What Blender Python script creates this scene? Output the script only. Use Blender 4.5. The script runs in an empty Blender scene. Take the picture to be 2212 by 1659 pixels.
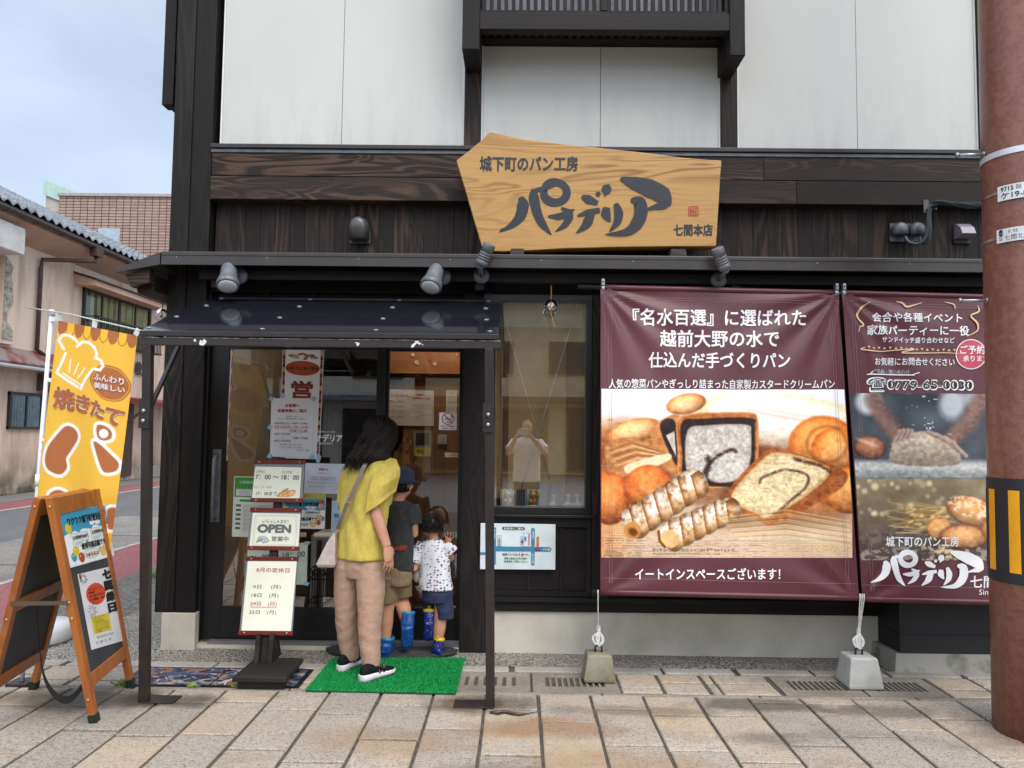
import bpy, bmesh, math, random
import numpy as np
from mathutils import Vector, Matrix
random.seed(11); np.random.seed(11)
rad = math.radians
SC = bpy.context.scene
# ------------------------------------------------------------------ camera
F = 1661.0                       # focal length in units of a 2212 px wide frame
CAM = np.array([0, -5.3, 1.5])
def _rz(a): c, s = math.cos(a), math.sin(a); return np.array([[c, -s, 0], [s, c, 0], [0, 0, 1]])
def _rx(a): c, s = math.cos(a), math.sin(a); return np.array([[1, 0, 0], [0, c, -s], [0, s, c]])
CM = _rz(rad(.5)) @ _rx(math.pi/2+rad(3.6)) @ _rz(rad(.66))
cd = bpy.data.cameras.new('camera'); cam = bpy.data.objects.new('camera', cd); SC.collection.objects.link(cam)
cd.sensor_width = 36; cd.sensor_fit = 'HORIZONTAL'; cd.lens = 36*F/2212; cd.clip_start = .02; cd.clip_end = 500
cam.matrix_world = Matrix([list(CM[i])+[CAM[i]] for i in range(3)]+[[0, 0, 0, 1]])
SC.camera = cam
# ------------------------------------------------------------------ sky, sun, exposure
SUN_EL, SUN_AZ = 54, 152         # overcast: a wide soft sun, high behind the camera to the right
W = bpy.data.worlds.new('World'); SC.world = W; W.use_nodes = True
wn = W.node_tree.nodes; wl_ = W.node_tree.links; wn.clear()
sky = wn.new('ShaderNodeTexSky'); sky.sky_type = 'NISHITA'; sky.sun_disc = False
sky.sun_elevation = rad(SUN_EL); sky.sun_rotation = rad(SUN_AZ); sky.dust_density = 4; sky.air_density = 1.0; sky.ozone_density = 1.5
tcw = wn.new('ShaderNodeTexCoord'); nz = wn.new('ShaderNodeTexNoise'); nz.inputs['Scale'].default_value = 2.2; nz.inputs['Detail'].default_value = 5
mp = wn.new('ShaderNodeMapping'); mp.inputs['Scale'].default_value = (1, 1, 2.2)
rp = wn.new('ShaderNodeMapRange'); rp.inputs[1].default_value = .3; rp.inputs[2].default_value = .75; rp.inputs[3].default_value = .5; rp.inputs[4].default_value = .98
mx = wn.new('ShaderNodeMix'); mx.data_type = 'RGBA'; mx.inputs[7].default_value = (6.3, 7.4, 8.9, 1)   # thin overcast veil
bg = wn.new('ShaderNodeBackground'); bg.inputs['Strength'].default_value = .10
wo = wn.new('ShaderNodeOutputWorld')
wl_.new(tcw.outputs['Generated'], mp.inputs['Vector']); wl_.new(mp.outputs[0], nz.inputs['Vector']); wl_.new(nz.outputs['Fac'], rp.inputs[0])
wl_.new(rp.outputs[0], mx.inputs[0]); wl_.new(sky.outputs[0], mx.inputs[6]); sx = wn.new('ShaderNodeSeparateXYZ'); wl_.new(tcw.outputs['Generated'], sx.inputs[0])
zr = wn.new('ShaderNodeMapRange'); zr.inputs[1].default_value = .5; zr.inputs[2].default_value = 1.; zr.inputs[3].default_value = 1.; zr.inputs[4].default_value = 1.9; wl_.new(sx.outputs[2], zr.inputs[0])
zs = wn.new('ShaderNodeVectorMath'); zs.operation = 'SCALE'; wl_.new(mx.outputs[2], zs.inputs[0]); wl_.new(zr.outputs[0], zs.inputs['Scale'])
zc = wn.new('ShaderNodeMix'); zc.data_type = 'RGBA'; zc.inputs[6].default_value = (1, 1, 1, 1); zc.inputs[7].default_value = (1.08, 1.0, .94, 1); zf = wn.new('ShaderNodeMapRange'); zf.inputs[1].default_value = .42; zf.inputs[2].default_value = .7; wl_.new(sx.outputs[2], zf.inputs[0]); wl_.new(zf.outputs[0], zc.inputs[0])
zm = wn.new('ShaderNodeVectorMath'); zm.operation = 'MULTIPLY'; wl_.new(zs.outputs[0], zm.inputs[0]); wl_.new(zc.outputs[2], zm.inputs[1])   # thicker, whiter cloud overhead
yr = wn.new('ShaderNodeMapRange'); yr.inputs[1].default_value = .1; yr.inputs[2].default_value = -.8; yr.inputs[3].default_value = 1.; yr.inputs[4].default_value = 1.85; wl_.new(sx.outputs[1], yr.inputs[0])   # cloud is brightest on the sun's side
ys = wn.new('ShaderNodeVectorMath'); ys.operation = 'SCALE'; wl_.new(zm.outputs[0], ys.inputs[0]); wl_.new(yr.outputs[0], ys.inputs['Scale'])
wl_.new(ys.outputs[0], bg.inputs['Color']); wl_.new(bg.outputs[0], wo.inputs['Surface'])
sl = bpy.data.lights.new('sun', 'SUN'); sl.energy = 1.4; sl.angle = rad(40); sl.color = (1, .985, .96)
so = bpy.data.objects.new('sun', sl); SC.collection.objects.link(so)
so.rotation_euler = (rad(90-SUN_EL), 0, rad(180-SUN_AZ))
SC.view_settings.view_transform = 'Standard'; SC.view_settings.look = 'None'; SC.view_settings.gamma = 1; SC.view_settings.exposure = .44
SC.cycles.max_bounces = 8; SC.cycles.transparent_max_bounces = 16; SC.cycles.use_denoising = True
# ------------------------------------------------------------------ points: photograph position -> place on a real plane
def ray(px, py): return CM @ np.array([(px-1106)/F, -(py-829.5)/F, -1.])
def PY(px, py, Y=0.):
    d = ray(px, py); return CAM+(Y-CAM[1])/d[1]*d
def PX(px, py, X):
    d = ray(px, py); return CAM+(X-CAM[0])/d[0]*d
def PZ(px, py, Z=0.):
    d = ray(px, py); return CAM+(Z-CAM[2])/d[2]*d
def PP(px, py, O, N):
    d = ray(px, py); return CAM+np.dot(np.array(O)-CAM, N)/np.dot(d, N)*d
# ------------------------------------------------------------------ materials
def S(h):
    h = h.lstrip('#'); c = [int(h[i:i+2], 16)/255 for i in (0, 2, 4)]
    return tuple((x/12.92 if x <= .04045 else ((x+.055)/1.055)**2.4) for x in c)
def newmat(name):
    m = bpy.data.materials.new(name); m.use_nodes = True; nt = m.node_tree
    return m, nt, nt.nodes['Principled BSDF']
def N(nt, t, **k):
    n = nt.nodes.new('ShaderNode'+t)
    for a, b in k.items():
        if a.startswith('i_'):
            n.inputs[a[2:].replace('_', ' ')].default_value = b
        elif a.startswith('n') and a[1:].isdigit(): n.inputs[int(a[1:])].default_value = b
        else: setattr(n, a, b)
    return n
def L(nt, a, b): nt.links.new(a, b)
def c4(c): return (c[0], c[1], c[2], 1)
def coords(nt, scale=(1, 1, 1), rnd=0, rot=(0, 0, 0)):
    tc = N(nt, 'TexCoord'); o = tc.outputs['Object']
    if rnd:
        at = N(nt, 'Attribute', attribute_name='rnd'); mu = N(nt, 'VectorMath', operation='SCALE'); mu.inputs[0].default_value = (31.7, 17.3, 23.9)
        L(nt, at.outputs['Fac'], mu.inputs['Scale']); ad = N(nt, 'VectorMath', operation='ADD'); L(nt, o, ad.inputs[0]); L(nt, mu.outputs[0], ad.inputs[1]); o = ad.outputs[0]
    mp = N(nt, 'Mapping'); mp.inputs['Scale'].default_value = scale; mp.inputs['Rotation'].default_value = rot; L(nt, o, mp.inputs['Vector'])
    return mp.outputs[0]
def noise(nt, vec, scale, detail=4, rough=.55, dist=0):
    n = N(nt, 'TexNoise', i_Scale=scale, i_Detail=detail, i_Roughness=rough, i_Distortion=dist); L(nt, vec, n.inputs['Vector']); return n.outputs['Fac']
def mixc(nt, fac, a, b, mode='MIX'):
    m = N(nt, 'Mix', data_type='RGBA', blend_type=mode)
    for i, v in ((0, fac), (6, a), (7, b)):
        if hasattr(v, 'is_output'): L(nt, v, m.inputs[i])
        else: m.inputs[i].default_value = (c4(v) if i else v)
    return m.outputs[2]
def mrange(nt, v, a, b, c=0., d=1.):
    m = N(nt, 'MapRange', n1=a, n2=b, n3=c, n4=d); L(nt, v, m.inputs[0]); return m.outputs[0]
def bumpn(nt, bs, h, dist, strength=.6):
    b = N(nt, 'Bump', i_Strength=strength, i_Distance=dist); L(nt, h, b.inputs['Height']); L(nt, b.outputs[0], bs.inputs['Normal'])
MC = {}
def mat(name, col, rough=.6, col2=None, vs=6, vlo=.35, vhi=.65, bump=0, bs=80, metal=0, spec=.5, stretch=(1, 1, 1), rvar=0, coat=0, sheen=0):
    if name in MC: return MC[name]
    m, nt, p = newmat(name); MC[name] = m
    p.inputs['Roughness'].default_value = rough; p.inputs['Metallic'].default_value = metal; p.inputs['Specular IOR Level'].default_value = spec
    if coat: p.inputs['Coat Weight'].default_value = coat; p.inputs['Coat Roughness'].default_value = .08
    if sheen: p.inputs['Sheen Weight'].default_value = sheen
    v = coords(nt, stretch, rnd=1 if rvar else 0)
    if col2 is None: col2 = tuple(x*.82 for x in col)
    c = mixc(nt, mrange(nt, noise(nt, v, vs, 5), vlo, vhi), col, col2)
    if rvar:
        at = N(nt, 'Attribute', attribute_name='rnd'); hv = N(nt, 'HueSaturation'); L(nt, mrange(nt, at.outputs['Fac'], 0, 1, 1-rvar, 1+rvar), hv.inputs['Value']); L(nt, c, hv.inputs['Color']); c = hv.outputs[0]
    L(nt, c, p.inputs['Base Color'])
    if bump: bumpn(nt, p, noise(nt, v, bs, 3), bump)
    return m
def wood(name, dark, light, axis='X', scale=1., rough=.6, amount=.5, bump=.0015, bands=22, spec=.22, vary=.25):
    if name in MC: return MC[name]
    m, nt, p = newmat(name); MC[name] = m
    st = {'X': (.35, 2.6, 2.6), 'Z': (2.6, 2.6, .35), 'Y': (2.6, .35, 2.6)}[axis]
    v = coords(nt, tuple(s*scale for s in st), rnd=1)
    n = noise(nt, v, 1.5, 2, .45, .6)
    sn = N(nt, 'Math', operation='MULTIPLY'); L(nt, n, sn.inputs[0]); sn.inputs[1].default_value = bands*6.28
    s2 = N(nt, 'Math', operation='SINE'); L(nt, sn.outputs[0], s2.inputs[0])
    ring = mrange(nt, s2.outputs[0], -.2, 1.)
    st2 = {'X': (2, 90, 90), 'Z': (90, 90, 2), 'Y': (90, 2, 90)}[axis]
    fib = noise(nt, coords(nt, tuple(s*scale for s in st2), rnd=1), 1.3, 3)
    big = noise(nt, coords(nt, tuple(s*scale*.8 for s in st), rnd=1), 1.1, 2)
    f = N(nt, 'Math', operation='MULTIPLY'); L(nt, ring, f.inputs[0]); L(nt, mrange(nt, big, .42, .66), f.inputs[1])
    f2 = N(nt, 'Math', operation='MULTIPLY_ADD'); L(nt, mrange(nt, fib, .35, .75), f2.inputs[0]); f2.inputs[1].default_value = .35; L(nt, f.outputs[0], f2.inputs[2])
    f3 = N(nt, 'Math', operation='MULTIPLY', use_clamp=True); L(nt, f2.outputs[0], f3.inputs[0]); f3.inputs[1].default_value = amount
    c = mixc(nt, f3.outputs[0], dark, light)
    at = N(nt, 'Attribute', attribute_name='rnd'); hv = N(nt, 'HueSaturation'); L(nt, mrange(nt, at.outputs['Fac'], 0, 1, 1-vary, 1+vary), hv.inputs['Value']); L(nt, c, hv.inputs['Color'])
    L(nt, hv.outputs[0], p.inputs['Base Color']); p.inputs['Roughness'].default_value = rough; p.inputs['Specular IOR Level'].default_value = spec
    bumpn(nt, p, f2.outputs[0], bump)
    return m
def attr_mat(name, rough=.6, bump=None, spec=.5, trans=0):
    if name in MC: return MC[name]
    m, nt, p = newmat(name); MC[name] = m
    a = N(nt, 'Attribute', attribute_name='col'); L(nt, a.outputs['Color'], p.inputs['Base Color'])
    p.inputs['Roughness'].default_value = rough; p.inputs['Specular IOR Level'].default_value = spec
    if bump: bump(nt, p)
    return m
def glass(name, tint=(1, 1, 1), ior=1.5, gain=1.0, rough=0.0, most=1.0):
    if name in MC: return MC[name]
    m, nt, p = newmat(name); MC[name] = m; nt.nodes.remove(p)
    out = nt.nodes['Material Output']; t = N(nt, 'BsdfTransparent'); t.inputs[0].default_value = c4(tint); g = N(nt, 'BsdfGlossy', i_Roughness=rough)
    fr = N(nt, 'Fresnel', i_IOR=ior); mu = N(nt, 'Math', operation='MULTIPLY', use_clamp=True); L(nt, fr.outputs[0], mu.inputs[0]); mu.inputs[1].default_value = gain
    mn = N(nt, 'Math', operation='MINIMUM'); L(nt, mu.outputs[0], mn.inputs[0]); mn.inputs[1].default_value = most
    mx = N(nt, 'MixShader'); L(nt, mn.outputs[0], mx.inputs[0]); L(nt, t.outputs[0], mx.inputs[1]); L(nt, g.outputs[0], mx.inputs[2]); L(nt, mx.outputs[0], out.inputs['Surface'])
    return m
# ------------------------------------------------------------------ mesh builder
_tc = {}
def text_mesh(s, bold=0.0):
    k = s
    if k not in _tc:
        c = bpy.data.curves.new('t', 'FONT'); c.body = s; c.resolution_u = 3; c.offset = 0
        o = bpy.data.objects.new('t', c); me = bpy.data.meshes.new_from_object(o)
        vs = np.array([v.co[:2] for v in me.vertices]) if len(me.vertices) else np.zeros((0, 2))
        fs = [tuple(p.vertices) for p in me.polygons]
        bpy.data.meshes.remove(me); bpy.data.objects.remove(o); bpy.data.curves.remove(c)
        _tc[k] = (vs, fs)
    return _tc[k]
class MB:
    def __init__(s): s.v = []; s.f = []; s.mi = []; s.sm = []; s.rn = []; s.col = None; s.lift = 0
    def add(s, vs, fs, m=0, smooth=False, rnd=None):
        b = len(s.v); s.v.extend([tuple(float(c) for c in p) for p in vs]); r = random.random() if rnd is None else rnd
        for f in fs: s.f.append([i+b for i in f]); s.mi.append(m); s.sm.append(smooth); s.rn.append(r)
        return s
    def box(s, x0, x1, y0, y1, z0, z1, m=0, rnd=None):
        x0, x1 = min(x0, x1), max(x0, x1); y0, y1 = min(y0, y1), max(y0, y1); z0, z1 = min(z0, z1), max(z0, z1)
        return s.hexa([(x0, y0, z0), (x1, y0, z0), (x1, y1, z0), (x0, y1, z0), (x0, y0, z1), (x1, y0, z1), (x1, y1, z1), (x0, y1, z1)], m, rnd)
    def hexa(s, v, m=0, rnd=None):
        return s.add(v, [(3, 2, 1, 0), (4, 5, 6, 7), (0, 1, 5, 4), (1, 2, 6, 5), (2, 3, 7, 6), (3, 0, 4, 7)], m, False, rnd)
    def quad(s, a, b, c, d, m=0, rnd=None): return s.add([a, b, c, d], [(0, 1, 2, 3)], m, False, rnd)
    def bar(s, a, b, w, h, m=0, up=(0, 0, 1)):      # rectangular bar a->b
        a, b, up = Vector(a), Vector(b), Vector(up); d = (b-a).normalized(); sd = d.cross(up).normalized(); u = sd.cross(d)
        c = [sd*x*w/2+u*y*h/2 for x, y in ((-1, -1), (1, -1), (1, 1), (-1, 1))]
        return s.hexa([a+q for q in c]+[b+q for q in c], m)
    def tube(s, pts, r, n=8, m=0, smooth=True, caps=True, flat=None):
        pts = [Vector(p) for p in pts]; k = len(pts); rs = r if isinstance(r, (list, tuple)) else [r]*k
        t0 = (pts[1]-pts[0]).normalized(); u = t0.orthogonal().normalized(); vs = []
        for i, p in enumerate(pts):
            t = (pts[min(i+1, k-1)]-pts[max(i-1, 0)])
            t = t.normalized() if t.length > 1e-9 else t0
            u = (u-t*u.dot(t)); u = u.normalized() if u.length > 1e-6 else t.orthogonal().normalized(); w = t.cross(u)
            ru, rw = rs[i] if isinstance(rs[i], (list, tuple)) else (rs[i], rs[i])
            for j in range(n):
                a = 2*math.pi*j/n; vs.append(p+u*math.cos(a)*ru+w*math.sin(a)*rw)
        fs = [(i*n+j, i*n+(j+1) % n, (i+1)*n+(j+1) % n, (i+1)*n+j) for i in range(k-1) for j in range(n)]
        if caps: fs += [tuple(range(n-1, -1, -1)), tuple(range((k-1)*n, k*n))]
        return s.add(vs, fs, m, smooth)
    def loft(s, rings, m=0, smooth=True, caps=True, rnd=None):
        n = len(rings[0]); vs = [p for r in rings for p in r]; k = len(rings)
        fs = [(i*n+j, i*n+(j+1) % n, (i+1)*n+(j+1) % n, (i+1)*n+j) for i in range(k-1) for j in range(n)]
        if caps: fs += [tuple(range(n-1, -1, -1)), tuple(range((k-1)*n, k*n))]
        return s.add(vs, fs, m, smooth, rnd)
    def lathe(s, prof, O, ax=(0, 0, 1), n=20, m=0, smooth=True, caps=True):
        O, ax = Vector(O), Vector(ax).normalized(); u = ax.orthogonal().normalized(); w = ax.cross(u)
        return s.loft([[O+ax*h+(u*math.cos(2*math.pi*j/n)+w*math.sin(2*math.pi*j/n))*r for j in range(n)] for r, h in prof], m, smooth, caps)
    def ball(s, c, r, n=14, k=9, m=0, sc=(1, 1, 1)):
        c = Vector(c); return s.loft([[c+Vector((math.sin(a)*math.cos(b)*r*sc[0], math.sin(a)*math.sin(b)*r*sc[1], -math.cos(a)*r*sc[2])) for b in [2*math.pi*j/n for j in range(n)]] for a in [max(.03, min(math.pi-.03, math.pi*i/k)) for i in range(k+1)]], m)
    def grid(s, fn, nu, nv, m=0, smooth=True):
        vs = [fn(i/nu, j/nv) for j in range(nv+1) for i in range(nu+1)]; w = nu+1
        return s.add(vs, [(j*w+i, j*w+i+1, (j+1)*w+i+1, (j+1)*w+i) for j in range(nv) for i in range(nu)], m, smooth)
    def prism(s, poly, fr, h0, h1, m=0, side=True, rnd=None):   # fr(u,v,h) -> point
        n = len(poly); vs = [fr(u, v, h0) for u, v in poly]+[fr(u, v, h1) for u, v in poly]
        fs = [tuple(range(n, 2*n))]
        if side: fs += [tuple(range(n-1, -1, -1))]+[(i, (i+1) % n, n+(i+1) % n, n+i) for i in range(n)]
        return s.add(vs, fs, m, False, rnd)
    def text(s, t, u0, v0, u1, v1, fr, h, m=0, bold=0.0, keep=None, shear=0):
        vs, fs = text_mesh(t)
        if not len(vs): return s
        n = 1 if bold <= 0 else (4 if bold < .03 else 8); e = vs.max(0)-vs.min(0)
        offs = [(0, 0)] if n == 1 else [(bold*math.cos(2*math.pi*(k+.5)/n)*1.1, bold*math.sin(2*math.pi*(k+.5)/n)*1.1) for k in range(n)]
        lo, hi = vs.min(0)-bold, vs.max(0)+bold
        for k, (dx, dy) in enumerate(offs):
            q = (vs+np.array([dx, dy])-lo)/np.maximum(hi-lo, 1e-6)
            s.add([fr(u0+(u1-u0)*(a+shear*(b-.5)), v0+(v1-v0)*b, h+k*.00012) for a, b in q], fs, m)
        return s
    def vtext(s, t, u0, v0, u1, v1, fr, h, m=0, bold=0.0):     # characters stacked downwards, v0 bottom, v1 top
        n = len(t); st = (v1-v0)/n
        for i, ch in enumerate(t): s.text(ch, u0, v1-st*(i+.94), u1, v1-st*(i+.06), fr, h, m, bold)
        return s
    def stroke(s, pts, ws, fr, h, m=0, sub=6):                # brush stroke of varying width, slightly raised per stroke
        P = [np.array(p, float) for p in pts]; n = len(P); Q = []; Wd = []
        for i in range(n-1):
            a, b, c, d = P[max(i-1, 0)], P[i], P[i+1], P[min(i+2, n-1)]
            for k in range(sub):
                t = k/sub; Q.append(.5*((2*b)+(c-a)*t+(2*a-5*b+4*c-d)*t*t+(3*b-a-3*c+d)*t**3)); Wd.append(ws[i]*(1-t)+ws[i+1]*t)
        Q.append(P[-1]); Wd.append(ws[-1]); l = []; r = []
        for i in range(len(Q)):
            t = Q[min(i+1, len(Q)-1)]-Q[max(i-1, 0)]; t = t/max(np.linalg.norm(t), 1e-9); nn = np.array([-t[1], t[0]])
            l.append(Q[i]+nn*Wd[i]/2); r.append(Q[i]-nn*Wd[i]/2)
        s.lift += 1; hh = h+s.lift*.00025; k = len(Q)
        return s.add([fr(p[0], p[1], hh) for p in l]+[fr(p[0], p[1], hh) for p in r], [(i, i+1, k+i+1, k+i) for i in range(k-1)], m)
OB = {}
def wloc(o):
    v = Vector((0, 0, 0))
    while o is not None: v += o.location; o = o.parent
    return v
def build(name, mb, mats, parent=None, bevel=0, colors=None, loc=None, seg=2):
    me = bpy.data.meshes.new(name); off = wloc(parent) if parent is not None else Vector((0, 0, 0))
    if loc is not None: off = off+Vector(loc)
    v = np.array(mb.v, float)-np.array(off); me.from_pydata(v.tolist(), [], mb.f)
    for mm in (mats if isinstance(mats, (list, tuple)) else [mats]): me.materials.append(mm)
    me.polygons.foreach_set('material_index', mb.mi); me.polygons.foreach_set('use_smooth', mb.sm)
    a = me.attributes.new('rnd', 'FLOAT', 'FACE'); a.data.foreach_set('value', mb.rn)
    if colors is not None:
        ca = me.attributes.new('col', 'FLOAT_COLOR', 'POINT'); ca.data.foreach_set('color', np.asarray(colors, float).ravel())
    me.update(); o = bpy.data.objects.new(name, me); SC.collection.objects.link(o)
    if loc is not None: o.location = loc
    if parent is not None: o.parent = parent
    if bevel:
        b = o.modifiers.new('bevel', 'BEVEL'); b.width = bevel; b.segments = seg; b.limit_method = 'ANGLE'; b.angle_limit = rad(40); b.harden_normals = False
    return o
def tag(o, label=None, cat=None, group=None, kind=None):
    if label: o['label'] = label
    if cat: o['category'] = cat
    if group: o['group'] = group
    if kind: o['kind'] = kind
    return o
def thing(name, label, cat, loc=(0, 0, 0), group=None):
    o = bpy.data.objects.new(name, None); SC.collection.objects.link(o); o.location = loc; o.empty_display_size = .1
    return tag(o, label, cat, group)
def copy_tree(o, parent=None):
    c = o.copy(); SC.collection.objects.link(c)
    if parent is not None: c.parent = parent
    for ch in list(o.children): copy_tree(ch, c)
    return c
def frame(O, U, V):                # sheet frame: (u,v,h) -> point, u,v in metres along unit axes, h along the normal
    O, U, V = np.array(O, float), np.array(U, float), np.array(V, float); Nn = np.cross(U, V); Nn = Nn/np.linalg.norm(Nn)
    return lambda u, v, h=0.: O+U*u+V*v+Nn*h
def pframe(O, U, V):               # same sheet, addressed by where the photograph shows a point of it
    O = np.array(O, float); Nn = np.cross(np.array(U, float), np.array(V, float)); Nn = Nn/np.linalg.norm(Nn)
    return lambda px, py, h=0.: PP(px, py, O, Nn)+Nn*h
def wallf(Y): return lambda px, py, h=0.: PY(px, py, Y)+np.array([0, -h, 0])
# ------------------------------------------------------------------ painter for printed pictures (colours of the print itself)
def vnoise(w, h, cx, cy, seed=0):
    r = np.random.RandomState(seed); g = r.rand(int(cy)+2, int(cx)+2); x = np.linspace(0, cx, w, endpoint=False); y = np.linspace(0, cy, h, endpoint=False)
    xi, yi = x.astype(int), y.astype(int); fx, fy = x-xi, y-yi; fx = fx*fx*(3-2*fx); fy = fy*fy*(3-2*fy)
    a = g[np.ix_(yi, xi)]*(1-fx)+g[np.ix_(yi, xi+1)]*fx; b = g[np.ix_(yi+1, xi)]*(1-fx)+g[np.ix_(yi+1, xi+1)]*fx
    return a*(1-fy[:, None])+b*fy[:, None]
class Art:
    def __init__(s, w, h, bg, x0=0, y0=0, x1=None, y1=None):
        s.w, s.h = w, h; s.x0, s.y0 = x0, y0; s.x1 = x1 if x1 is not None else w; s.y1 = y1 if y1 is not None else h
        s.a = np.zeros((h, w, 3))+np.array(hexc(bg)); s.X, s.Y = np.meshgrid(np.linspace(s.x0, s.x1, w), np.linspace(s.y0, s.y1, h))
        s.px = (s.x1-s.x0)/w
    def noise(s, cx, cy, seed=0, o=3):
        t = 0; am = 1; tot = 0
        for k in range(o): t = t+vnoise(s.w, s.h, cx*2**k, cy*2**k, seed+k)*am; tot += am; am *= .55
        return t/tot
    def put(s, mask, col):
        col = np.array(hexc(col)) if not isinstance(col, np.ndarray) else col
        s.a = s.a*(1-mask[..., None])+col*mask[..., None]
    def ell(s, cx, cy, rx, ry, rot=0, soft=1.0):
        c, n = math.cos(rot), math.sin(rot); x, y = s.X-cx, s.Y-cy; u, v = (x*c+y*n)/rx, (-x*n+y*c)/ry; d = np.sqrt(u*u+v*v)
        return np.clip((1-d)*min(rx, ry)/(s.px*soft)+.5, 0, 1), u, v, d
    def poly(s, pts, soft=1.0):
        inside = np.zeros(s.X.shape, bool); n = len(pts); dist = np.full(s.X.shape, 1e9)
        for i in range(n):
            (x0, y0), (x1, y1) = pts[i], pts[(i+1) % n]
            c = ((y0 > s.Y) != (y1 > s.Y)); dy = (y1-y0) or 1e-9; inside ^= c & (s.X < (x1-x0)*(s.Y-y0)/dy+x0)
            dist = np.minimum(dist, s.segd(x0, y0, x1, y1))
        sd = np.where(inside, dist, -dist); return np.clip(sd/(s.px*soft)+.5, 0, 1), sd
    def segd(s, x0, y0, x1, y1):
        dx, dy = x1-x0, y1-y0; L2 = dx*dx+dy*dy+1e-9; t = np.clip(((s.X-x0)*dx+(s.Y-y0)*dy)/L2, 0, 1); return np.hypot(s.X-x0-t*dx, s.Y-y0-t*dy)
    def line(s, pts, w, soft=1.0):
        d = np.full(s.X.shape, 1e9)
        for a, b in zip(pts[:-1], pts[1:]): d = np.minimum(d, s.segd(*a, *b))
        return np.clip((w/2-d)/(s.px*soft)+.5, 0, 1)
    def curve(s, pts, n=8):
        P = [np.array(p, float) for p in pts]; out = []; k = len(P)
        for i in range(k):
            a, b, c, d = P[(i-1) % k], P[i], P[(i+1) % k], P[(i+2) % k]
            for j in range(n):
                t = j/n; out.append(tuple(.5*((2*b)+(c-a)*t+(2*a-5*b+4*c-d)*t*t+(3*b-a-3*c+d)*t**3)))
        return out
    def linear(s):
        a = np.clip(s.a, 0, 1); l = np.where(a <= .04045, a/12.92, ((a+.055)/1.055)**2.4); return np.concatenate([l, np.ones(l.shape[:2]+(1,))], 2)
def hexc(h):
    if isinstance(h, (tuple, list, np.ndarray)): return h
    h = h.lstrip('#'); return [int(h[i:i+2], 16)/255 for i in (0, 2, 4)]
def picture(name, art, pt, parent, m, gain=1.0):     # pt(x,y) in the painter's own coordinates -> point
    mb = MB(); w, h = art.w, art.h; xs = np.linspace(art.x0, art.x1, w); ys = np.linspace(art.y0, art.y1, h)
    mb.v = [tuple(pt(x, y)) for y in ys for x in xs]
    mb.f = [(j*w+i, (j+1)*w+i, (j+1)*w+i+1, j*w+i+1) for j in range(h-1) for i in range(w-1)]; k = len(mb.f); mb.mi = [0]*k; mb.sm = [True]*k; mb.rn = [0.]*k
    l = art.linear().reshape(-1, 4); l[:, :3] *= gain
    return build(name, mb, m, parent, colors=l)
# common materials
DARKV = wood('dark timber upright', (.0095, .0075, .0067), (.105, .060, .039), 'Z', amount=.55, bands=16, rough=.62, bump=.002)
DARKX = wood('dark timber level', (.0105, .008, .0072), (.095, .054, .035), 'X', 1.7, amount=.7, bands=12, rough=.6, bump=.002)
PLAINV = wood('black stained timber upright', (.0085, .0074, .007), (.045, .032, .025), 'Z', amount=.5, bands=14, rough=.62, bump=.0015)
PLAINX = wood('black stained timber level', (.0105, .0088, .008), (.042, .029, .023), 'X', amount=.5, bands=14, rough=.62, bump=.0015)
IRON = mat('dark brown painted metal', (.018, .0125, .011), .38, (.026, .019, .017), 12)
ALU = mat('grey aluminium', (.42, .42, .43), .35, metal=.9)
STEEL = mat('galvanised steel', (.45, .46, .48), .4, (.3, .31, .33), 30, metal=.85)
WHITE = mat('white paint', (.72, .72, .72), .5, (.66, .66, .65), 8)
BLACKM = mat('matt black', (.008, .008, .009), .6)
CHARM = mat('charcoal grey metal', (.085, .092, .102), .4, (.13, .14, .15), 20)
PAPER = mat('white paper', (.74, .74, .75), .75, (.7, .7, .71), 4)
CREAM = mat('cream paper', S('#e9ead6'), .55, S('#dfe0cc'), 4)
INK = mat('black ink', (.012, .012, .013), .7)
INKG = mat('grey ink', (.12, .12, .125), .7)
REDI = mat('red ink', S('#b8202c'), .7)
GREENI = mat('green ink', S('#1f8a3c'), .7)
WINK = mat('white ink', (.78, .77, .76), .55)
TAPE = mat('pale blue tape', S('#9cc0d8'), .5)
# ================================================================== ground
def speckle(name, c1, c2, c3, s1=240, rough=.75, rvar=.12, bump=.001, wet=0, big=.9, grit=.5):
    if name in MC: return MC[name]
    m, nt, p = newmat(name); MC[name] = m
    v = coords(nt); n1 = noise(nt, v, s1, 2, .6); n2 = noise(nt, v, s1*.37, 3, .6); n3 = noise(nt, v, 1.7, 4, .6)
    c = mixc(nt, mrange(nt, n1, .4, .6), c1, c2); c = mixc(nt, mrange(nt, n2, .48, .54, 0, grit), c, c3); c = mixc(nt, mrange(nt, n3, .42, .75, 0, big), c, tuple(x*.62 for x in c1))
    at = N(nt, 'Attribute', attribute_name='rnd'); hv = N(nt, 'HueSaturation'); L(nt, mrange(nt, at.outputs['Fac'], 0, 1, 1-rvar, 1+rvar), hv.inputs['Value'])
    L(nt, mrange(nt, N(nt, 'Math', operation='FRACT').outputs[0], 0, 1, .8, 1.2), hv.inputs['Saturation'])
    L(nt, c, hv.inputs['Color']); L(nt, hv.outputs[0], p.inputs['Base Color'])
    L(nt, mrange(nt, n3, .4, .65, rough, rough-.3*wet-.1), p.inputs['Roughness']); bumpn(nt, p, n2, bump)
    return m
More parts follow.
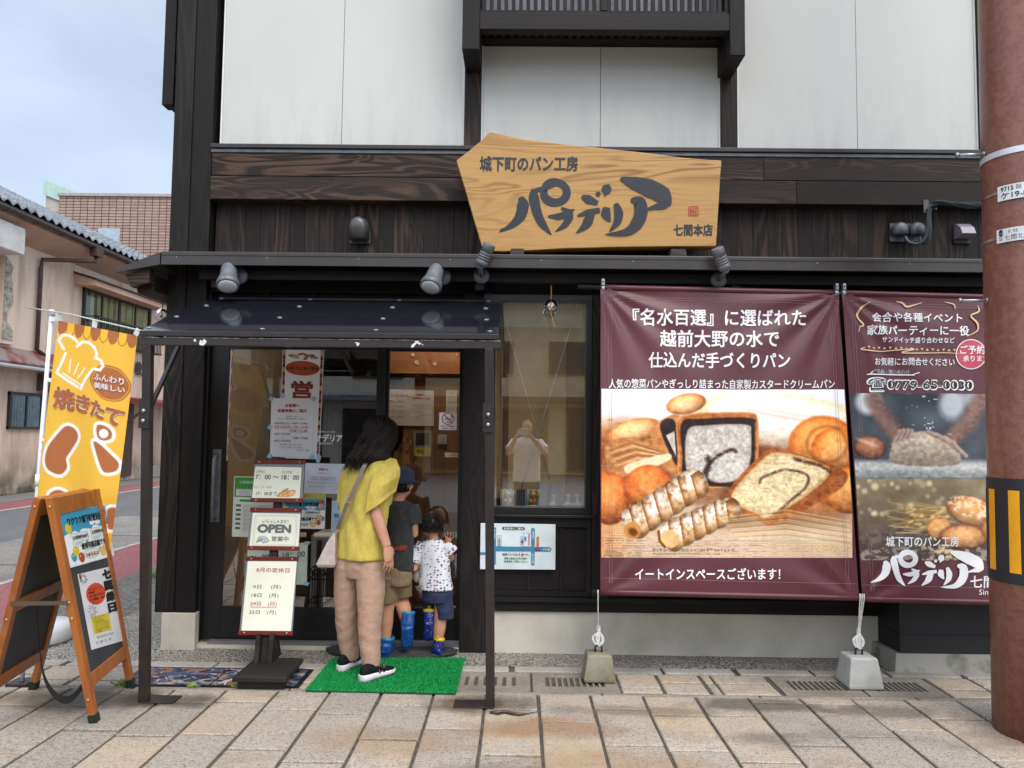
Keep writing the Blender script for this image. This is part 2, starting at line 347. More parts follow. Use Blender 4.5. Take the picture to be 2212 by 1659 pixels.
# granite paving: per-stone tint plus rusty patches
def granite():
    m, nt, p = newmat('granite paving'); v = coords(nt); vs = coords(nt, (1, 1.6, 1))
    at = N(nt, 'Attribute', attribute_name='rnd')
    n1 = noise(nt, v, 210, 2, .7); n2 = noise(nt, v, 75, 3, .65); st = noise(nt, coords(nt, (14, 70, 14)), 1.6, 4, .65); n3 = noise(nt, vs, 1.5, 5, .6)
    c = mixc(nt, mrange(nt, n1, .42, .58), S('#8a8278'), S('#bcb4a8'))
    c = mixc(nt, mrange(nt, n2, .54, .63, 0, .7), c, S('#565049'))
    c = mixc(nt, mrange(nt, st, .5, .68, 0, .5), c, S('#6d665c'))
    warm = N(nt, 'Math', operation='MULTIPLY'); L(nt, mrange(nt, at.outputs['Fac'], .25, 1., .1, 1), warm.inputs[0]); L(nt, mrange(nt, n3, .42, .7, .12, .85), warm.inputs[1])
    c = mixc(nt, warm.outputs[0], c, S('#a58c65'))
    rust = mrange(nt, noise(nt, vs, 2.3, 6, .7, .4), .6, .76, 0, .75); c = mixc(nt, rust, c, S('#80592c'))
    damp = mrange(nt, noise(nt, coords(nt, (.8, 1.7, 1)), 1.1, 4, .55), .56, .72, 0, .62); c = mixc(nt, damp, c, S('#4b453d'))
    wob = N(nt, 'TexNoise', i_Scale=5.5, i_Detail=4); L(nt, v, wob.inputs['Vector'])
    def stain(x, y, rx, ry, col, k):      # weathered stains that lie on particular stones
        nonlocal c
        s1 = N(nt, 'VectorMath', operation='SUBTRACT'); L(nt, v, s1.inputs[0]); s1.inputs[1].default_value = (x, y, 0); s2 = N(nt, 'VectorMath', operation='MULTIPLY'); L(nt, s1.outputs[0], s2.inputs[0]); s2.inputs[1].default_value = (1/rx, 1/ry, 0); ln = N(nt, 'VectorMath', operation='LENGTH'); L(nt, s2.outputs[0], ln.inputs[0])
        ad = N(nt, 'Math', operation='MULTIPLY_ADD'); L(nt, wob.outputs['Fac'], ad.inputs[0]); ad.inputs[1].default_value = 1.3; L(nt, ln.outputs['Value'], ad.inputs[2]); c = mixc(nt, mrange(nt, ad.outputs[0], 1.75, 1.15, 0, k), c, col)
    stain(-.22, -.98, .34, .17, S('#4a3518'), .8); stain(.15, -1.3, .42, .16, S('#7d5226'), .6); stain(-.62, -1.5, .5, .2, S('#8a6638'), .4); stain(-2.35, -.98, .6, .22, S('#3c3730'), .75); stain(-1.9, -1.0, .35, .12, S('#37322b'), .7); stain(1.35, -.92, .45, .12, S('#423c33'), .7); stain(.7, -1.05, .5, .1, S('#4a4338'), .5); stain(2.0, -1.0, .3, .12, S('#4a4236'), .6); stain(.45, -1.75, .5, .22, S('#8a6a40'), .4)
    hv = N(nt, 'HueSaturation'); L(nt, mrange(nt, at.outputs['Fac'], 0, 1, .82, 1.1), hv.inputs['Value']); L(nt, c, hv.inputs['Color']); L(nt, hv.outputs[0], p.inputs['Base Color'])
    L(nt, mrange(nt, damp, 0, .6, .72, .42), p.inputs['Roughness']); bumpn(nt, p, n2, .0025, .7); return m
GRAN = granite()
ASPH = speckle('asphalt', S('#5f6163'), S('#75777a'), S('#46484a'), 160, .85, .05, .002, .4, .5)
GRANG = speckle('grey granite', S('#a19b94'), S('#bcb6ae'), S('#807a72'), 190, .7, .12, .001, .6)
WASH = speckle('washed gravel concrete', S('#938c82'), S('#bab3a8'), S('#181615'), 230, .7, .04, .006, .3, .4, .97)
JOINT = mat('dark paving joint', S('#3f3a33'), .9, S('#5a5348'), 20, bump=.003, bs=120)
CONC = mat('pale concrete', S('#c6bfb0'), .85, S('#aaa394'), 3.2, .4, .72, bump=.0012, bs=140)
REDR = speckle('worn red road paint', S('#8d4f52'), S('#a5646a'), S('#5f4a4a'), 60, .8, .05, .002, .3, .5)
ROADW = mat('worn white road paint', S('#b9b7b2'), .8, S('#8d8c89'), 9)
mb = MB(); mb.quad((-200, -200, -.03), (200, -200, -.03), (200, 250, -.03), (-200, 250, -.03)); tag(build('ground', mb, ASPH), kind='structure')
def sheet(name, pts, z, m):
    mb = MB(); mb.add([(x, y, z) for x, y in pts], [tuple(range(len(pts)))], 0); return tag(build(name, mb, m), kind='structure')
sheet('side_road', [(-10.2, -30), (-3.0, -30), (-3.0, 70), (-10.2, 70)], -.016, ASPH)
FAR = speckle('far pavement asphalt', S('#6c6c6b'), S('#7e7e7d'), S('#565655'), 90, .85, .05, .002, .3, .5)
sheet('far_pavement', [(-11.3, -30), (-10.2, -30), (-10.2, 70), (-11.3, 70)], -.010, FAR)
sheet('far_red_strip', [(-10.15, -30), (-9.35, -30), (-9.35, 70), (-10.15, 70)], -.010, REDR)
sheet('far_white_line', [(-9.34, -30), (-9.22, -30), (-9.22, 70), (-9.34, 70)], -.009, ROADW)
PATCH = speckle('patched concrete road', S('#7b7974'), S('#918e88'), S('#57554f'), 110, .85, .2, .002, .3, .7)
mb = MB(); rng = random.Random(4)
for i in range(14):
    y0 = -4+i*2.4; x = -6.55+rng.uniform(-.15, .15)
    mb.add([(x, y0, -.011), (-4.95, y0, -.011), (-4.95, y0+2.36, -.011), (x-.1, y0+2.36, -.011)], [(0, 1, 2, 3)])
tag(build('road_edge_slabs', mb, PATCH), kind='structure')
sheet('near_white_line', [(-4.93, -8), (-4.86, -8), (-5.2, 40), (-5.27, 40)], -.008, ROADW)
sheet('near_red_strip', [(-4.86, -8), (-3.9, -8), (-4.25, 40), (-5.2, 40)], -.009, REDR)
sheet('side_pavement', [(-3.9, -8), (-2.45, -8), (-2.45, .02), (-2.35, .02), (-2.35, 30), (-4.15, 30)], -.006, speckle('dark washed asphalt', S('#62605c'), S('#8a8780'), S('#3a3835'), 75, .75, .03, .004, .4, .6, .8))
mb = MB(); mb.add([(-3.2, -.30, .004), (-2.3, -.292, .005), (3.6, -.262, .004), (3.6, .2, .014), (-2.3, .2, .036), (-2.3, 4, .03), (-3.0, 4, .004), (-3.1, 1, .004)], [(1, 2, 3, 4), (0, 1, 4, 7), (7, 4, 5, 6)]); tag(build('washed_gravel_apron', mb, WASH), kind='structure')
sheet('paving_joint_bed', [(-9, -9), (6, -9), (6, -.25), (-3.2, -.295), (-3.6, -.3), (-9, -.3)], -.001, JOINT)
# granite paving in staggered columns square to the shop front
mb = MB(); rng = random.Random(3)
cross = {0: [-1.75, -1.16], 1: [-1.48, -1.02], 2: [-1.34], 3: [-1.64, -1.06], 4: [-1.81, -1.22], 5: [-1.51, -1.03], -1: [-1.62, -1.1], -2: [-1.45, -1.0]}
def stone(x0, x1, y0, y1, z=.009, m=0, mbx=None):
    g = .0045; b = .006; mbx = mbx or mb
    j = lambda: rng.uniform(-.0035, .0035)
    c = [(x0+g+j(), y0+g+j()), (x1-g+j(), y0+g+j()), (x1-g+j(), y1-g+j()), (x0+g+j(), y1-g+j())]; zz = z+rng.uniform(-.002, .002)
    cx, cy = (x0+x1)/2, (y0+y1)/2
    t = [(x+(b if x < cx else -b), y+(b if y < cy else -b), zz) for x, y in c]
    mbx.add([(x, y, -.004) for x, y in c]+[(x, y, zz-b*.6) for x, y in c]+t, [(8, 9, 10, 11)]+[(i, (i+1) % 4, 4+(i+1) % 4, 4+i) for i in range(4)]+[(4+i, 4+(i+1) % 4, 8+(i+1) % 4, 8+i) for i in range(4)], m)
x0c = -1.058; pit = .297
for k in range(-24, 16):
    xa, xb = x0c+pit*k+.004, x0c+pit*(k+1)-.004
    ys = [-.80]+sorted(cross.get(k, []), reverse=True)
    if len(ys) == 1: ys.append(-.80-rng.choice([.1, .22, .3, .46]))
    while ys[-1] > -6: ys.append(ys[-1]-rng.choice([.46, .52, .58, .6]))
    for a, b in zip(ys[:-1], ys[1:]): stone(xa, xb, b+.004, a-.004)
tag(build('granite_pavement', mb, GRAN), kind='structure')
mb = MB()
for k, xs in enumerate(np.arange(-3.3, 3.7, .47)):     # pale narrow kerb stones by the gravel apron
    stone(xs, xs+.44+(.02 if k % 3 else 0), -.395, -.285, .012)
for xs in np.arange(-3.1, 3.7, .9): stone(xs, xs+.895, -.80, -.755, .008, 1)
for a, b in ((-1.262, -1.0), (-1.0, -.64), (.62, .86), (.875, 1.13), (1.145, 1.2), (1.21, 1.54), (2.53, 2.8), (2.81, 3.1), (3.11, 3.4), (-2.62, -2.33), (-2.9, -2.63), (-3.2, -2.91)):
    s = rng.choice([-.62, -.56, -.66]); stone(a, b, -.75, s-.004, .007, 2); stone(a, b, s+.004, -.4, .007, 2)
DRC = speckle('drain concrete', S('#7f776b'), S('#968d80'), S('#6f675c'), 150, .8, .1, .0015, .4)
tag(build('drain_edge_paving', mb, [GRANG, DRC, GRAN]), kind='structure')
# drain covers: concrete slabs with real slots
def drain(x0, x1, label, lean=0.):
    t = thing('drain_cover', label, 'drain cover', ((x0+x1)/2, -.58, 0), 'slotted concrete drain covers in front of the shop')
    mb = MB(); y0, y1, z0, z1 = -.752, -.402, -.05, .009; n = 10; m = .075; pw = (x1-x0-2*m)/n; sl = .022
    sh = lambda x, y: x
    mb.box(x0+.004, x1-.004, y0, y0+.09, z0, z1); mb.box(x0+.004, x1-.004, y1-.08, y1, z0, z1)
    xs = [x0+.004]
    for i in range(n): c = x0+m+pw*(i+.5); xs += [c-sl/2, c+sl/2]
    xs.append(x1-.004)
    for i in range(0, len(xs), 2): mb.box(xs[i], xs[i+1], y0+.09, y1-.08, z0, z1)
    build('slab', mb, DRC, t, bevel=.003)
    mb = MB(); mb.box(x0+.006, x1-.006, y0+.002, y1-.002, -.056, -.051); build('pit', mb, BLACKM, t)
drain(-.62, .092, 'pale concrete slotted drain cover partly under the green mat, by the canopy post')
drain(.098, .612, 'pale concrete slotted drain cover with the mossy concrete weight on its corner')
drain(1.56, 2.04, 'brownish slotted drain cover left of the grey weight under the large banner')
drain(2.046, 2.51, 'brownish slotted drain cover with the pale grey weight, nearest the utility pole')
# decorated drain lids in blue and copper
a = Art(300, 90, '#28304a', 0, 0, 300, 90); nzv = a.noise(9, 4, 5, 4); n2 = a.noise(14, 6, 9, 3); n3 = a.noise(22, 9, 12, 2)
a.put(np.clip((nzv-.46)*30, 0, 1), '#7d5a49'); a.put(np.clip((n2-.55)*22, 0, 1), '#3b486c'); a.put(np.clip(1-np.abs(n2-.55)*70, 0, 1), '#a9a69f'); a.put(np.clip(1-np.abs(nzv-.46)*60, 0, 1)*.8, '#171c2c')
for i in range(26):
    x, y = rng.uniform(20, 280), rng.uniform(48, 86); a.put(a.line([(x, y), (x+rng.uniform(-14, 14), y-rng.uniform(4, 12))], 2.2), '#b7b6ae'); a.put(a.line([(x+3, y), (x+3+rng.uniform(-10, 10), y-rng.uniform(4, 12))], 1.2), '#1b2034')
a.put(a.ell(150, 66, 26, 11)[0], '#8f8f86'); a.put(a.ell(150, 66, 18, 7)[0], '#232b45'); a.put(a.ell(205, 58, 22, 12)[0], '#2e3f78'); a.put(a.ell(205, 60, 12, 6)[0], '#8a6552')
a.put((n3 > .72)*.6, '#c9c6bd')
for r in range(2):
    for i in range(7): a.put(a.line([(28+i*40+r*18, 22+r*36), (40+i*40+r*18, 12+r*36)], 5.5), '#050506')
a.put(np.clip(2-np.minimum(np.abs(a.X-152), np.minimum(np.minimum(a.X-2, 298-a.X), np.minimum(a.Y-2, 88-a.Y)))*.9, 0, 1), '#14161c')
LID = attr_mat('painted cast iron', .5, lambda nt, p: bumpn(nt, p, noise(nt, coords(nt), 70, 3), .004))
t = thing('decorated_drain_lid', 'cast iron drain lid painted with blue and copper flowers beside the left canopy post', 'drain lid', (-1.79, -.57, 0))
mb = MB(); mb.box(-2.315, -1.265, -.752, -.40, -.04, .0075); build('frame', mb, IRON, t)
picture('painted_top', a, lambda x, y: (-2.305+x/300*1.03, -.408-y/90*.336, .0105), t, LID)
# ================================================================== the timber shop building
B = thing('shop_building', 'two storey bakery shop of black stained timber with white wall panels', 'building', (.4, .2, 0))
PANEL = None
def panelmat():
    m, nt, p = newmat('white rendered panel'); v = coords(nt)
    n1 = noise(nt, v, 190, 3, .7); n2 = noise(nt, coords(nt, (7, 7, 1.3)), 1.4, 5, .65); n3 = noise(nt, v, .7, 3)
    sep = N(nt, 'SeparateXYZ'); tc = N(nt, 'TexCoord'); L(nt, tc.outputs['Object'], sep.inputs[0])
    low = mrange(nt, sep.outputs[2], 3.45, 4.25, 1, 0); st = N(nt, 'Math', operation='MULTIPLY'); L(nt, mrange(nt, n2, .46, .72), st.inputs[0]); L(nt, low, st.inputs[1])
    c = mixc(nt, mrange(nt, n1, .3, .6), S('#b9bab3'), S('#c9c9c2')); c = mixc(nt, mrange(nt, n3, .4, .7, 0, .5), c, S('#b3b4ae')); s2 = N(nt, 'Math', operation='MULTIPLY'); L(nt, st.outputs[0], s2.inputs[0]); s2.inputs[1].default_value = .3
    c = mixc(nt, s2.outputs[0], c, S('#8f9796')); L(nt, c, p.inputs['Base Color']); p.inputs['Roughness'].default_value = .8; bumpn(nt, p, n1, .0016, .5); return m
PANEL = panelmat()
SEAM = mat('panel seam', (.05, .05, .05), .8)
mb = MB(); wall_top = 6.6
def wpanel(x0, x1, z0, z1, seam):
    mb = MB(); mb.box(x0+.012, seam-.002, 0, .06, z0+.008, z1); mb.box(seam+.002, x1-.012, 0, .06, z0+.008, z1); mb.box(x0+.02, x1-.02, .012, .05, z0+.02, z1-.01, 1)
    mb.box(x0, x0+.011, -.008, .05, z0, z1, 2); mb.box(x1-.011, x1, -.008, .05, z0, z1, 2); mb.box(x0, x1, -.008, .05, z0, z0+.007, 2)
    return build('white_wall_panel', mb, [PANEL, SEAM, WHITE], B)
wpanel(-2.128, -.405, 3.487, wall_top, -1.27); wpanel(-.285, 1.397, 3.487, 4.235, .555); wpanel(1.515, 3.2, 3.487, wall_top, 2.36)
DEEP = mat('dark backing boards', (.012, .010, .009), .8)  # near-black brown boards of the wall core
mb = MB(); mb.box(-2.3, 3.4, .07, .16, 2.45, wall_top); mb.box(-2.3, 3.4, .16, 6.3, 3.0, 3.08); mb.box(-2.4, -2.3, .08, 6.3, 0.02, wall_top); mb.box(3.4, 3.5, .08, 6.3, .02, wall_top); mb.box(-2.4, 3.5, 6.2, 6.3, .02, wall_top); mb.box(-2.3, 3.4, .2, 6.2, wall_top-.1, wall_top)
build('wall_core', mb, DEEP, B)
# posts
mb = MB(); mb.box(-2.44, -2.311, -.05, .09, .262, wall_top); build('corner_post', mb, PLAINV, B, .004)
mb = MB(); mb.box(-2.301, -2.165, -.05, .09, .262, wall_top); build('corner_post', mb, PLAINV, B, .004)
mb = MB(); mb.box(-2.435, -2.17, -.035, .08, .27, wall_top); build('post_core', mb, BLACKM, B)
mb = MB(); mb.box(-2.385, -2.155, -.062, .25, -.02, .262); build('post_footing', mb, CONC, B, .006)
for x0, x1 in ((-.405, -.285), (1.397, 1.515), (3.2, 3.32)):
    mb = MB(); mb.box(x0+.001, x1-.001, -.028, .06, 3.43, wall_top); build('wall_post', mb, DARKV, B, .004)
# level beams
mb = MB(); mb.box(-2.16, 3.3, -.09, .06, 3.452, 3.482); build('drip_flashing', mb, IRON, B, .004)
mb = MB(); mb.box(-2.16, 3.3, -.075, .06, 3.425, 3.45); build('drip_flashing', mb, CHARM, B, .003)
for x0, x1 in ((-2.155, 1.68), (1.682, 3.3)):
    mb = MB(); mb.box(x0, x1, -.066, .06, 3.262, 3.424); build('beam_board', mb, DARKX, B, .003)
for x0, x1 in ((-2.155, -.2), (-.198, 1.9), (1.902, 3.3)):
    mb = MB(); mb.box(x0, x1, -.078, .06, 3.092, 3.254); build('beam_board', mb, DARKX, B, .003)
# vertical cladding between the beam and the eave
mb = MB(); x = -2.15
while x < 3.3: mb.box(x+.0012, x+.1038, .03+random.uniform(0, .0015), .06, 2.64, 3.1); x += .105
build('board_cladding', mb, DARKV, B)
# eave ledge along the front
EV = mat('dark brown sheet metal', (.032, .026, .024), .35, (.042, .035, .032), 5)
mb = MB(); mb.hexa([(-2.36, -.32, 2.655), (3.4, -.32, 2.655), (3.4, .03, 2.71), (-2.36, .03, 2.71), (-2.36, -.32, 2.665), (3.4, -.32, 2.665), (3.4, .03, 2.72), (-2.36, .03, 2.72)])
mb.box(-2.36, 3.4, -.325, -.305, 2.575, 2.654); mb.box(-2.36, 3.4, -.329, -.325, 2.637, 2.66); mb.box(-2.36, 3.4, -.30, .03, 2.63, 2.648)
mb.box(-2.1, 3.3, -.02, .028, 2.715, 2.735)
build('eave', mb, EV, B, .002)
for i in range(10): mb = MB(); mb.lathe([(.004, 0), (.0035, .002)], (-2.26+i*.6, -.3252, 2.625), (0, -1, 0), 8); build('eave_screw', mb, ALU, B)
mb = MB(); mb.box(-2.16, 3.3, -.2, -.13, 2.505, 2.572); build('eave_beam', mb, PLAINX, B, .004)
for x in (-2.05, -.27, 1.45): mb = MB(); mb.box(x-.03, x+.03, -.19, .08, 2.45, 2.5); build('eave_bracket', mb, PLAINX, B, .004)
# side eave running away from the corner
mb = MB(); P_ = [(-2.36, 2.655), (-2.66, 2.535)]
mb.hexa([(-2.66, -.32, 2.52), (-2.37, -.32, 2.575), (-2.37, 6.3, 2.575), (-2.66, 6.3, 2.52), (-2.66, -.32, 2.545), (-2.37, -.32, 2.66), (-2.37, 6.3, 2.66), (-2.66, 6.3, 2.545)]); build('side_eave', mb, EV, B, .002)
mb = MB(); mb.hexa([(-2.57, -.29, 2.43), (-2.45, -.29, 2.46), (-2.45, -.23, 2.46), (-2.57, -.23, 2.43), (-2.61, -.29, 2.515), (-2.45, -.29, 2.56), (-2.45, -.23, 2.56), (-2.61, -.23, 2.515)]); mb.hexa([(-2.56, -.22, 2.40), (-2.45, -.22, 2.42), (-2.45, 6, 2.42), (-2.56, 6, 2.40), (-2.58, -.22, 2.50), (-2.45, -.22, 2.53), (-2.45, 6, 2.53), (-2.58, 6, 2.50)]); build('side_eave_rafter', mb, DARKX, B, .003)
# upstairs lattice bay and the hanging post of the side bay
mb = MB(); mb.box(-.40, -.285, -.36, -.03, 4.03, wall_top); build('bay_post', mb, PLAINV, B, .004)
mb = MB(); mb.box(1.372, 1.472, -.36, -.03, 4.0, wall_top); build('bay_post', mb, PLAINV, B, .004)
mb = MB(); mb.box(-.284, 1.371, -.36, -.28, 4.168, 4.28); build('bay_beam', mb, PLAINX, B, .004)
mb = MB(); mb.box(-.284, 1.371, -.27, -.03, 4.269, 4.282)
for i in range(29): mb.box(-.26+i*.058, -.235+i*.058, -.275, -.04, 4.246, 4.268)
mb.box(-.284, 1.371, -.10, -.03, 4.24, 4.30); mb.box(-.284, 1.371, -.03, .02, 4.238, 4.30); build('bay_floor_slats', mb, PLAINX, B)
mb = MB(); mb.box(-.284, 1.371, -.34, -.3, 4.283, 4.31)
for i in range(34): mb.box(-.27+i*.049, -.245+i*.049, -.335, -.31, 4.311, wall_top)
mb.box(.52, .56, -.345, -.30, 4.311, wall_top); build('lattice', mb, PLAINV, B)
mb = MB(); mb.box(-.284, 1.371, -.05, -.035, 4.31, wall_top); build('bay_window', mb, mat('pale window blind', (.55, .6, .64), .3), B)
mb = MB(); mb.box(-2.565, -2.485, .02, .12, 3.8, wall_top); mb.box(-2.49, -2.44, .04, .09, 4.02, 4.12); mb.box(-2.482, -2.445, .03, .25, 4.15, wall_top); mb.box(-2.56, -2.44, .12, 1.9, 3.82, 3.92); build('side_bay_post', mb, PLAINV, B, .004)
# ---------------- ground floor front
mb = MB(); mb.box(-2.165, 3.4, .0, .08, 2.455, 2.64); build('head_beam', mb, PLAINX, B)
mb = MB(); mb.box(-.385, -.20, -.02, .1, .0, 2.47); build('door_post', mb, PLAINV, B, .004)
mb = MB(); mb.box(-2.164, -2.15, .0, .12, .06, 2.455); build('door_jamb', mb, BLACKM, B)
mb = MB(); mb.box(-2.149, -.386, .02, .1, 2.12, 2.2); mb.box(-2.149, -.386, .05, .08, 2.2, 2.455)
for x in (-1.78, -1.45, -1.12, -.79): mb.box(x, x+.02, .03, .05, 2.2, 2.455)
mb.box(-2.06, -.386, .03, .05, 2.41, 2.43); build('door_transom', mb, PLAINX, B)
ALB = mat('black aluminium', (.007, .0068, .0068), .33, (.010, .0095, .0095), 6)
GL = glass('shop glass', (.88, .89, .87), 1.52, 5.5, most=.34)
def leaf(x0, x1, y, handle=None, ll=.045, lr=.045):
    d = MB(); d.box(x0, x0+ll, y-.018, y+.018, .062, 2.115); d.box(x1-lr, x1, y-.018, y+.018, .062, 2.115); d.box(x0+ll, x1-lr, y-.017, y+.017, .062, .285); d.box(x0+ll, x1-lr, y-.017, y+.017, 2.06, 2.115)
    o = build('sliding_door', d, ALB, B, .002)
    g = MB(); g.quad((x0+ll, y, .285), (x1-lr, y, .285), (x1-lr, y, 2.06), (x0+ll, y, 2.06)); build('door_glass', g, GL, o)
    if handle:
        h = MB(); h.tube([(handle, y-.018, 1.32), (handle, y-.07, 1.30), (handle, y-.075, 1.1), (handle, y-.07, .9), (handle, y-.018, .88)], .013, 10); h.box(handle-.03, handle+.03, y-.022, y-.018, .86, 1.36); build('handle', h, CHARM, o, 0)
    return o
leaf(-2.149, -.93, .055, -2.085, .125, .06); leaf(-.945, -.386, .10, None, .035, .03)
mb = MB(); mb.box(-2.09, -.386, -.01, .16, .045, .06); mb.box(-2.09, -.386, .035, .041, .06, .068); mb.box(-2.09, -.386, .078, .084, .06, .068); mb.box(-2.09, -.386, -.012, -.002, .052, .07); build('door_track', mb, ALU, B)
mb = MB(); mb.box(-2.155, -.386, -.02, .3, -.02, .044); build('door_sill', mb, CONC, B)
mb = MB(); mb.box(-.384, 2.575, -.005, .2, -.02, .293); build('foundation', mb, CONC, B, .006)
# shop window and the wainscot below it
mb = MB(); fr = [(-.199, .505, .93, 2.455)]
mb.box(-.199, -.16, -.03, .06, .945, 2.455); mb.box(.462, .505, -.03, .06, .945, 2.455); mb.box(-.16, .462, -.03, .06, .945, .995); mb.box(-.16, .462, -.03, .06, 2.41, 2.455); mb.box(-.199, .53, -.05, .06, .925, .944)
wo_ = build('shop_window', mb, ALB, B, .003)
g = MB(); g.quad((-.16, .02, .995), (.462, .02, .995), (.462, .02, 2.41), (-.16, .02, 2.41)); build('window_glass', g, glass('window glass', (.93, .92, .88), 1.52, 9.0, most=.42), wo_)
mb = MB(); mb.box(-.199, .505, -.02, .06, .86, .924); mb.box(-.199, .505, -.02, .06, .395, .43); mb.box(.47, .505, -.02, .06, .43, .86); mb.box(-.199, .505, .0, .06, .43, .86)
for x in (-.17, .07, .29): mb.box(x, x+.025, -.008, .0, .43, .86)
for z in (.62, .85): mb.box(-.199, .505, -.006, .0, z, z+.004)
mb.box(-.199, 2.575, -.045, .06, .36, .392); mb.box(-.199, 2.575, -.025, .06, .295, .358); build('wainscot', mb, PLAINX, B, .002)
mb = MB(); mb.box(.506, .62, -.04, .08, .393, 2.455); build('window_post', mb, DARKV, B, .004)
mb = MB()
for i in range(20): mb.box(.622+i*.14, .759+i*.14, .0, .06, .393, 2.455)
build('shutter_boards', mb, PLAINV, B)
mb = MB(); mb.hexa([(2.44, -.30, .13), (3.5, -.30, .13), (3.5, .0, .13), (2.44, .0, .13), (2.44, -.30, .62), (3.5, -.30, .62), (3.5, 0, .62), (2.44, 0, .62)]); mb.box(2.435, 3.5, -.306, .0, .245, .25); build('planter_box_cladding', mb, BLACKM, B, .003)
mb = MB(); mb.hexa([(2.40, -.31, -.01), (3.5, -.33, -.01), (3.5, .0, -.01), (2.38, .0, -.01), (2.42, -.29, .128), (3.5, -.31, .128), (3.5, 0, .128), (2.40, 0, .128)]); build('plinth', mb, mat('mossy concrete', S('#9a978d'), .9, S('#4a4c38'), 6, .5, .7, bump=.004, bs=40), B, .004)
# interior behind the glass
WARMW = wood('varnished interior boards', (.16, .075, .026), (.26, .13, .05), 'Z', amount=.6, bands=9, rough=.4, vary=.12)
mb = MB(); x = -.98
while x < -.1: mb.box(x+.001, x+.118, 1.25, 1.28, .06, 2.95); x += .12
mb.box(-.1, -.07, .16, 1.3, .06, 2.95); build('interior_partition', mb, WARMW, B)
mb = MB(); mb.box(-2.3, 3.4, .17, 6.2, .02, .058); build('interior_floor', mb, mat('dark floor tile', (.10, .085, .07), .35, (.075, .062, .05), 3), B)
mb = MB(); mb.box(-2.3, 3.4, .165, 6.2, 2.75, 2.8); build('interior_ceiling', mb, mat('interior ceiling', (.5, .44, .36), .8), B)
mb = MB(); mb.box(-2.3, -.07, 4.6, 4.7, .06, 2.75); mb.box(-2.3, -2.25, .17, 4.6, .06, 2.75); build('interior_wall', mb, mat('interior beige wall', (.36, .30, .23), .8), B)
mb = MB(); mb.box(-2.2, -1.2, 2.2, 2.6, .06, 1.0); mb.box(-2.2, -1.15, 2.15, 2.65, 1.0, 1.04); build('counter', mb, WARMW, B)
mb = MB(); mb.box(-2.2, -1.1, 4.3, 4.58, .06, 2.0, 1)
for z in (.5, .9, 1.3, 1.7): mb.box(-2.2, -1.1, 4.2, 4.3, z, z+.03)
build('display_shelf', mb, [WARMW, mat('shelf backing', (.1, .06, .03), .7)], B)
LMP = bpy.data.materials.new('lit lamp'); LMP.use_nodes = True; LMP.node_tree.nodes['Principled BSDF'].inputs['Emission Color'].default_value = (1, .78, .5, 1); LMP.node_tree.nodes['Principled BSDF'].inputs['Emission Strength'].default_value = 6
mb = MB(); mb.lathe([(.075, 0), (.075, .012), (.06, .02)], (-.62, .75, 2.748), (0, 0, -1), 20); build('ceiling_lamp', mb, LMP, B)
pl = bpy.data.lights.new('ceiling lamp light', 'POINT'); pl.energy = 20; pl.color = (1, .86, .68); pl.shadow_soft_size = .08
po = bpy.data.objects.new('ceiling_lamp_light', pl); SC.collection.objects.link(po); po.location = (-.62, .7, 2.6)
# window recess: brown screen, roller blind, sill
mb = MB(); mb.box(-.18, .5, .22, .24, .9, 2.5); mb.box(.34, .46, .205, .22, .9, 2.5, 1); mb.box(-.2, -.17, .1, .22, .9, 2.5); mb.box(.465, .5, .1, .22, .9, 2.5); build('window_back_screen', mb, [mat('brown screen cloth', (.50, .36, .17), .8, (.46, .32, .15), 3), mat('brown screen edge', (.3, .19, .075), .7)], B)
mb = MB(); mb.box(-.17, .465, .062, .22, .94, .965); build('display_sill', mb, wood('sill wood', (.2, .1, .04), (.3, .16, .06), 'X', rough=.4), B)
mb = MB(); mb.box(-.17, .465, .1, .21, 2.45, 2.5); mb.box(-.14, .45, .12, .135, 2.26, 2.42); mb.box(-.14, .45, .11, .14, 2.245, 2.262)
for z in (2.40, 2.425): mb.box(-.14, .45, .1, .12, z, z+.012)
build('roller_blind', mb, mat('grey roller blind', (.42, .40, .36), .7), B)
mb = MB()
for i in range(70): mb.ball((-.125+.01*math.sin(i*.05), .075, 2.36-i*.019), .0055, 6, 4)
build('blind_chain', mb, mat('ivory chain beads', (.6, .5, .32), .4), B)
# ================================================================== carved wooden shop sign
def QF(TL, TR, BR, BL, disp=None):           # sheet between four corners: u left-right, v bottom-top, h outwards
    TL, TR, BR, BL = [np.array(p, float) for p in (TL, TR, BR, BL)]; n = np.cross(TR-TL, TL-BL); n = n/np.linalg.norm(n)
    def fr(u, v, h=0.):
        d = disp(u, v) if disp else 0.
        return BL*(1-u)*(1-v)+BR*u*(1-v)+TL*(1-u)*v+TR*u*v+n*(h+d)
    return fr
def quadgrid(fr, nu, nv, m=0, h=0): return lambda mb: mb.grid(lambda u, v: fr(u, v, h), nu, nv, m)
sg = lambda x, y: (972+x*.358, y*.358)
SB = thing('wooden_sign_board', 'large honey coloured plank sign with carved black brush lettering above the shop front', 'shop sign', (.45, -.2, 2.7))
WSIGN = wood('honey sign wood', (.47, .265, .082), (.24, .112, .03), 'X', 1.25, amount=.9, bands=13, rough=.42, bump=.0012, spec=.4, vary=.03)
out = [(38, 968), (66, 1060), (95, 1155), (150, 1345), (200, 1512), (330, 1518), (470, 1512), (700, 1499), (1000, 1491), (1300, 1487), (1606, 1486), (1618, 1300), (1632, 1060), (1640, 968), (1500, 958), (1400, 950), (1300, 936), (1150, 918), (1050, 907), (850, 886), (700, 871), (450, 838), (330, 812), (240, 795), (190, 846), (120, 905)]
wf = wallf(-.25); sfr = lambda x, y, h=0.: wf(*sg(x, y), h)
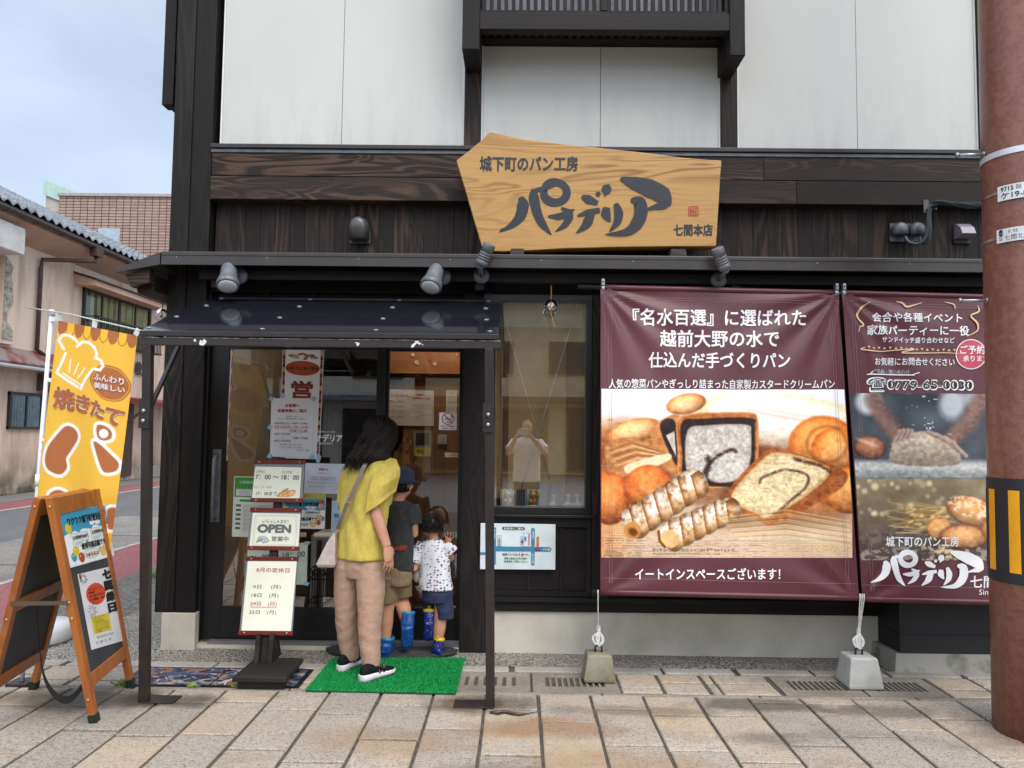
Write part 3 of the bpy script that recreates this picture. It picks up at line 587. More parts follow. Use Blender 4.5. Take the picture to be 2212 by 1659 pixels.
mb = MB(); mb.prism(out, lambda x, y, h: sfr(x, y, h), -.115, 0); SGN = build('plank', mb, WSIGN, SB, .006, seg=3)
def brush(mb, tr, h, m=0, fat=1.0):
    T = lambda pts: [tr(*p) for p in pts]; k = np.linalg.norm(np.array(tr(1, 0))-np.array(tr(0, 0)))*fat*1.12
    st = lambda p, w: mb.stroke(T(p), [x*k for x in w], FRB, h, m)
    global FRB
    st([(425, 1190), (440, 1235), (424, 1305), (375, 1358), (296, 1402)], [22, 66, 58, 36, 3]); st([(345, 1372), (300, 1388)], [12, 2])
    st([(508, 1142), (506, 1195), (528, 1290), (560, 1355), (612, 1418)], [24, 58, 50, 44, 4])
    ring = [(635+70*math.cos(a), 1162+61*math.sin(a)) for a in [math.pi+.2+i*2*math.pi/12 for i in range(13)]]; st(ring, [30, 46, 50, 42, 40, 42, 44, 44, 42, 46, 48, 44, 34]); st([(515, 1150), (560, 1140)], [20, 30])
    st([(592, 1306), (650, 1308), (700, 1296), (735, 1290)], [10, 36, 40, 20]); st([(670, 1256), (695, 1266), (720, 1275), (752, 1264)], [10, 22, 24, 4]); st([(722, 1270), (720, 1310), (692, 1358), (636, 1398)], [26, 44, 34, 3])
    st([(795, 1186), (835, 1204), (892, 1228)], [16, 50, 22]); st([(768, 1304), (830, 1284), (905, 1268)], [8, 34, 26]); st([(855, 1278), (832, 1338), (806, 1372), (760, 1408)], [38, 54, 36, 3])
    st([(880, 1178), (893, 1172), (908, 1164)], [10, 30, 8]); st([(918, 1134), (948, 1144), (972, 1150)], [24, 64, 22]); st([(940, 1165), (934, 1186)], [24, 3])
    st([(945, 1252), (942, 1295), (968, 1338)], [34, 54, 8]); st([(1000, 1228), (1017, 1285), (1008, 1340), (962, 1398)], [22, 50, 42, 3])
    st([(1028, 1078), (1110, 1105), (1200, 1135), (1285, 1180), (1322, 1245)], [14, 68, 96, 92, 20]); st([(1322, 1200), (1290, 1235), (1235, 1250), (1176, 1268)], [40, 48, 26, 4])
    st([(1090, 1208), (1140, 1222), (1152, 1285), (1122, 1355), (1060, 1402), (934, 1416)], [14, 70, 72, 66, 40, 2]); st([(1050, 1398), (1062, 1424)], [30, 4])
FRB = sfr
mb = MB(); brush(mb, lambda x, y: (x, y), .002)
mb.text('城下町のパン工房', 180, 1035, 772, 942, sfr, .002, 0, .03); mb.text('七間本店', 1348, 1425, 1585, 1352, sfr, .002, 0, .03)
CARVE = mat('carved black paint', (.012, .013, .015), .3, (.02, .022, .025), 40)
build('carved_lettering', mb, CARVE, SB)
mb = MB(); FRB = sfr
for p in ([(1440, 1248), (1496, 1246)], [(1496, 1246), (1497, 1302)], [(1497, 1302), (1440, 1303)], [(1440, 1303), (1440, 1248)], [(1468, 1250), (1468, 1300)], [(1446, 1262), (1462, 1262)], [(1446, 1275), (1492, 1274)], [(1474, 1258), (1492, 1258)], [(1446, 1290), (1462, 1286)], [(1476, 1284), (1490, 1296)], [(1484, 1276), (1478, 1298)], [(1452, 1256), (1454, 1298)]): mb.stroke(p, [4.2, 4.2], sfr, .002, 0, 2)
build('red_seal', mb, REDI, SB)
for x0, x1, y0, y1 in ((1104, 1131, 536, 562), (1450, 1482, 537, 565)):
    a, b = PY(x0, y0, -.28), PY(x1, y1, -.28); mb = MB(); mb.hexa([(a[0]-.012, -.29, 2.66), (b[0]+.005, -.29, 2.66), (b[0]+.005, -.12, 2.69), (a[0]-.012, -.12, 2.69), (a[0], -.275, a[2]), (b[0], -.275, a[2]), (b[0], -.12, a[2]), (a[0], -.12, a[2])]); build('support_block', mb, DARKX, SB, .003)
# ================================================================== spot lights
LENS = mat('frosted lamp lens', (.62, .62, .60), .25, (.5, .5, .48), 60, bump=.002, bs=150)
def flood(px, py, lean, label):
    c = PY(px, py, -.3); t = thing('flood_light', label, 'flood light', (c[0], -.2, c[2]), 'black flood lights over the entrance')
    base = Vector((c[0]+(.03 if lean > 0 else .05), -.2, c[2]+.03)); mb = MB(); mb.lathe([(.055, 0), (.055, .02), (.04, .03)], base, (0, -1, 0), 20); build('mount_plate', mb, CHARM, t)
    mb = MB(); mb.tube([base+Vector((0, -.02, 0)), Vector((c[0], -.31, c[2]+.02))], .014, 8); build('bracket_arm', mb, CHARM, t)
    d = Vector((lean*.42, -.48, -.78)).normalized(); h = Vector((c[0], -.33, c[2]))-d*.09
    mb = MB(); mb.lathe([(.002, -.002), (.046, 0), (.05, .01), (.054, .08), (.066, .135), (.071, .14), (.072, .172), (.066, .176)], h, d, 26); build('lamp_housing', mb, CHARM, t)
    mb = MB(); mb.lathe([(.0655, .170), (.055, .182), (.03, .189), (.002, .191)], h, d, 26); build('lens', mb, LENS, t)
flood(497, 600, .35, 'black cylindrical flood light with pale lens at the left end of the entrance eave')
flood(938, 602, -.4, 'black cylindrical flood light with pale lens above the right side of the entrance')
def spot(px, py, lean, label):
    c = PY(px, py, -.205); t = thing('spotlight', label, 'spotlight', (c[0], -.2, c[2]), 'small ribbed spotlights aimed up at the wooden sign')
    b = Vector((c[0], -.2, c[2])); mb = MB(); mb.lathe([(.054, 0), (.054, .012), (.047, .02), (.012, .022)], b, (0, -1, 0), 22)
    for s in (-1, 1): mb.lathe([(.006, .02), (.005, .025)], b+Vector((s*.032, 0, .012)), (0, -1, 0), 8)
    build('mount_plate', mb, CHARM, t); k = b+Vector((lean*.0, -.175, .03)); mb = MB(); mb.tube([b+Vector((0, -.02, 0)), b+Vector((0, -.1, 0)), k], .014, 10); mb.ball(k, .026); build('bracket_arm', mb, CHARM, t)
    d = Vector((lean*.5, -.25, .80)).normalized(); mb = MB(); pr = [(.002, -.005), (.034, 0), (.041, .01)]
    for i in range(4): z = .035+i*.018; pr += [(.041, z), (.0385, z+.001), (.0385, z+.004), (.041, z+.005)]
    pr += [(.041, .145), (.037, .15), (.002, .148)]; mb.lathe(pr, k+d*.005, d, 24); build('lamp_housing', mb, CHARM, t)
spot(1040, 596, .75, 'small ribbed spotlight under the lower left corner of the wooden sign'); spot(1552, 605, -.75, 'small ribbed spotlight under the lower right corner of the wooden sign')
# wall vents, cables
t = thing('vent_hood', 'dark rounded vent hood on the board wall left of the wooden sign', 'vent', (-1.13, .03, 2.83))
VM = mat('dark vent metal', (.045, .043, .042), .32, (.07, .066, .064), 10, spec=.6)
mb = MB(); c = PY(777, 495, 0); mb.box(c[0]-.072, c[0]+.072, .012, .029, c[2]-.1, c[2]+.0); build('back_plate', mb, VM, t, .004)
mb = MB(); prof = [(math.cos(a)*.066, math.sin(a)*.066) for a in [math.pi*i/14 for i in range(15)]]; rings = []
for y, s in ((.012, 1.05), (-.02, 1.05), (-.055, .98), (-.085, .8), (-.097, .45)): rings.append([(c[0]+x*s, y, c[2]+.01+z*s) for x, z in prof]+[(c[0]-.066*s, y, c[2]-.06-.02*(y < 0)), (c[0]+.066*s, y, c[2]-.06-.02*(y < 0))])
mb.loft(rings); build('hood', mb, VM, t)
def capv(px, py, i):
    c = PY(px, py, 0); t = thing('cable_inlet_cap', ['rounded cable inlet cap on the board wall, farther from the utility pole', 'rounded cable inlet cap on the board wall, nearer the utility pole'][i], 'cable cap', (c[0], .03, c[2]), 'cable inlet caps high on the wall')
    mb = MB(); mb.box(c[0]-.05, c[0]+.05, .008, .029, c[2]-.07, c[2]+.06); build('back_plate', mb, CHARM, t, .006); mb = MB()
    pr = [(math.cos(a)*.05, math.sin(a)*.05) for a in [math.pi*j/10 for j in range(11)]]; mb.loft([[(c[0]+x*s, y, c[2]+.005+z*s) for x, z in pr]+[(c[0]-.05*s, y, c[2]-.03), (c[0]+.05*s, y, c[2]-.03)] for y, s in ((.01, 1), (-.04, 1), (-.06, .85), (-.068, .5))]); build('hood', mb, CHARM, t)
capv(1940, 500, 0); capv(1976, 500, 1)
CAB = mat('grey cable sheath', (.055, .065, .072), .45, (.035, .042, .046), 30)
def wp(l): return [PY(x, y, Y) for x, y, Y in l]
def spline(P, n=6):
    P = [np.array(p) for p in P]; out = []; k = len(P)
    for i in range(k-1):
        a, b, c, d = P[max(i-1, 0)], P[i], P[i+1], P[min(i+2, k-1)]
        for j in range(n): t = j/n; out.append(.5*((2*b)+(c-a)*t+(2*a-5*b+4*c-d)*t*t+(3*b-a-3*c+d)*t**3))
    out.append(P[-1]); return out
mb = MB()
mb.tube(spline(wp([(1953, 507, -.03), (1962, 522, -.07), (1982, 527, -.1), (1998, 515, -.12), (2004, 490, -.13), (2006, 455, -.14), (2018, 438, -.16), (2042, 437, -.3), (2085, 446, -.6), (2125, 444, -.95)])), .0125, 8)
mb.tube(spline(wp([(1985, 507, -.03), (1990, 523, -.08), (2003, 524, -.11), (2009, 500, -.13), (2009, 460, -.14), (2020, 440, -.17), (2060, 440, -.35), (2125, 441, -.95)])), .010, 8)
mb.tube(spline(wp([(1999, 520, -.09), (2006, 500, -.12), (2005, 462, -.13), (2013, 446, -.16), (2050, 438, -.33), (2125, 447, -.95)])), .009, 8)
tag(build('service_cable', mb, CAB), 'bundle of grey service cables looping from the wall caps to the utility pole', 'cable')
mb = MB(); a = PY(1994, 432, -.08); mb.box(a[0], a[0]+.035, -.085, -.078, a[2]-.09, a[2]); mb.bar((a[0]+.02, -.08, a[2]-.07), (a[0]+.05, -.15, a[2]-.08), .012, .012); tag(build('cable_bracket', mb, VM), 'small metal cable bracket screwed to the beam near the pole', 'bracket')
t = thing('wall_light', 'pale quarter-round wall light on the board wall beside the utility pole', 'wall light', (3.03, .03, 2.87)); a = PY(2065, 482, 0); b = PY(2096, 516, 0)
mb = MB(); pr = [(-.02, b[2]), (.03, b[2]), (.03, a[2]), (.0, a[2]-.005), (-.05, a[2]-.04), (-.075, b[2]+.02)]; mb.loft([[(x, y, z) for y, z in pr] for x in (a[0], b[0])], 0, False); build('shade', mb, mat('mauve grey shade', S('#8d8790'), .4), t, .003); mb = MB(); mb.box(a[0]-.01, b[0]+.01, .01, .029, b[2]-.03, b[2]-.002); build('base', mb, BLACKM, t)
# ================================================================== entrance canopy
CN = thing('entrance_canopy', 'dark smoked canopy on slim brown steel posts over the entrance', 'canopy', (-1.1, -.6, 0))
x0, x1 = -2.085, -.115
mb = MB()
def roofz(v): return 2.405-(2.405-2.035)*(v**1.25)
mb.grid(lambda u, v: (x0+(x1-x0)*u, -.02-v*1.09, roofz(v)), 12, 12); mb.grid(lambda u, v: (x0+(x1-x0)*(1-u), -.02-v*1.09, roofz(v)-.006), 12, 12)
SMOKE = mat('smoked polycarbonate', (.013, .014, .019), .06, (.016, .017, .024), 3, spec=.6, coat=.3); SMOKE.node_tree.nodes['Principled BSDF'].inputs['Alpha'].default_value = .86
build('roof_sheet', mb, SMOKE, CN)
mb = MB(); mb.box(x0-.005, x1+.005, -1.112, -1.095, 2.008, 2.036); build('front_trim', mb, IRON, CN, .002)
CHIP = mat('chipped brown paint', (.026, .018, .016), .4, (.70, .69, .67), 9, .66, .665)
mb = MB(); mb.box(x0-.01, x1+.012, -1.10, -1.065, 1.958, 1.998); build('front_rail', mb, CHIP, CN, .003)
mb = MB(); mb.box(x0-.008, x1+.01, -1.1005, -1.07, 1.9985, 2.0015); build('worn_edge', mb, mat('bare worn edge', (.5, .48, .45), .5, (.05, .04, .036), 18, .42, .58), CN)
for x in (x0+.02, x0+.68, x0+1.33, x1-.03):
    mb = MB(); mb.hexa([(x-.015, -1.07, 1.97), (x+.015, -1.07, 1.97), (x+.015, .0, 2.34), (x-.015, .0, 2.34), (x-.015, -1.07, 1.998), (x+.015, -1.07, 1.998), (x+.015, .0, 2.372), (x-.015, .0, 2.372)]); build('rafter', mb, IRON, CN)
mb = MB(); mb.box(x0, x1, -.03, .0, 2.385, 2.412); mb.box(-.25, -.2, -.03, -.019, 2.36, 2.46); build('wall_plate', mb, IRON, CN, .002)
for i, x in enumerate((-2.055, -.165)):
    lean = -.002
    mb = MB(); w = .024
    mb.hexa([(x-w+(.03 if i else .03), -1.04, .0), (x+w+.03, -1.04, .0), (x+w+.03, -.99, .0), (x-w+.03, -.99, .0), (x-w, -1.10, 1.958), (x+w, -1.10, 1.958), (x+w, -1.055, 1.958), (x-w, -1.055, 1.958)]); po_ = build('post', mb, IRON, CN, .003)
    mb = MB(); mb.box(x-.028, x+.03, -1.096, -1.05, 1.50, 1.66)
    for z in (1.54, 1.595): mb.lathe([(.012, 0), (.012, .008), (.006, .014)], (x, -1.096, z), (0, -1, 0), 8, 1)
    build('splice_bolts', mb, [IRON, ALU], po_)
    mb = MB(); px = (x+.02, x+.2) if i == 0 else (x-.17, x+.05); mb.box(px[0], px[1], -1.05, -.93, .009, .017); build('base_plate', mb, IRON, CN, .002)
for x in (-2.055, -.165):
    mb = MB(); mb.bar((x, -1.02, 1.62), (x, -.62, 2.09), .02, .022); build('brace', mb, IRON, CN)
for i in range(4):
    for u, v in ((.02+.31*i, .06), (.05+.3*i, .42), (.03+.31*i, .72), (.01+.322*i, .95)):
        if u < .99:
            mb = MB(); p = (x0+(x1-x0)*u, -.02-v*1.09, roofz(v)+.001); mb.lathe([(.009, 0), (.008, .003), (.004, .005)], p, (0, -.33, 1), 6); mb.bar((p[0]-.014, p[1], p[2]+.002), (p[0]+.014, p[1], p[2]+.002), .005, .003); build('roof_clip', mb, mat('dull clip', (.42, .42, .42), .5), CN)
# ================================================================== utility pole
UP = thing('utility_pole', 'brown sheathed utility pole with a black and yellow striped band at the right edge', 'utility pole', (2.745, -1.25, 0))
PM = speckle('brown pole sheath', S('#794a3c'), S('#835244'), S('#936856'), 60, .42, .02, .0004, .15, .35, .4)
pc = (2.672, -1.27); pr_ = lambda z: .213-.0062*z
mb = MB(); mb.lathe([(pr_(z), z) for z in (-.02, 1, 2, 3, 4, 5, 6, 7)], (pc[0], pc[1], 0), n=48); build('shaft', mb, PM, UP)
def cyl(mb, z0, z1, off, m, a0=-180., a1=180., n=48):
    A = [rad(a0+(a1-a0)*i/n) for i in range(n+1)]; r0, r1 = pr_(z0)+off, pr_(z1)+off
    f = lambda z, r: [(pc[0]+math.sin(a)*r, pc[1]-math.cos(a)*r, z) for a in A]
    vs = f(z0, r0)+f(z1, r1); k = n+1; mb.add(vs, [(i, i+1, k+i+1, k+i) for i in range(n)], m, True)
polef = lambda off: (lambda a, z, h=0.: (pc[0]+math.sin(a)*(pr_(z)+off+h), pc[1]-math.cos(a)*(pr_(z)+off+h), z))
zof = lambda px, py: float(PY(px, py, -1.47)[2])
za, zb = zof(2160, 1270), zof(2160, 1036)
mb = MB(); cyl(mb, za, zb, .004, 0); build('warning_band', mb, mat('black rubber band', (.012, .013, .016), .55, (.02, .021, .025), 300, bump=.002, bs=260), UP)
mb = MB(); zc, zd = zof(2160, 1245), zof(2160, 1062)
for k in range(-2, 8):
    a = -57+k*36.; cyl(mb, zc, zd, .0065, 0, a-7.2, a+7.2, 6)
build('yellow_stripes', mb, mat('yellow reflective tape', S('#f0ab10'), .4, S('#e39c08'), 6), UP)
def zband(y, hgt, off=.004): z = zof(2165, y); mb = MB(); cyl(mb, z-hgt/2, z+hgt/2, off, 0); return mb
build('white_band', zband(313, .032), mat('aluminium band', (.72, .73, .74), .3, metal=.2), UP); build('plate_strap', zband(400, .013), mat('dull strap', (.5, .47, .43), .4, (.1, .07, .05), 9, metal=.3), UP); build('plate_strap', zband(500, .013), MC['dull strap'], UP)
def pplate(y0, y1, a0, a1):
    z1, z0 = zof(2180, y0), zof(2180, y1); mb = MB(); cyl(mb, z0, z1, .009, 0, a0, a1, 20); o = build('number_plate', mb, mat('white enamel plate', (.74, .75, .75), .35, (.62, .62, .6), 14, .5, .75), UP); return z0, z1, o, polef(.0105)
z0, z1, o, pf = pplate(388, 421, -68, 14); mb = MB(); hz = z1-z0; A = lambda d: rad(d)
mb.text('9715', A(-63), z0+hz*.60, A(-46.5), z1-hz*.1, pf, 0, 0, .015); mb.text('ケ19-82', A(-63), z0+hz*.1, A(-23), z0+hz*.52, pf, 0, 0, .01); mb.text('回', A(-43), z0+hz*.62, A(-37), z1-hz*.1, pf, 0); build('plate_lettering', mb, INK, o)
z0, z1, o, pf = pplate(483, 513, -71, 12); mb = MB(); hz = z1-z0
mb.text('E 柱', A(-54), z0+hz*.64, A(-42), z1-hz*.12, pf, 0, 1, .0); mb.text('七間北幹', A(-59), z0+hz*.12, A(-28), z0+hz*.52, pf, 0, 1, .0)
mb.lift = 0; FRB = pf
def pst(pts, w): mb.stroke([(A(a-48), z0+hz*v) for a, v in pts], [A(w)]*len(pts), lambda a, z, h: pf(a, z, h), .0005, 0)
pst([(-16.3+2.7*math.cos(t), .72+.17*math.sin(t)) for t in [i*2*math.pi/14 for i in range(15)]], .55); pst([(-16.3+1.2*math.cos(t), .79+.075*math.sin(t)) for t in [i*2*math.pi/10 for i in range(11)]], .5)
mb.text('NTT', A(-66.8), z0+hz*.34, A(-62), z0+hz*.46, pf, 0, 0, .02); mb.text('西日本', A(-66.8), z0+hz*.16, A(-62), z0+hz*.28, pf, 0, 0, .02); build('plate_lettering', mb, [INK, INKG], o)
for px, py in ((2080, 303), (2082, 636)):
    z = zof(2100, py); mb = MB(); d = Vector((-.95, .1, .0)).normalized(); p = Vector((pc[0], pc[1], z+.01))+d*(pr_(z)-.01); mb.tube([p, p+d*.145], .0085, 10); mb.lathe([(.014, 0), (.014, .014)], p+d*.14, d, 6); mb.lathe([(.016, 0), (.016, .008)], p+d*.01, d, 10); build('step_bolt', mb, STEEL, UP)
# ================================================================== hanging banners
VIN = None
def vinyl(nt, p): bumpn(nt, p, noise(nt, coords(nt), 9, 3), .006, .25)
MAROON = mat('maroon vinyl', S('#5a2f36'), .34, S('#53292f'), 3, spec=.3)
PRINT = attr_mat('printed vinyl', .5, None, .25)
def folds(u, v):
    d = 0
    for cu, cv, k, am in ((0, 1, 15, .015), (1, 1, 15, .015), (0, 0, 11, .008), (1, 0, 11, .008)):
        x, y = u-cu, (v-cv)*1.2; r = math.hypot(x, y); th = math.atan2(y, x); d += am*math.exp(-r/.34)*min(1, r/.07)*math.sin(k*th+1.3*cu+cv)
    return d+.004*math.sin(math.pi*v)*math.sin(5*u+2*v)-.02*math.sin(math.pi*u)*(.3+.7*v)*.4
def banner(TL, TR, BR, BL, label):
    t = thing('hanging_banner', label, 'banner', tuple((np.array(BL)+np.array(BR))/2)); fr = QF(TL, TR, BR, BL, folds)
    mb = MB(); mb.grid(lambda u, v: fr(u, v), 90, 90); build('banner_cloth', mb, MAROON, t)
    mb = MB(); d = np.array([0, 0, 0.]); A, Bq = np.array(TL), np.array(TR); mb.tube([A+(Bq-A)*u+np.array([0, .012, -.004]) for u in np.linspace(0, 1, 12)], .02, 12); build('top_sleeve', mb, MAROON, t)
    A, Bq = np.array(BL), np.array(BR); mb = MB(); mb.tube([A+(Bq-A)*u+np.array([0, .012, .004]) for u in np.linspace(0, 1, 12)], .018, 12); build('bottom_sleeve', mb, MAROON, t)
    mb = MB(); st = mat('pale stitching', S('#8c6a6e'), .7)
    for a, b in (((.006, .958), (.994, .958)), ((.006, .966), (.994, .966)), ((.035, .03), (.035, .955)), ((.965, .03), (.965, .955)), ((.006, .045), (.994, .045)), ((.045, .03), (.045, .955)), ((.955, .03), (.955, .955))):
        n = 60; pts = [(a[0]+(b[0]-a[0])*i/n, a[1]+(b[1]-a[1])*i/n) for i in range(n+1)]; mb.stroke(pts, [.0012]*(n+1), fr, .002, 0, 1)
    build('stitching', mb, st, t); return t, fr
def inv(fr):                        # photo position -> (u, v) of a sheet (nearly planar parallelogram)
    O = fr(0, 0); U = fr(1, 0)-O; V = fr(0, 1)-O; n = np.cross(U, V); Mx = np.linalg.pinv(np.stack([U, V], 1))
    return lambda px, py: Mx @ (PP(px, py, O, n)-O)
TL, TR, BR, BL = PY(1297, 619, -.28), PY(1812, 631, -.28), PY(1856, 1294, -.6), PY(1297, 1281, -.6)
B1, f1 = banner(TL, TR, BR, BL, 'large maroon vinyl banner with a picture of sliced bread beside the shop window'); i1 = inv(f1)
c7 = lambda x, y: i1(1242+x*.4557, 594+y*.4557)
def T7(mb, s, x0, y1, x1, y0, m=0, b=0.01, cc=None, fr=None, h=.0035, keep=None):
    cc = cc or c7; fr = fr or f1; a, bq = cc(x0, y1), cc(x1, y1); c, d = cc(x0, y0), cc(x1, y0)
    # y1 = lower edge, y0 = upper edge in the photograph
    g = lambda u, v, hh: fr(*((a*(1-u)+bq*u)*(1-v)+(c*(1-u)+d*u)*v), hh)
    return mb.text(s, 0, 0, 1, 1, g, h, m, b)
mb = MB(); T7(mb, '『名水百選』に選ばれた', 272, 240, 1088, 158, b=.022); T7(mb, '越前大野の水で', 400, 340, 962, 258, b=.022); T7(mb, '仕込んだ手づくりパン', 348, 440, 1014, 364, b=.022)
T7(mb, '人気の惣菜パンやぎっしり詰まった自家製カスタードクリームパン', 160, 538, 1222, 492, b=.014); T7(mb, 'イートインスペースございます！', 285, 1444, 972, 1388, b=.022)
build('lettering', mb, WINK, B1)
# bread picture printed on it
a = Art(330, 224, '#f1ece8', 118, 540, 1312, 1340)
g1, g2 = a.noise(14, 10, 1, 4), a.noise(60, 40, 8, 3)
BRWN = lambda x, y, rx, ry, k, c: a.put(np.clip((1.1-np.hypot((a.X-x)/rx, (a.Y-y)/ry))*2.5, 0, 1)*k, np.clip(np.array(hexc(c))[None, None]+(g1[..., None]-.5)*.35+(g2[..., None]-.5)*.2, 0, 1))
def tex(base, am=.10, n=None, warm=(1, .95, .85)):
    n = g2 if n is None else n; c = np.array(hexc(base)); return np.clip(c[None, None]+(n[..., None]-.5)*am*2*np.array(warm), 0, 1)
def crust(mask, d, base, edge, hi, am=.14, U_=None, V_=None): # printed loaf: paler middle, brown rim
    sh_ = (1.1-.30*np.clip(V_, -1, 1)-.10*np.clip(U_, -1, 1))[..., None] if U_ is not None else 1.
    c = np.array(hexc(hi))*(1-np.clip(d, 0, 1)[..., None]**2)+np.array(hexc(base))*(np.clip(d, 0, 1)[..., None]**2); c = c*(1-np.clip((d-.8)*5, 0, 1)[..., None]*.5)+np.array(hexc(edge))*np.clip((d-.8)*5, 0, 1)[..., None]*.5
    a.put(mask, np.clip(c*sh_+(g2[..., None]-.5)*am*1.6+(g1[..., None]-.5)*am, 0, 1))
t = np.clip((a.Y-560)/760, 0, 1)[..., None]; a.a = np.array(hexc('#f1f1f3'))*(1-t)+np.array(hexc('#c39f7c'))*t
for cx, cy, rx, ry, q in ((680, 1010, 330, 90, .75), (900, 830, 90, 120, .8), (330, 960, 230, 120, .6), (1050, 1150, 260, 70, .6), (470, 1290, 260, 40, .55), (760, 1160, 130, 60, .6)): a.put(np.clip(1.15-np.hypot((a.X-cx)/rx, (a.Y-cy)/ry), 0, 1)*q, '#5a3420')
a.put(np.clip((a.Y-1180)/60, 0, 1)*.9, tex('#d9c2a8', .06)); a.put(np.clip((330-a.X)/200, 0, 1)*np.clip((a.Y-640)/100, 0, 1)*.75, '#e0a06a')
BRWN(1150, 900, 300, 260, .95, '#b06e3a'); BRWN(250, 900, 230, 220, .9, '#a9683a'); BRWN(860, 800, 130, 160, .9, '#7a4524'); BRWN(640, 1030, 330, 60, .8, '#9a6a45')
m, u, v, d = a.ell(980, 690, 430, 130, .1, 6); crust(m, d, '#e0c2a4', '#c59368', '#f3e8dc', .14, u, v); 
for k in range(9): a.put(a.line([(640+k*30, 600+k*7), (800+k*60, 605+k*16), (1100+k*20, 640+k*14)], 7, 4)*.35, ['#c9958a', '#fbf4ee', '#cf9a70'][k % 3])
for cx, cy, rx, ry in ((1170, 800, 160, 135), (1235, 830, 120, 110), (1300, 1020, 130, 110)):
    m, u, v, d = a.ell(cx, cy, rx, ry, 0, 3); crust(m, d, '#b5692f', '#8a4a20', '#dca263', .14, u, v)
a.put(np.clip(1-np.abs(np.hypot((a.X-1190)/1.1, a.Y-800)-85)/14, 0, 1)*.5, '#8c4f22')
m, u, v, d = a.ell(525, 610, 95, 48, -.2, 2); crust(m, d, '#b8733f', '#8e5128', '#e7b98c', .14, u, v)
m, u, v, d = a.ell(280, 740, 130, 55, -.25, 2); crust(m, d, '#bd7a45', '#95582b', '#eac091', .14, u, v)
m, sd = a.poly(a.curve([(390, 700), (470, 660), (520, 700), (520, 880), (490, 950), (400, 880), (355, 760)]), 2); a.put(m, tex('#c58a58', .12)); m, sd = a.poly(a.curve([(400, 715), (470, 690), (485, 860), (470, 890)]), 2); a.put(m, tex('#3a2320', .12)); m, sd = a.poly([(430, 760), (470, 740), (478, 860)]); a.put(m, tex('#c8bdb2', .1))
m, sd = a.poly(a.curve([(482, 690), (560, 655), (700, 648), (830, 650), (866, 690), (862, 900), (820, 990), (640, 1010), (500, 980), (488, 850)]), 2); a.put(m, tex('#b9763c', .16)); a.put(np.clip(1-np.abs(sd-4)/5, 0, 1)*.6, '#e2b98b')
m, sd = a.poly(a.curve([(505, 700), (600, 680), (830, 676), (850, 720), (846, 900), (800, 975), (650, 1000), (520, 960), (508, 850)]), 2); a.put(m, tex('#35211f', .12))
m, sd = a.poly(a.curve([(532, 740), (620, 712), (810, 708), (832, 750), (826, 890), (780, 960), (680, 985), (600, 960), (530, 930)]), 2); a.put(m, tex('#c6bfb5', .13))
a.put(a.line(a.curve([(760, 835), (690, 850), (640, 890), (618, 930), (628, 970), (680, 992), (760, 985)], 8)[:50], 15, 3), tex('#3c2724', .1)); a.put(a.line([(628, 868), (640, 890), (618, 940)], 24, 6), tex('#33201e', .1)); m, u, v, d = a.ell(735, 915, 84, 62, 0, 6); a.put(m*.8, tex('#d3cdc3', .13))
g3 = a.noise(110, 75, 77, 2); cm, cs = a.poly(a.curve([(532, 740), (620, 712), (810, 708), (832, 750), (826, 890), (780, 960), (680, 985), (600, 960), (530, 930)]), 2); a.put(cm*np.clip((g3-.58)*7, 0, 1)*.35, '#8f857a'); a.put(cm*np.clip((.4-g3)*6, 0, 1)*.5, '#efe9df'); a.put(cm*np.clip(1-cs/26, 0, 1)*.35, '#a1907f')
m, sd = a.poly(a.curve([(720, 1050), (870, 860), (960, 825), (1160, 880), (1280, 930), (1275, 990), (1180, 1060), (960, 1180), (870, 1165)]), 2); a.put(m, tex('#a2602f', .16))
m, sd = a.poly(a.curve([(738, 1052), (880, 880), (960, 840), (1110, 870), (1205, 930), (1100, 1040), (920, 1145), (860, 1130)]), 2); a.put(m, tex('#e3d0a6', .12)); a.put(a.line(a.curve([(875, 985), (920, 945), (1000, 922), (1095, 945), (1095, 1000), (1030, 1060), (930, 1130)], 8)[:48], 11, 3), tex('#5a3432', .1)); a.put(a.line([(1040, 870), (1160, 900), (1205, 930)], 16, 3), '#5a2f22'); cm, cs = a.poly(a.curve([(738, 1052), (880, 880), (960, 840), (1110, 870), (1205, 930), (1100, 1040), (920, 1145), (860, 1130)]), 2); a.put(cm*np.clip((g3-.57)*7, 0, 1)*.35, '#b3935f'); a.put(cm*np.clip((.4-g3)*6, 0, 1)*.5, '#f6ecd0'); a.put(cm*np.clip(1-cs/22, 0, 1)*.45, '#a9773f')
m, sd = a.poly(a.curve([(150, 800), (260, 770), (400, 820), (440, 850), (430, 880), (250, 950), (170, 950), (145, 870)]), 2); a.put(m, tex('#c08a58', .12))
for k in range(6): a.put(a.line([(165+k*8, 830+k*14), (270+k*6, 795+k*15), (400, 838+k*6)], 6, 2)*.8, ['#8b5a32', '#e8c9a2'][k % 2])
m, sd = a.poly(a.curve([(245, 900), (430, 848), (440, 880), (270, 945)]), 2); a.put(m, tex('#eed9b6', .06))
m, u, v, d = a.ell(165, 1060, 95, 125, 0, 2); crust(m, d, '#a9592a', '#7d3d1b', '#d28a50', .14, u, v); m, u, v, d = a.ell(350, 1010, 120, 110, 0, 2); crust(m, d, '#a85c2e', '#7b3f1d', '#cf8a52', .14, u, v)
a.put(np.clip((a.Y-1205)/30, 0, 1)*np.clip((330-a.X)/20, 0, 1)*.35*(np.sin(a.Y*.55) > .2)*(g2 > .42), '#5c5148'); a.put(np.clip((a.Y-1240)/20, 0, 1)*.3*(np.sin(a.Y*.5) > .3)*(g2 > .5), '#6b5b50')
gs = a.noise(26, 150, 41, 3)
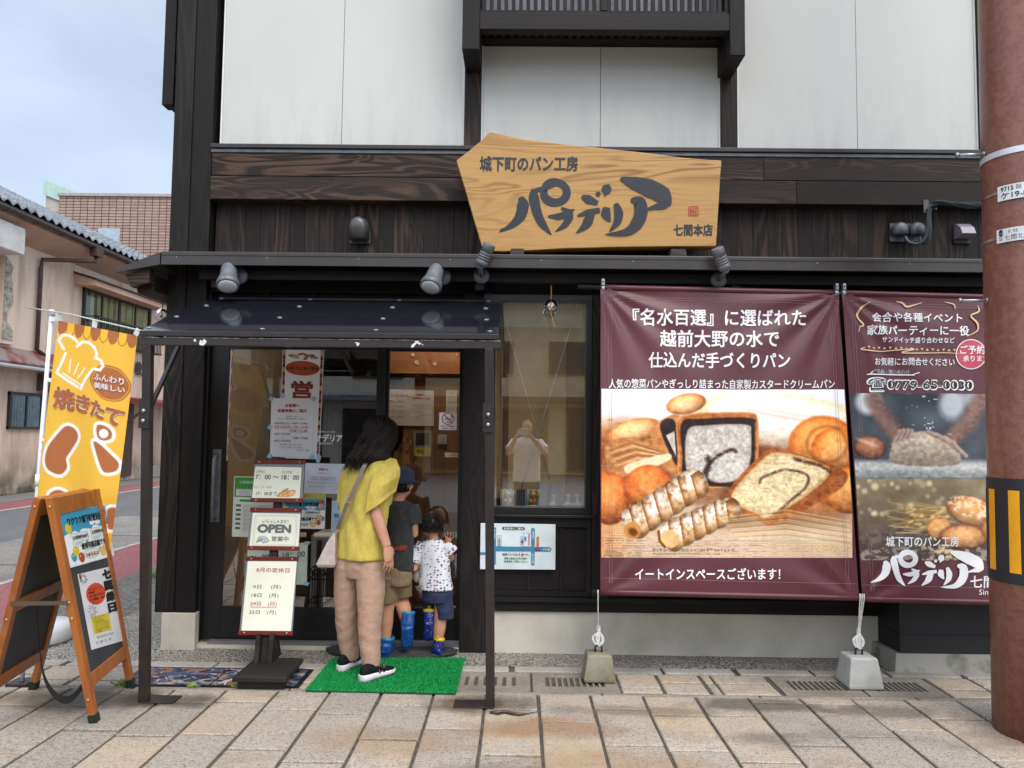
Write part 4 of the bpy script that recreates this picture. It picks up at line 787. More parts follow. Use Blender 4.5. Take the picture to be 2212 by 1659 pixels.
a.put((a.Y > 640)*np.clip((gs-.62)*5, 0, 1)*(np.abs(a.a[..., 0]-a.a[..., 2]-.32) < .14)*.28, '#6d3c1c'); a.put((a.Y > 640)*np.clip((.36-gs)*5, 0, 1)*(np.abs(a.a[..., 0]-a.a[..., 2]-.32) < .14)*.28, '#f3cf9c')
def horn(x0, y0, x1, y1, r0, r1):
    ax = np.array([x1-x0, y1-y0], float); Ln = np.linalg.norm(ax); ax /= Ln; s_ = (a.X-x0)*ax[0]+(a.Y-y0)*ax[1]; tq = (a.X-x0)*-ax[1]+(a.Y-y0)*ax[0]; k = np.clip(s_/Ln, 0, 1); ph = k*5.2+tq/220; seg = ph-np.floor(ph)
    rr = (r0+(r1-r0)*k)*(.93+.1*np.sin(math.pi*seg)); ex = np.where(s_ < 0, s_/40, np.where(s_ > Ln, (s_-Ln)/55, 0)); dd = np.sqrt((tq/rr)**2+ex**2); m = np.clip((1-dd)*rr/6+.5, 0, 1)
    col = np.array(hexc('#b27c45'))*(1-seg[..., None])+np.array(hexc('#e2bb86'))*seg[..., None]; col = col*(1-.45*np.clip(dd, 0, 1)[..., None]**3); a.put(m, np.clip(col+(g2[..., None]-.5)*.3, 0, 1))
    a.put(m*np.clip((seg-.1)*4, 0, 1)*np.clip(1.25-np.abs(tq/rr+.25)*1.2, 0, 1)*np.clip((g2-.2)*2.2, 0, .9), '#f3f1f4'); a.put(m*np.clip((.13-seg)*9, 0, 1)*.55, '#7a4c26')
horn(275, 1180, 570, 985, 78, 74); m, u, v, d = a.ell(272, 1210, 42, 40, .5, 2); a.put(m, tex('#c6924f', .1)); a.put(a.ell(275, 1218, 22, 18, .5, 3)[0], '#7a4a26')
horn(450, 1240, 730, 1110, 76, 62); m, u, v, d = a.ell(450, 1250, 45, 42, .4, 2); a.put(m, tex('#e3bd86', .1)); a.put(a.line([(395, 1215), (400, 1260), (425, 1290)], 12), '#8a5628')
for k in range(16):
    y = 1130+k*7; a.put(a.line([(690+k*6, y+20), (1000, 1185+(k-8)*9), (1300, 1230+(k-8)*8)], 3, 1.5)*.8, ['#e7d0a2', '#b98f58', '#f2e2bf'][k % 3])
for k in range(26):
    x = 1130+k*7.5; y = 1300-abs(k-13)*.8+math.sin(k)*5; a.put(a.ell(x, y, 11, 5, -.5+(k % 2), 1)[0], ['#caa368', '#e6cb98'][k % 2])
a.put(np.clip((a.Y-1225)/40, 0, 1)*np.clip((a.X-860)/120, 0, 1)*.35, tex('#cbb594', .1))
a.a = np.clip((a.a-.5)*1.22+.47, 0, 1)
picture('printed_bread_picture', a, lambda x, y: f1(*np.clip(c7(x, y), .004, .996), .0015), B1, PRINT, .80)
mb = MB(); T7(mb, 'HyutturePeint', 370, 1312, 760, 1296, b=.0); T7(mb, 'Produced by HYUN-DAI CO., Ltd.', 370, 1328, 690, 1316, b=0); build('print_lettering', mb, mat('faded print', S('#7d6658'), .6), B1)
# second banner, running on behind the pole
TL, TR, BR, BL = PY(1818, 631, -.28), PY(2330, 645, -.28), PY(2420, 1310, -.6), PY(1864, 1296, -.6)
B2, f2 = banner(TL, TR, BR, BL, 'maroon vinyl banner with kneading and wheat pictures running behind the utility pole'); i2 = inv(f2)
c8 = lambda x, y: i2(1782+x*.4557, 594+y*.4557)
T8 = lambda mb, s, x0, y1, x1, y0, m=0, b=.015, h=.0035: T7(mb, s, x0, y1, x1, y0, m, b, c8, f2, h)
mb = MB(); T8(mb, '会合や各種イベント', 222, 222, 648, 176); T8(mb, '家族パーティーに一役', 200, 284, 682, 236, b=.022); T8(mb, 'サンドイッチ盛り合わせなど', 268, 320, 612, 292); T8(mb, 'お気軽にお問合せください', 234, 428, 614, 390, b=.01)
T8(mb, 'ご予約・問い合わせ', 222, 474, 400, 446, 3, .03); T8(mb, 'ご予約・問い合わせ', 222, 474, 400, 446, 1, .0, .0045)
T8(mb, '☎0779-65-0030', 196, 556, 704, 484, 0, .045); T8(mb, '☎0779-65-0030', 203, 548, 697, 491, 1, .012, .0048)
T8(mb, '城下町のパン工房', 288, 1288, 632, 1238, 0, .02); T8(mb, '七間本店', 686, 1484, 930, 1424, 0, .02); T8(mb, 'Since 2013', 730, 1516, 900, 1490, 0, .0)
FRB = lambda x, y, h: f2(*c8(x, y), h); mb.lift = 0
brush(mb, lambda x, y: (215+(x-290)*.5095, 1290+(y-1066)*.505+(x-290)*.02), .004, 0, 1.0)
def C8(pts, w, m, h=.0035): mb.stroke(pts, w, FRB, h, m)
C8([(208, 130), (165, 160), (152, 200), (182, 235), (160, 250), (154, 275)], [2, 8, 10, 7, 5, 2], 2); C8([(335, 124), (365, 130), (385, 148), (420, 140), (458, 128)], [2, 7, 9, 6, 2], 2); C8([(562, 126), (605, 136), (612, 158)], [2, 6, 3], 2); C8([(718, 142), (722, 170), (686, 190), (718, 225), (718, 260), (668, 288)], [2, 8, 6, 9, 6, 2], 2)
C8([(185, 344), (170, 354), (260, 362), (420, 350), (360, 370), (560, 366), (648, 372)], [2, 6, 4, 5, 5, 4, 1], 2)
for k in range(17): x = 205+k*25.5; y = 343+k*.6; s = 1 if k % 2 else -1; mb.add([FRB(x-7, y+5*s, .0035), FRB(x+7, y+5*s, .0035), FRB(x, y-5*s, .0035)], [(0, 1, 2)], 2)
C8([(196, 472), (420, 474)], [5, 5], 0, .003); C8([(405, 474), (444, 462)], [4, 4], 0, .003); C8([(208, 472), (222, 458)], [4, 4], 0, .003)
cx, cy, r = 690, 372, 72
for q, (rr, mi) in enumerate(((r, 0), (r*.94, 4))): mb.add([FRB(cx+rr*math.cos(t), cy+rr*math.sin(t), .005+q*.001) for t in [-i*2*math.pi/40 for i in range(40)]], [tuple(range(40))], mi)
T8(mb, 'ご予約', 637, 372, 752, 330, 0, .02, .008); T8(mb, '承ります', 650, 408, 770, 380, 0, .015, .008)
build('lettering', mb, [WINK, INK, mat('gold ink', S('#dcb988'), .5), WINK, mat('crimson ink', S('#b8324a'), .5)], B2)
a = Art(190, 104, '#4a4d50', 118, 560, 1000, 968); g1, g2 = a.noise(12, 7, 21, 4), a.noise(50, 30, 23, 3)
a.a = np.array(hexc('#3c4248'))+(g1[..., None]-.5)*.16
m, sd = a.poly([(340, 560), (560, 560), (620, 760), (330, 780)], 12); a.put(m*.7, '#23272b'); m, u, v, d = a.ell(205, 600, 60, 60, .5, 6); a.put(m, '#b9bcbf'); m, u, v, d = a.ell(600, 610, 60, 70, 0, 8); a.put(m*.8, '#c4c7c9'); m, u, v, d = a.ell(720, 580, 90, 40, 0, 8); a.put(m*.8, '#a9adb2')
for P_, w0 in (([(230, 590), (280, 680), (345, 760)], 74), ([(740, 590), (690, 680), (610, 770)], 78)): a.put(a.line(P_, w0, 8), tex('#6d5048', .12)); a.put(a.line([(x-14, y) for x, y in P_], w0*.4, 10)*.6, '#8f6f63')
a.put(np.clip((a.Y-868)/26, 0, 1), tex('#b3b1ac', .16)); a.put(np.clip((a.Y-915)/30, 0, 1)*.7, tex('#6d7673', .14))
m, u, v, d = a.ell(212, 818, 78, 56, .15, 2); crust(m, d, '#5a3526', '#2c1812', '#a0684a', .14, u, v); a.put(a.ell(200, 795, 50, 9, .35, 2)[0]*.8, '#cdb29a')
m, sd = a.poly(a.curve([(302, 860), (330, 790), (420, 745), (520, 745), (610, 790), (646, 870), (600, 902), (420, 905), (320, 890)]), 2); a.put(m, np.clip(tex('#b7a58e', .2)*(1-.35*np.clip((a.Y-780)/140, 0, 1)[..., None]), 0, 1))
for x, y, x2, y2 in ((350, 740, 318, 800), (370, 735, 345, 790), (392, 735, 368, 785), (410, 738, 395, 775), (490, 740, 530, 765), (530, 755, 575, 790), (570, 770, 620, 820), (610, 790, 640, 835), (630, 820, 668, 855)): a.put(a.line([(x, y), (x2, y2)], 19, 2), tex('#a98f80', .1)); a.put(a.line([(x-8, y+6), (x2-8, y2)], 3, 3)*.7, '#4b3630')
a.put((g2 > .76)*np.clip(1-np.abs(a.X-480)/150, 0, 1)*(a.Y < 760), '#e6e6e6'); a.put(np.clip(1-np.hypot((a.X-500)/170, (a.Y-680)/90), 0, 1)*.35, '#9fb0b4')
picture('printed_kneading_picture', a, lambda x, y: f2(*np.clip(c8(x, y), .004, .996), .0015), B2, PRINT, 1.05)
a = Art(190, 104, '#8f7c58', 143, 958, 1010, 1352); g1, g2 = a.noise(10, 6, 31, 4), a.noise(46, 26, 33, 3)
t = np.clip((a.Y-960)/390, 0, 1)[..., None]; a.a = np.array(hexc('#83765a'))*(1-t)+np.array(hexc('#5b4b40'))*t+(g1[..., None]-.5)*.22
rg = random.Random(5)
for k in range(34): m, u, v, d = a.ell(rg.uniform(150, 560), rg.uniform(965, 1140), *[rg.uniform(5, 17)]*2, 0, 3); a.put(m*rg.uniform(.3, .8), '#e8d3a0')
a.put(np.clip((a.Y-1190)/30, 0, 1)*.8, tex('#564a44', .18)); a.put(np.clip((a.Y-1280)/20, 0, 1)*(g2 > .5)*.7, '#9d9188')
for k in range(46): x, y = rg.uniform(330, 560), rg.uniform(1090, 1230); a.put(a.line([(x-rg.uniform(10, 90), y+rg.uniform(-35, 30)), (x+60, y+rg.uniform(-8, 8))], 3, 1.5)*.8, ['#c9a25e', '#e2c684', '#93703a'][k % 3])
for k in range(60): m, u, v, d = a.ell(rg.uniform(380, 590), rg.uniform(1110, 1200), 11, 5, -.4, 1.5); a.put(m*.9, ['#c69c58', '#e0c07c', '#9a7436'][k % 3])
for cx, cy, rx, ry, ro, c in ((700, 1120, 130, 70, .25, '#8d5c36'), (540, 1200, 62, 52, -.3, '#a6703f'), (660, 1240, 120, 58, .05, '#7a4a2c'), (860, 1200, 120, 90, 0, '#8a5a34')): m, u, v, d = a.ell(cx, cy, rx, ry, ro, 2); crust(m, d, c, '#3c2115', '#c9975f', .14, u, v)
m, u, v, d = a.ell(690, 1100, 110, 48, .25, 2); a.put(m*(g2 > .52)*.7, '#e6d9bd'); a.put(np.clip((a.Y-1275)/8, 0, 1)*(g2 > .6)*np.clip(1-np.abs(a.X-560)/200, 0, 1), '#d8bd86')
picture('printed_wheat_picture', a, lambda x, y: f2(*np.clip(c8(x, y), .004, .996), .0015), B2, PRINT, 1.05)
# rods, clamps, ropes and weights that hold the banners
A, Bq = PY(1297, 619, -.28)+np.array([0, .012, -.004]), PY(2330, 645, -.28)+np.array([0, .012, -.004]); d = (Bq-A)/np.linalg.norm(Bq-A)
mb = MB(); mb.tube([A-d*.15, Bq], .0145, 12); tag(build('banner_rod', mb, BLACKM), 'black rod under the eave that the maroon banners hang from', 'rod')
A, Bq = PY(1297, 1281, -.6)+np.array([0, .012, .004]), PY(2420, 1310, -.6)+np.array([0, .012, .004]); d = (Bq-A)/np.linalg.norm(Bq-A)
mb = MB(); mb.tube([A-d*.05, Bq], .013, 12); tag(build('banner_rod', mb, BLACKM), 'black rod through the bottom hems of the maroon banners', 'rod')
for px, py, lb in ((1303, 612, 'at the outer left corner of the bread banner'), (1808, 622, 'at the top right corner of the bread banner'), (1824, 622, 'at the top left corner of the wheat banner')):
    c = PY(px, py, -.29); t = thing('pipe_clamp', 'small silver pipe clamp '+lb, 'clamp', tuple(c), 'silver clamps on the banner rod'); mb = MB(); mb.lathe([(.0215, -.012), (.024, -.012), (.024, .012), (.0215, .012)], (c[0], -.268, c[2]-.03), (1, 0, 0), 16); mb.box(c[0]-.01, c[0]+.01, -.295, -.26, c[2]-.012, c[2]+.03); build('clamp_body', mb, STEEL, t)
    mb = MB(); mb.lathe([(.008, 0), (.008, .006)], (c[0], -.295, c[2]+.015), (0, -1, 0), 6); build('bolt', mb, ALU, t)
def weight(px, py, label, m, wd, ht):
    c = PZ(px, py); x, y = c[0], c[1]+wd/2; t = thing('concrete_weight', label, 'weight', (x, y, .0), 'concrete weights tied to the banners'); mb = MB(); w, w2 = wd/2, wd*.395
    mb.loft([[(x+sx*s, y+sy*s, z) for sx, sy in ((-1, -1), (1, -1), (1, 1), (-1, 1))] for s, z in ((w*.98, .012), (w, .03), (w2, ht-.012), (w2*.94, ht))], 0, False); build('block', mb, m, t, .008)
    mb = MB(); mb.tube([(x-.02, y, ht-.01), (x-.02, y, ht+.03), (x, y, ht+.045), (x+.02, y, ht+.03), (x+.02, y, ht-.01)], .006, 8); build('lifting_eye', mb, IRON, t); return x, y, ht
w1 = weight(1296, 1481, 'mossy concrete weight tied to the left end of the bread banner', mat('mossy weathered concrete', S('#8f8a78'), .9, S('#5d5a3c'), 5, .35, .75, bump=.003, bs=90), .19, .17)
w2 = weight(1873, 1496, 'pale grey concrete weight tied between the two banners', mat('clean grey concrete', S('#aeaca6'), .85, S('#94928c'), 6, .4, .7, bump=.0015, bs=120), .205, .19)
ROPE = mat('white rope', (.66, .65, .62), .8, (.5, .49, .46), 60)
def rope(w, px, py, n, label):
    top = PY(px, py, -.6); mb = MB(); e = Vector((w[0], w[1], w[2]+.04))
    for i in range(n):
        o = (i-(n-1)/2)*.012; mb.tube([(top[0]+o, top[1]-.02, top[2]+.03), (top[0]+o, top[1]-.02, top[2]), tuple(Vector((top[0]+o, top[1], top[2]))*.5+e*.5), tuple(e+Vector((o*.4, 0, .09))), tuple(e)], .0036, 6)
    r = random.Random(int(px))
    for i in range(6): o = r.uniform(-.02, .02); mb.tube(spline([e+Vector((0, -.006, .08)), e+Vector((o-.02, -.012, .05)), e+Vector((o, -.014, -.01+r.uniform(0, .02))), e+Vector((o+.018, -.012, .04)), e+Vector((.004, -.006, .085))], 4), .0045, 6)
    for i in range(5): mb.lathe([(.011, 0), (.014, .004), (.011, .008)], tuple(e+Vector((0, 0, .075+i*.008))), (0, 0, 1), 8)
    tag(build('tie_rope', mb, ROPE), label, 'rope')
rope(w1, 1291, 1284, 1, 'white rope tying the left end of the lower banner rod to the mossy weight'); rope(w2, 1859, 1292, 3, 'white ropes tying the middle of the lower banner rod to the pale weight')
# ================================================================== helpers for papers and boards
def D2(x0, y0, k): return lambda x, y: (x0+x*k, y0+y*k)
ca = D2(432, 702, .2929)            # entrance close-up
cb = D2(459, 972, .3256)            # menu stand close-up
cw = D2(999, 999, .3256)            # below the window
cx5 = D2(999, 594, .2605)           # window close-up
def paper(name, label, quad, Y, m, cat='notice', group=None, parent=None, th=.0012):
    P = [PY(x, y, Y) for x, y in quad]; fr = QF(P[0], P[1], P[2], P[3]); c = sum(P)/4
    t = thing(name, label, cat, tuple(c), group) if parent is None else parent
    mb = MB(); mb.prism([(0, 0), (1, 0), (1, 1), (0, 1)], fr, 0, th); build('sheet', mb, m, t); return t, fr
def lines(mb, fr, rows, m=0, h=.002):       # rows: (text, u0, v0, u1, v1, material, bold)
    for r in rows: mb.text(r[0], r[1], r[2], r[3], r[4], fr, h, r[5] if len(r) > 5 else m, r[6] if len(r) > 6 else 0)
def tapes(fr, cs, t):
    for (u, v) in cs: mb = MB(); mb.prism([(u-.07, v-.02), (u+.02, v-.05), (u+.07, v+.02), (u-.02, v+.05)], fr, .0016, .0024); build('tape', mb, TAPE, t)
YG = .049
Q = lambda f, *p: [f(*q) for q in p]
# vertical bread poster
t, fr = paper('door_poster', 'tall narrow welcome poster with breads and a striped border on the door glass', Q(ca, (610, 155), (915, 168), (880, 990), (592, 982)), YG, PAPER, 'poster')
a = Art(64, 60, '#ededee', 0, 0, 64, 60)
for cx, cy, rx, ry, ro, c in ((13, 30, 9, 6, .3, '#c8934c'), (17, 34, 8, 5, .3, '#d9ac62'), (48, 26, 7, 5, 0, '#9c6636'), (53, 34, 7, 5.5, .1, '#8e5a2c')): m, u, v, d = a.ell(cx, cy, rx, ry, ro); a.put(m, '#4a2d18'); m, u, v, d = a.ell(cx, cy, rx-1, ry-1, ro); a.put(m, c)
a.put(a.ell(53, 36, 4, 3)[0], '#eee6d0'); a.put(a.ell(53, 36, 2.2, 1.3)[0], '#3a2218'); a.put(a.line([(25, 24), (31, 20), (37, 24), (39, 32), (36, 40)], 7), '#4a2d18'); a.put(a.line([(26, 24), (31, 21), (36, 25), (38, 32), (36, 38)], 5), '#c07c3e')
picture('printed_breads', a, lambda x, y: fr(.09+.82*x/64, .985-.14*y/60, .0016), t, attr_mat('printed paper', .6))
mb = MB(); cols = 0
for k in range(26):
    for u0, u1 in ((.015, .07), (.93, .985)): mb.prism([(u0, k/26), (u1, k/26), (u1, (k+1)/26-.001), (u0, (k+1)/26-.001)], fr, .0014, .0018, k % 4 if k % 4 < 3 else 1)
build('striped_border', mb, [mat('orange print', S('#e0a030'), .6), mat('black print', S('#22222a'), .6), mat('red print', S('#b5232c'), .6)], t)
mb = MB(); mb.prism([(.5+.42*math.cos(q), .807+.066*math.sin(q)) for q in [i*2*math.pi/40 for i in range(40)]], fr, .0014, .0018, 0); mb.text('いらっしゃいませ', .11, .788, .9, .826, fr, .0026, 1, .03); mb.text('営', .23, .53, .77, .695, fr, .002, 2, .035)
build('lettering', mb, [mat('brick red print', S('#b34a22'), .6), INK, mat('dark red print', S('#8c2f2a'), .6)], t); tapes(fr, [(.02, .995), (.98, .995), (.98, .005), (.02, .54)], t)
# opening hours notice
t, fr = paper('hours_notice', 'white paper notice of holiday opening hours taped over the tall poster', Q(ca, (527, 540), (840, 540), (828, 976), (515, 970)), YG-.004, PAPER)
mb = MB(); lines(mb, fr, [('お客様へ', .33, .845, .67, .905, 1, .03), ('営業時間のご案内', .16, .755, .84, .815, 1, .03), ('お盆期間中のお知らせ', .35, .68, .65, .70), ('下記のように営業時間を変更させて頂きます。', .16, .635, .84, .66), ('8月9日(土)  7:00〜17:00', .1, .545, .86, .59, 0, .015), ('8月10日(日) 7:00〜15:00', .1, .485, .89, .53, 1, .015), ('17:00〜21:00', .45, .425, .87, .465, 1, .015), ('8月11日(月)', .1, .365, .47, .405, 0, .015), ('〜', .25, .315, .3, .335), ('7:00〜17:00', .53, .30, .88, .34, 0, .015), ('8月17日(日)', .1, .245, .49, .29, 0, .015), ('誠に勝手ではございますが', .24, .195, .77, .225), ('どうぞご了承くださいませ。', .22, .145, .77, .18), ('パナデリア・店主', .62, .1, .92, .13, 0, .015)])
for v, u0, u1 in ((.478, .1, .89), (.418, .45, .87)): mb.prism([(u0, v), (u1, v), (u1, v+.004), (u0, v+.004)], fr, .0014, .0018, 1)
build('lettering', mb, [INK, REDI], t); tapes(fr, [(.0, .99), (1., .99), (.0, .01), (1, .01), (-.01, .5)], t)
# logo decal straight on the glass
P = [PY(*ca(x, y), YG-.002) for x, y in ((805, 778), (1052, 780), (1050, 884), (803, 882))]; fr = QF(*P); mb = MB(); mb.text('城下町のパン工房', .26, .84, .77, .99, fr, .001, 0, .02); mb.text('パナデリア', .0, .2, 1., .76, fr, .001, 0, .05); mb.text('SINCE2013', .28, .02, .72, .15, fr, .001, 0, .03); tag(build('window_lettering', mb, WHITE), 'white bakery name lettering stuck on the door glass', 'lettering')
# white notice
t, fr = paper('white_notice', 'white landscape notice with red heading on the door glass behind the woman', Q(ca, (778, 1018), (1085, 1026), (1075, 1247), (765, 1240)), YG-.001, mat('cool white paper', S('#dfe1ee'), .7))
mb = MB(); lines(mb, fr, [('お知らせ', .33, .76, .56, .85, 1, .03), ('七間朝市の為', .28, .66, .62, .69), ('10：00〜17：00を閉店させて頂きます。', .17, .53, .74, .57), ('17：00より21：00まで再営業となります。', .14, .46, .76, .5), ('8月は朝市が開く日は早朝開店となる場合があります。', .06, .34, .86, .38), ('誠に勝手ではありますがよろしくご了承くださいませ。', .1, .22, .86, .26), ('パナデリア・店主', .62, .14, .88, .18)])
for v, u0, u1 in ((.515, .17, .74), (.445, .14, .76)): mb.prism([(u0, v), (u1, v), (u1, v+.008), (u0, v+.008)], fr, .0014, .0018, 0)
build('lettering', mb, [INKG, REDI], t)
# green flyer
t, fr = paper('green_flyer', 'flyer with a green heading low on the left of the door glass', Q(ca, (253, 1115), (560, 1124), (545, 1572), (235, 1560)), YG, mat('pale green paper', S('#dfe6da'), .7), 'flyer')
mb = MB(); mb.prism([(.02, .66), (.98, .66), (.98, .985), (.02, .985)], fr, .0014, .0018, 0); mb.prism([(.06, .68), (.94, .68), (.94, .79), (.06, .79)], fr, .0018, .0022, 1); lines(mb, fr, [('七間朝市 出店者募集', .12, .88, .92, .93, 1, .0), ('こんな方にオススメです', .1, .755, .6, .785, 2), ('朝の散歩がてら野菜を買いたい', .14, .725, .8, .745, 2), ('手作りの品を並べてみたい', .14, .695, .7, .715, 2)], h=.0026)
for i, s in enumerate(('日時', '会場', '料金', '対象', '申込み', '主催者')):
    v = .50-i*.075; mb.prism([(.07, v), (.19, v), (.19, v+.035), (.07, v+.035)], fr, .0014, .0018, 2)
    for q in range(3): mb.text('四月から十二月まで毎朝七時開催', .25, v+.022-q*.02, .9-.1*q, v+.035-q*.02, fr, .002, 2)
mb.prism([(.15, .58), (.8, .58), (.8, .62), (.15, .62)], fr, .0014, .0018, 0); build('lettering', mb, [mat('leaf green print', S('#3f9a3c'), .6), PAPER, INKG], t)
# voucher flyers: same print on the door and on the street board
def voucher(t, fr, k=1):
    a = Art(150, 118, '#f2f3f4', 0, 0, 628, 500)
    a.put(np.clip((205-a.Y+18*np.sin(a.X*.035))/6, 0, 1)*1., '#3a9ab8')
    for x, y, r in ((60, 235, 60), (170, 240, 66), (260, 215, 60), (330, 225, 56), (430, 205, 62), (520, 235, 70), (600, 215, 50), (430, 120, 44), (470, 140, 40), (390, 140, 34)): a.put(a.ell(x, y, r, r*.62)[0], '#f2f3f4')
    def balloon(x, y, s, c): a.put(a.ell(x, y, 44*s, 54*s)[0], c); a.put(a.ell(x-14*s, y-20*s, 9*s, 14*s, .4)[0]*.5, '#ffffff'); a.put(a.line([(x, y+54*s), (x+6, y+100*s)], 3), '#8a8a8a')
    for x, y, s, c in ((70, 150, .9, '#e0c02c'), (575, 55, .8, '#b5432c'), (570, 120, .9, '#dc9a9a'), (70, 420, .8, '#3a93b8'), (110, 370, .95, '#e0c02c'), (165, 440, .9, '#b84530'), (600, 330, .8, '#3a93b8'), (560, 310, .9, '#e0c02c'), (545, 400, .8, '#b84530')): balloon(x, y, s, c)
    a.put(a.ell(310, 425, 110, 48)[0], '#86a98a'); a.put(a.ell(310, 425, 106, 44)[0], '#dcebd8')
    for x, y, r in ((440, 405, 20), (500, 400, 20), (470, 435, 40)): a.put(a.ell(x, y, r+3, r+3)[0], '#8f6f2a'); a.put(a.ell(x, y, r, r)[0], '#e3c36a')
    for x0, y0 in ((90, 205), (345, 190)): m, sd = a.poly([(x0, y0), (x0+215, y0), (x0+215, y0+125), (x0, y0+125)]); a.put(m, '#6b8a86'); m, sd = a.poly([(x0+3, y0+3), (x0+212, y0+3), (x0+212, y0+122), (x0+3, y0+122)]); a.put(m, '#dbe6e2'); a.put(a.line([(x0+30, y0+90), (x0+150, y0+84)], 5), '#8a9390'); a.put(a.line([(x0+30, y0+105), (x0+120, y0+100)], 5), '#8a9390'); a.put(a.ell(x0+185, y0+98, 15, 18)[0], '#7f9a4a')
    picture('printed_balloons', a, lambda x, y: fr(.015+.97*x/628, .985-.97*y/500, .0016*k), t, attr_mat('printed paper', .6))
    mb = MB(); lines(mb, fr, [('ワクワク城下町遠足券', .12, .74, .86, .885, 0, .035), ('お買物券200円', .17, .47, .48, .545, 0, .015), ('お買物券200円', .57, .50, .88, .575, 0, .015), ('使用可能店舗です。', .30, .265, .86, .385, 0, .035), ('つかえるよ!', .35, .115, .64, .185, 1, .03)], h=.003*k); build('lettering', mb, [INK, REDI], t)
t, fr = paper('voucher_flyer', 'balloon printed voucher flyer stuck low on the door glass behind the menu stand', Q(ca, (590, 1278), (928, 1282), (920, 1505), (585, 1500)), YG, PAPER, 'flyer'); voucher(t, fr)
t, fr = paper('yellow_strip', 'yellow paper strip above the balloon flyer on the door glass', Q(ca, (640, 1240), (930, 1243), (929, 1280), (640, 1278)), YG+.0005, mat('yellow paper', S('#c9c24a'), .7)); mb = MB(); mb.text('ご利用ください', .2, .2, .62, .85, fr, .002); build('lettering', mb, INK, t)
t, fr = paper('blue_flyer', 'pale blue flyer on the door glass just left of the yellow blouse', Q(ca, (975, 1295), (1150, 1300), (1140, 1530), (965, 1520)), YG, mat('pale blue paper', S('#bcd8e4'), .6), 'flyer'); mb = MB(); mb.text('地域振興券', .25, .68, .95, .85, fr, .002, 0, .02); mb.prism([(.1, .45), (.9, .45), (.9, .58), (.1, .58)], fr, .0014, .0018, 1); mb.text('全力応援', .12, .32, .7, .4, fr, .002, 2); build('lettering', mb, [mat('teal ink', S('#2b6d86'), .6), mat('blue print', S('#3d93c8'), .6), mat('pink ink', S('#c05a8a'), .6)], t)
t, fr = paper('green_hours_sheet', 'pale green opening hours sheet on the door glass half hidden by the menu stand', Q(cb, (232, 655), (632, 612), (625, 893), (232, 895)), YG-.002, mat('mint paper', S('#cfe0cf'), .7)); mb = MB(); mb.text('7：00 〜 18：00', .04, .66, .96, .80, fr, .002, 0, .02); build('lettering', mb, INKG, t); tapes(fr, [(.99, .98), (.99, .02)], t)
t, fr = paper('side_banner', 'narrow white vertical banner with dark red characters at the left edge of the door glass', Q(ca, (186, 150), (247, 150), (205, 1000), (150, 1000)), YG, PAPER, 'banner'); mb = MB()
for s, v in (('営', .95), ('業', .62), ('中', .27)): mb.text(s, .1, v-.12, .75, v+.09, fr, .002, 0, .03)
for k in range(20): mb.prism([(.88, k/20), (.99, k/20), (.99, (k+.95)/20), (.88, (k+.95)/20)], fr, .0014, .0018, 1+k % 3)
build('lettering', mb, [MC['dark red print'], MC['orange print'], MC['black print'], MC['red print']], t)
t, fr = paper('maker_plate', 'small white maker sticker at the top left of the door glass under the canopy', Q(ca, (192, 100), (346, 103), (344, 160), (192, 157)), YG-.001, PAPER, 'sticker'); mb = MB(); mb.text('ATVIX', .25, .42, .82, .82, fr, .002, 0, .03); mb.text('株式会社アティックス', .25, .1, .85, .3, fr, .002); build('lettering', mb, mat('navy ink', S('#27344f'), .6), t)
# no smoking sticker on the right leaf
YR = .094
t, fr = paper('no_smoking_sticker', 'square white no smoking sticker with a red ring on the right door glass', Q(ca, (1765, 645), (1895, 645), (1893, 776), (1762, 773)), YR, PAPER, 'sticker'); mb = MB(); c_ = (.5, .64); 
mb.add([fr(c_[0]+r*math.cos(q), c_[1]+r*math.sin(q), .002) for q in [i*2*math.pi/36 for i in range(36)] for r in (.35, .295)], [(2*i, 2*((i+1) % 36), 2*((i+1) % 36)+1, 2*i+1) for i in range(36)], 1)
mb.prism([(.3, .6), (.65, .6), (.65, .655), (.3, .655)], fr, .0014, .002, 0); mb.prism([(.67, .6), (.72, .6), (.72, .655), (.67, .655)], fr, .0014, .002, 0); mb.stroke([(.7, .69), (.76, .75), (.66, .79), (.7, .86)], [.03]*4, fr, .002, 0); mb.prism([(.27, .84), (.31, .88), (.75, .46), (.71, .42)], fr, .0014, .0028, 1); mb.text('NG', .38, .41, .63, .51, fr, .0032, 1, .04); mb.text('店内での喫煙は', .1, .165, .9, .265, fr, .002, 0, .02); mb.text('ご遠慮ください', .1, .04, .9, .135, fr, .002, 0, .02); build('lettering', mb, [INK, REDI], t)
t, fr = paper('arrow_sticker', 'wooden coloured arrow sticker beside the door pull on the right glass', Q(ca, (1806, 940), (1928, 945), (1928, 978), (1806, 974)), YR, mat('beige arrow', S('#b49a70'), .6), 'sticker'); mb = MB(); mb.prism([(-.02, .5), (.2, 1.15), (.2, -.15)], fr, .0013, .002, 1); mb.text('こちらに引いてください', .24, .3, .98, .7, fr, .002, 0, .02); build('lettering', mb, [INK, MC['beige arrow']], t)
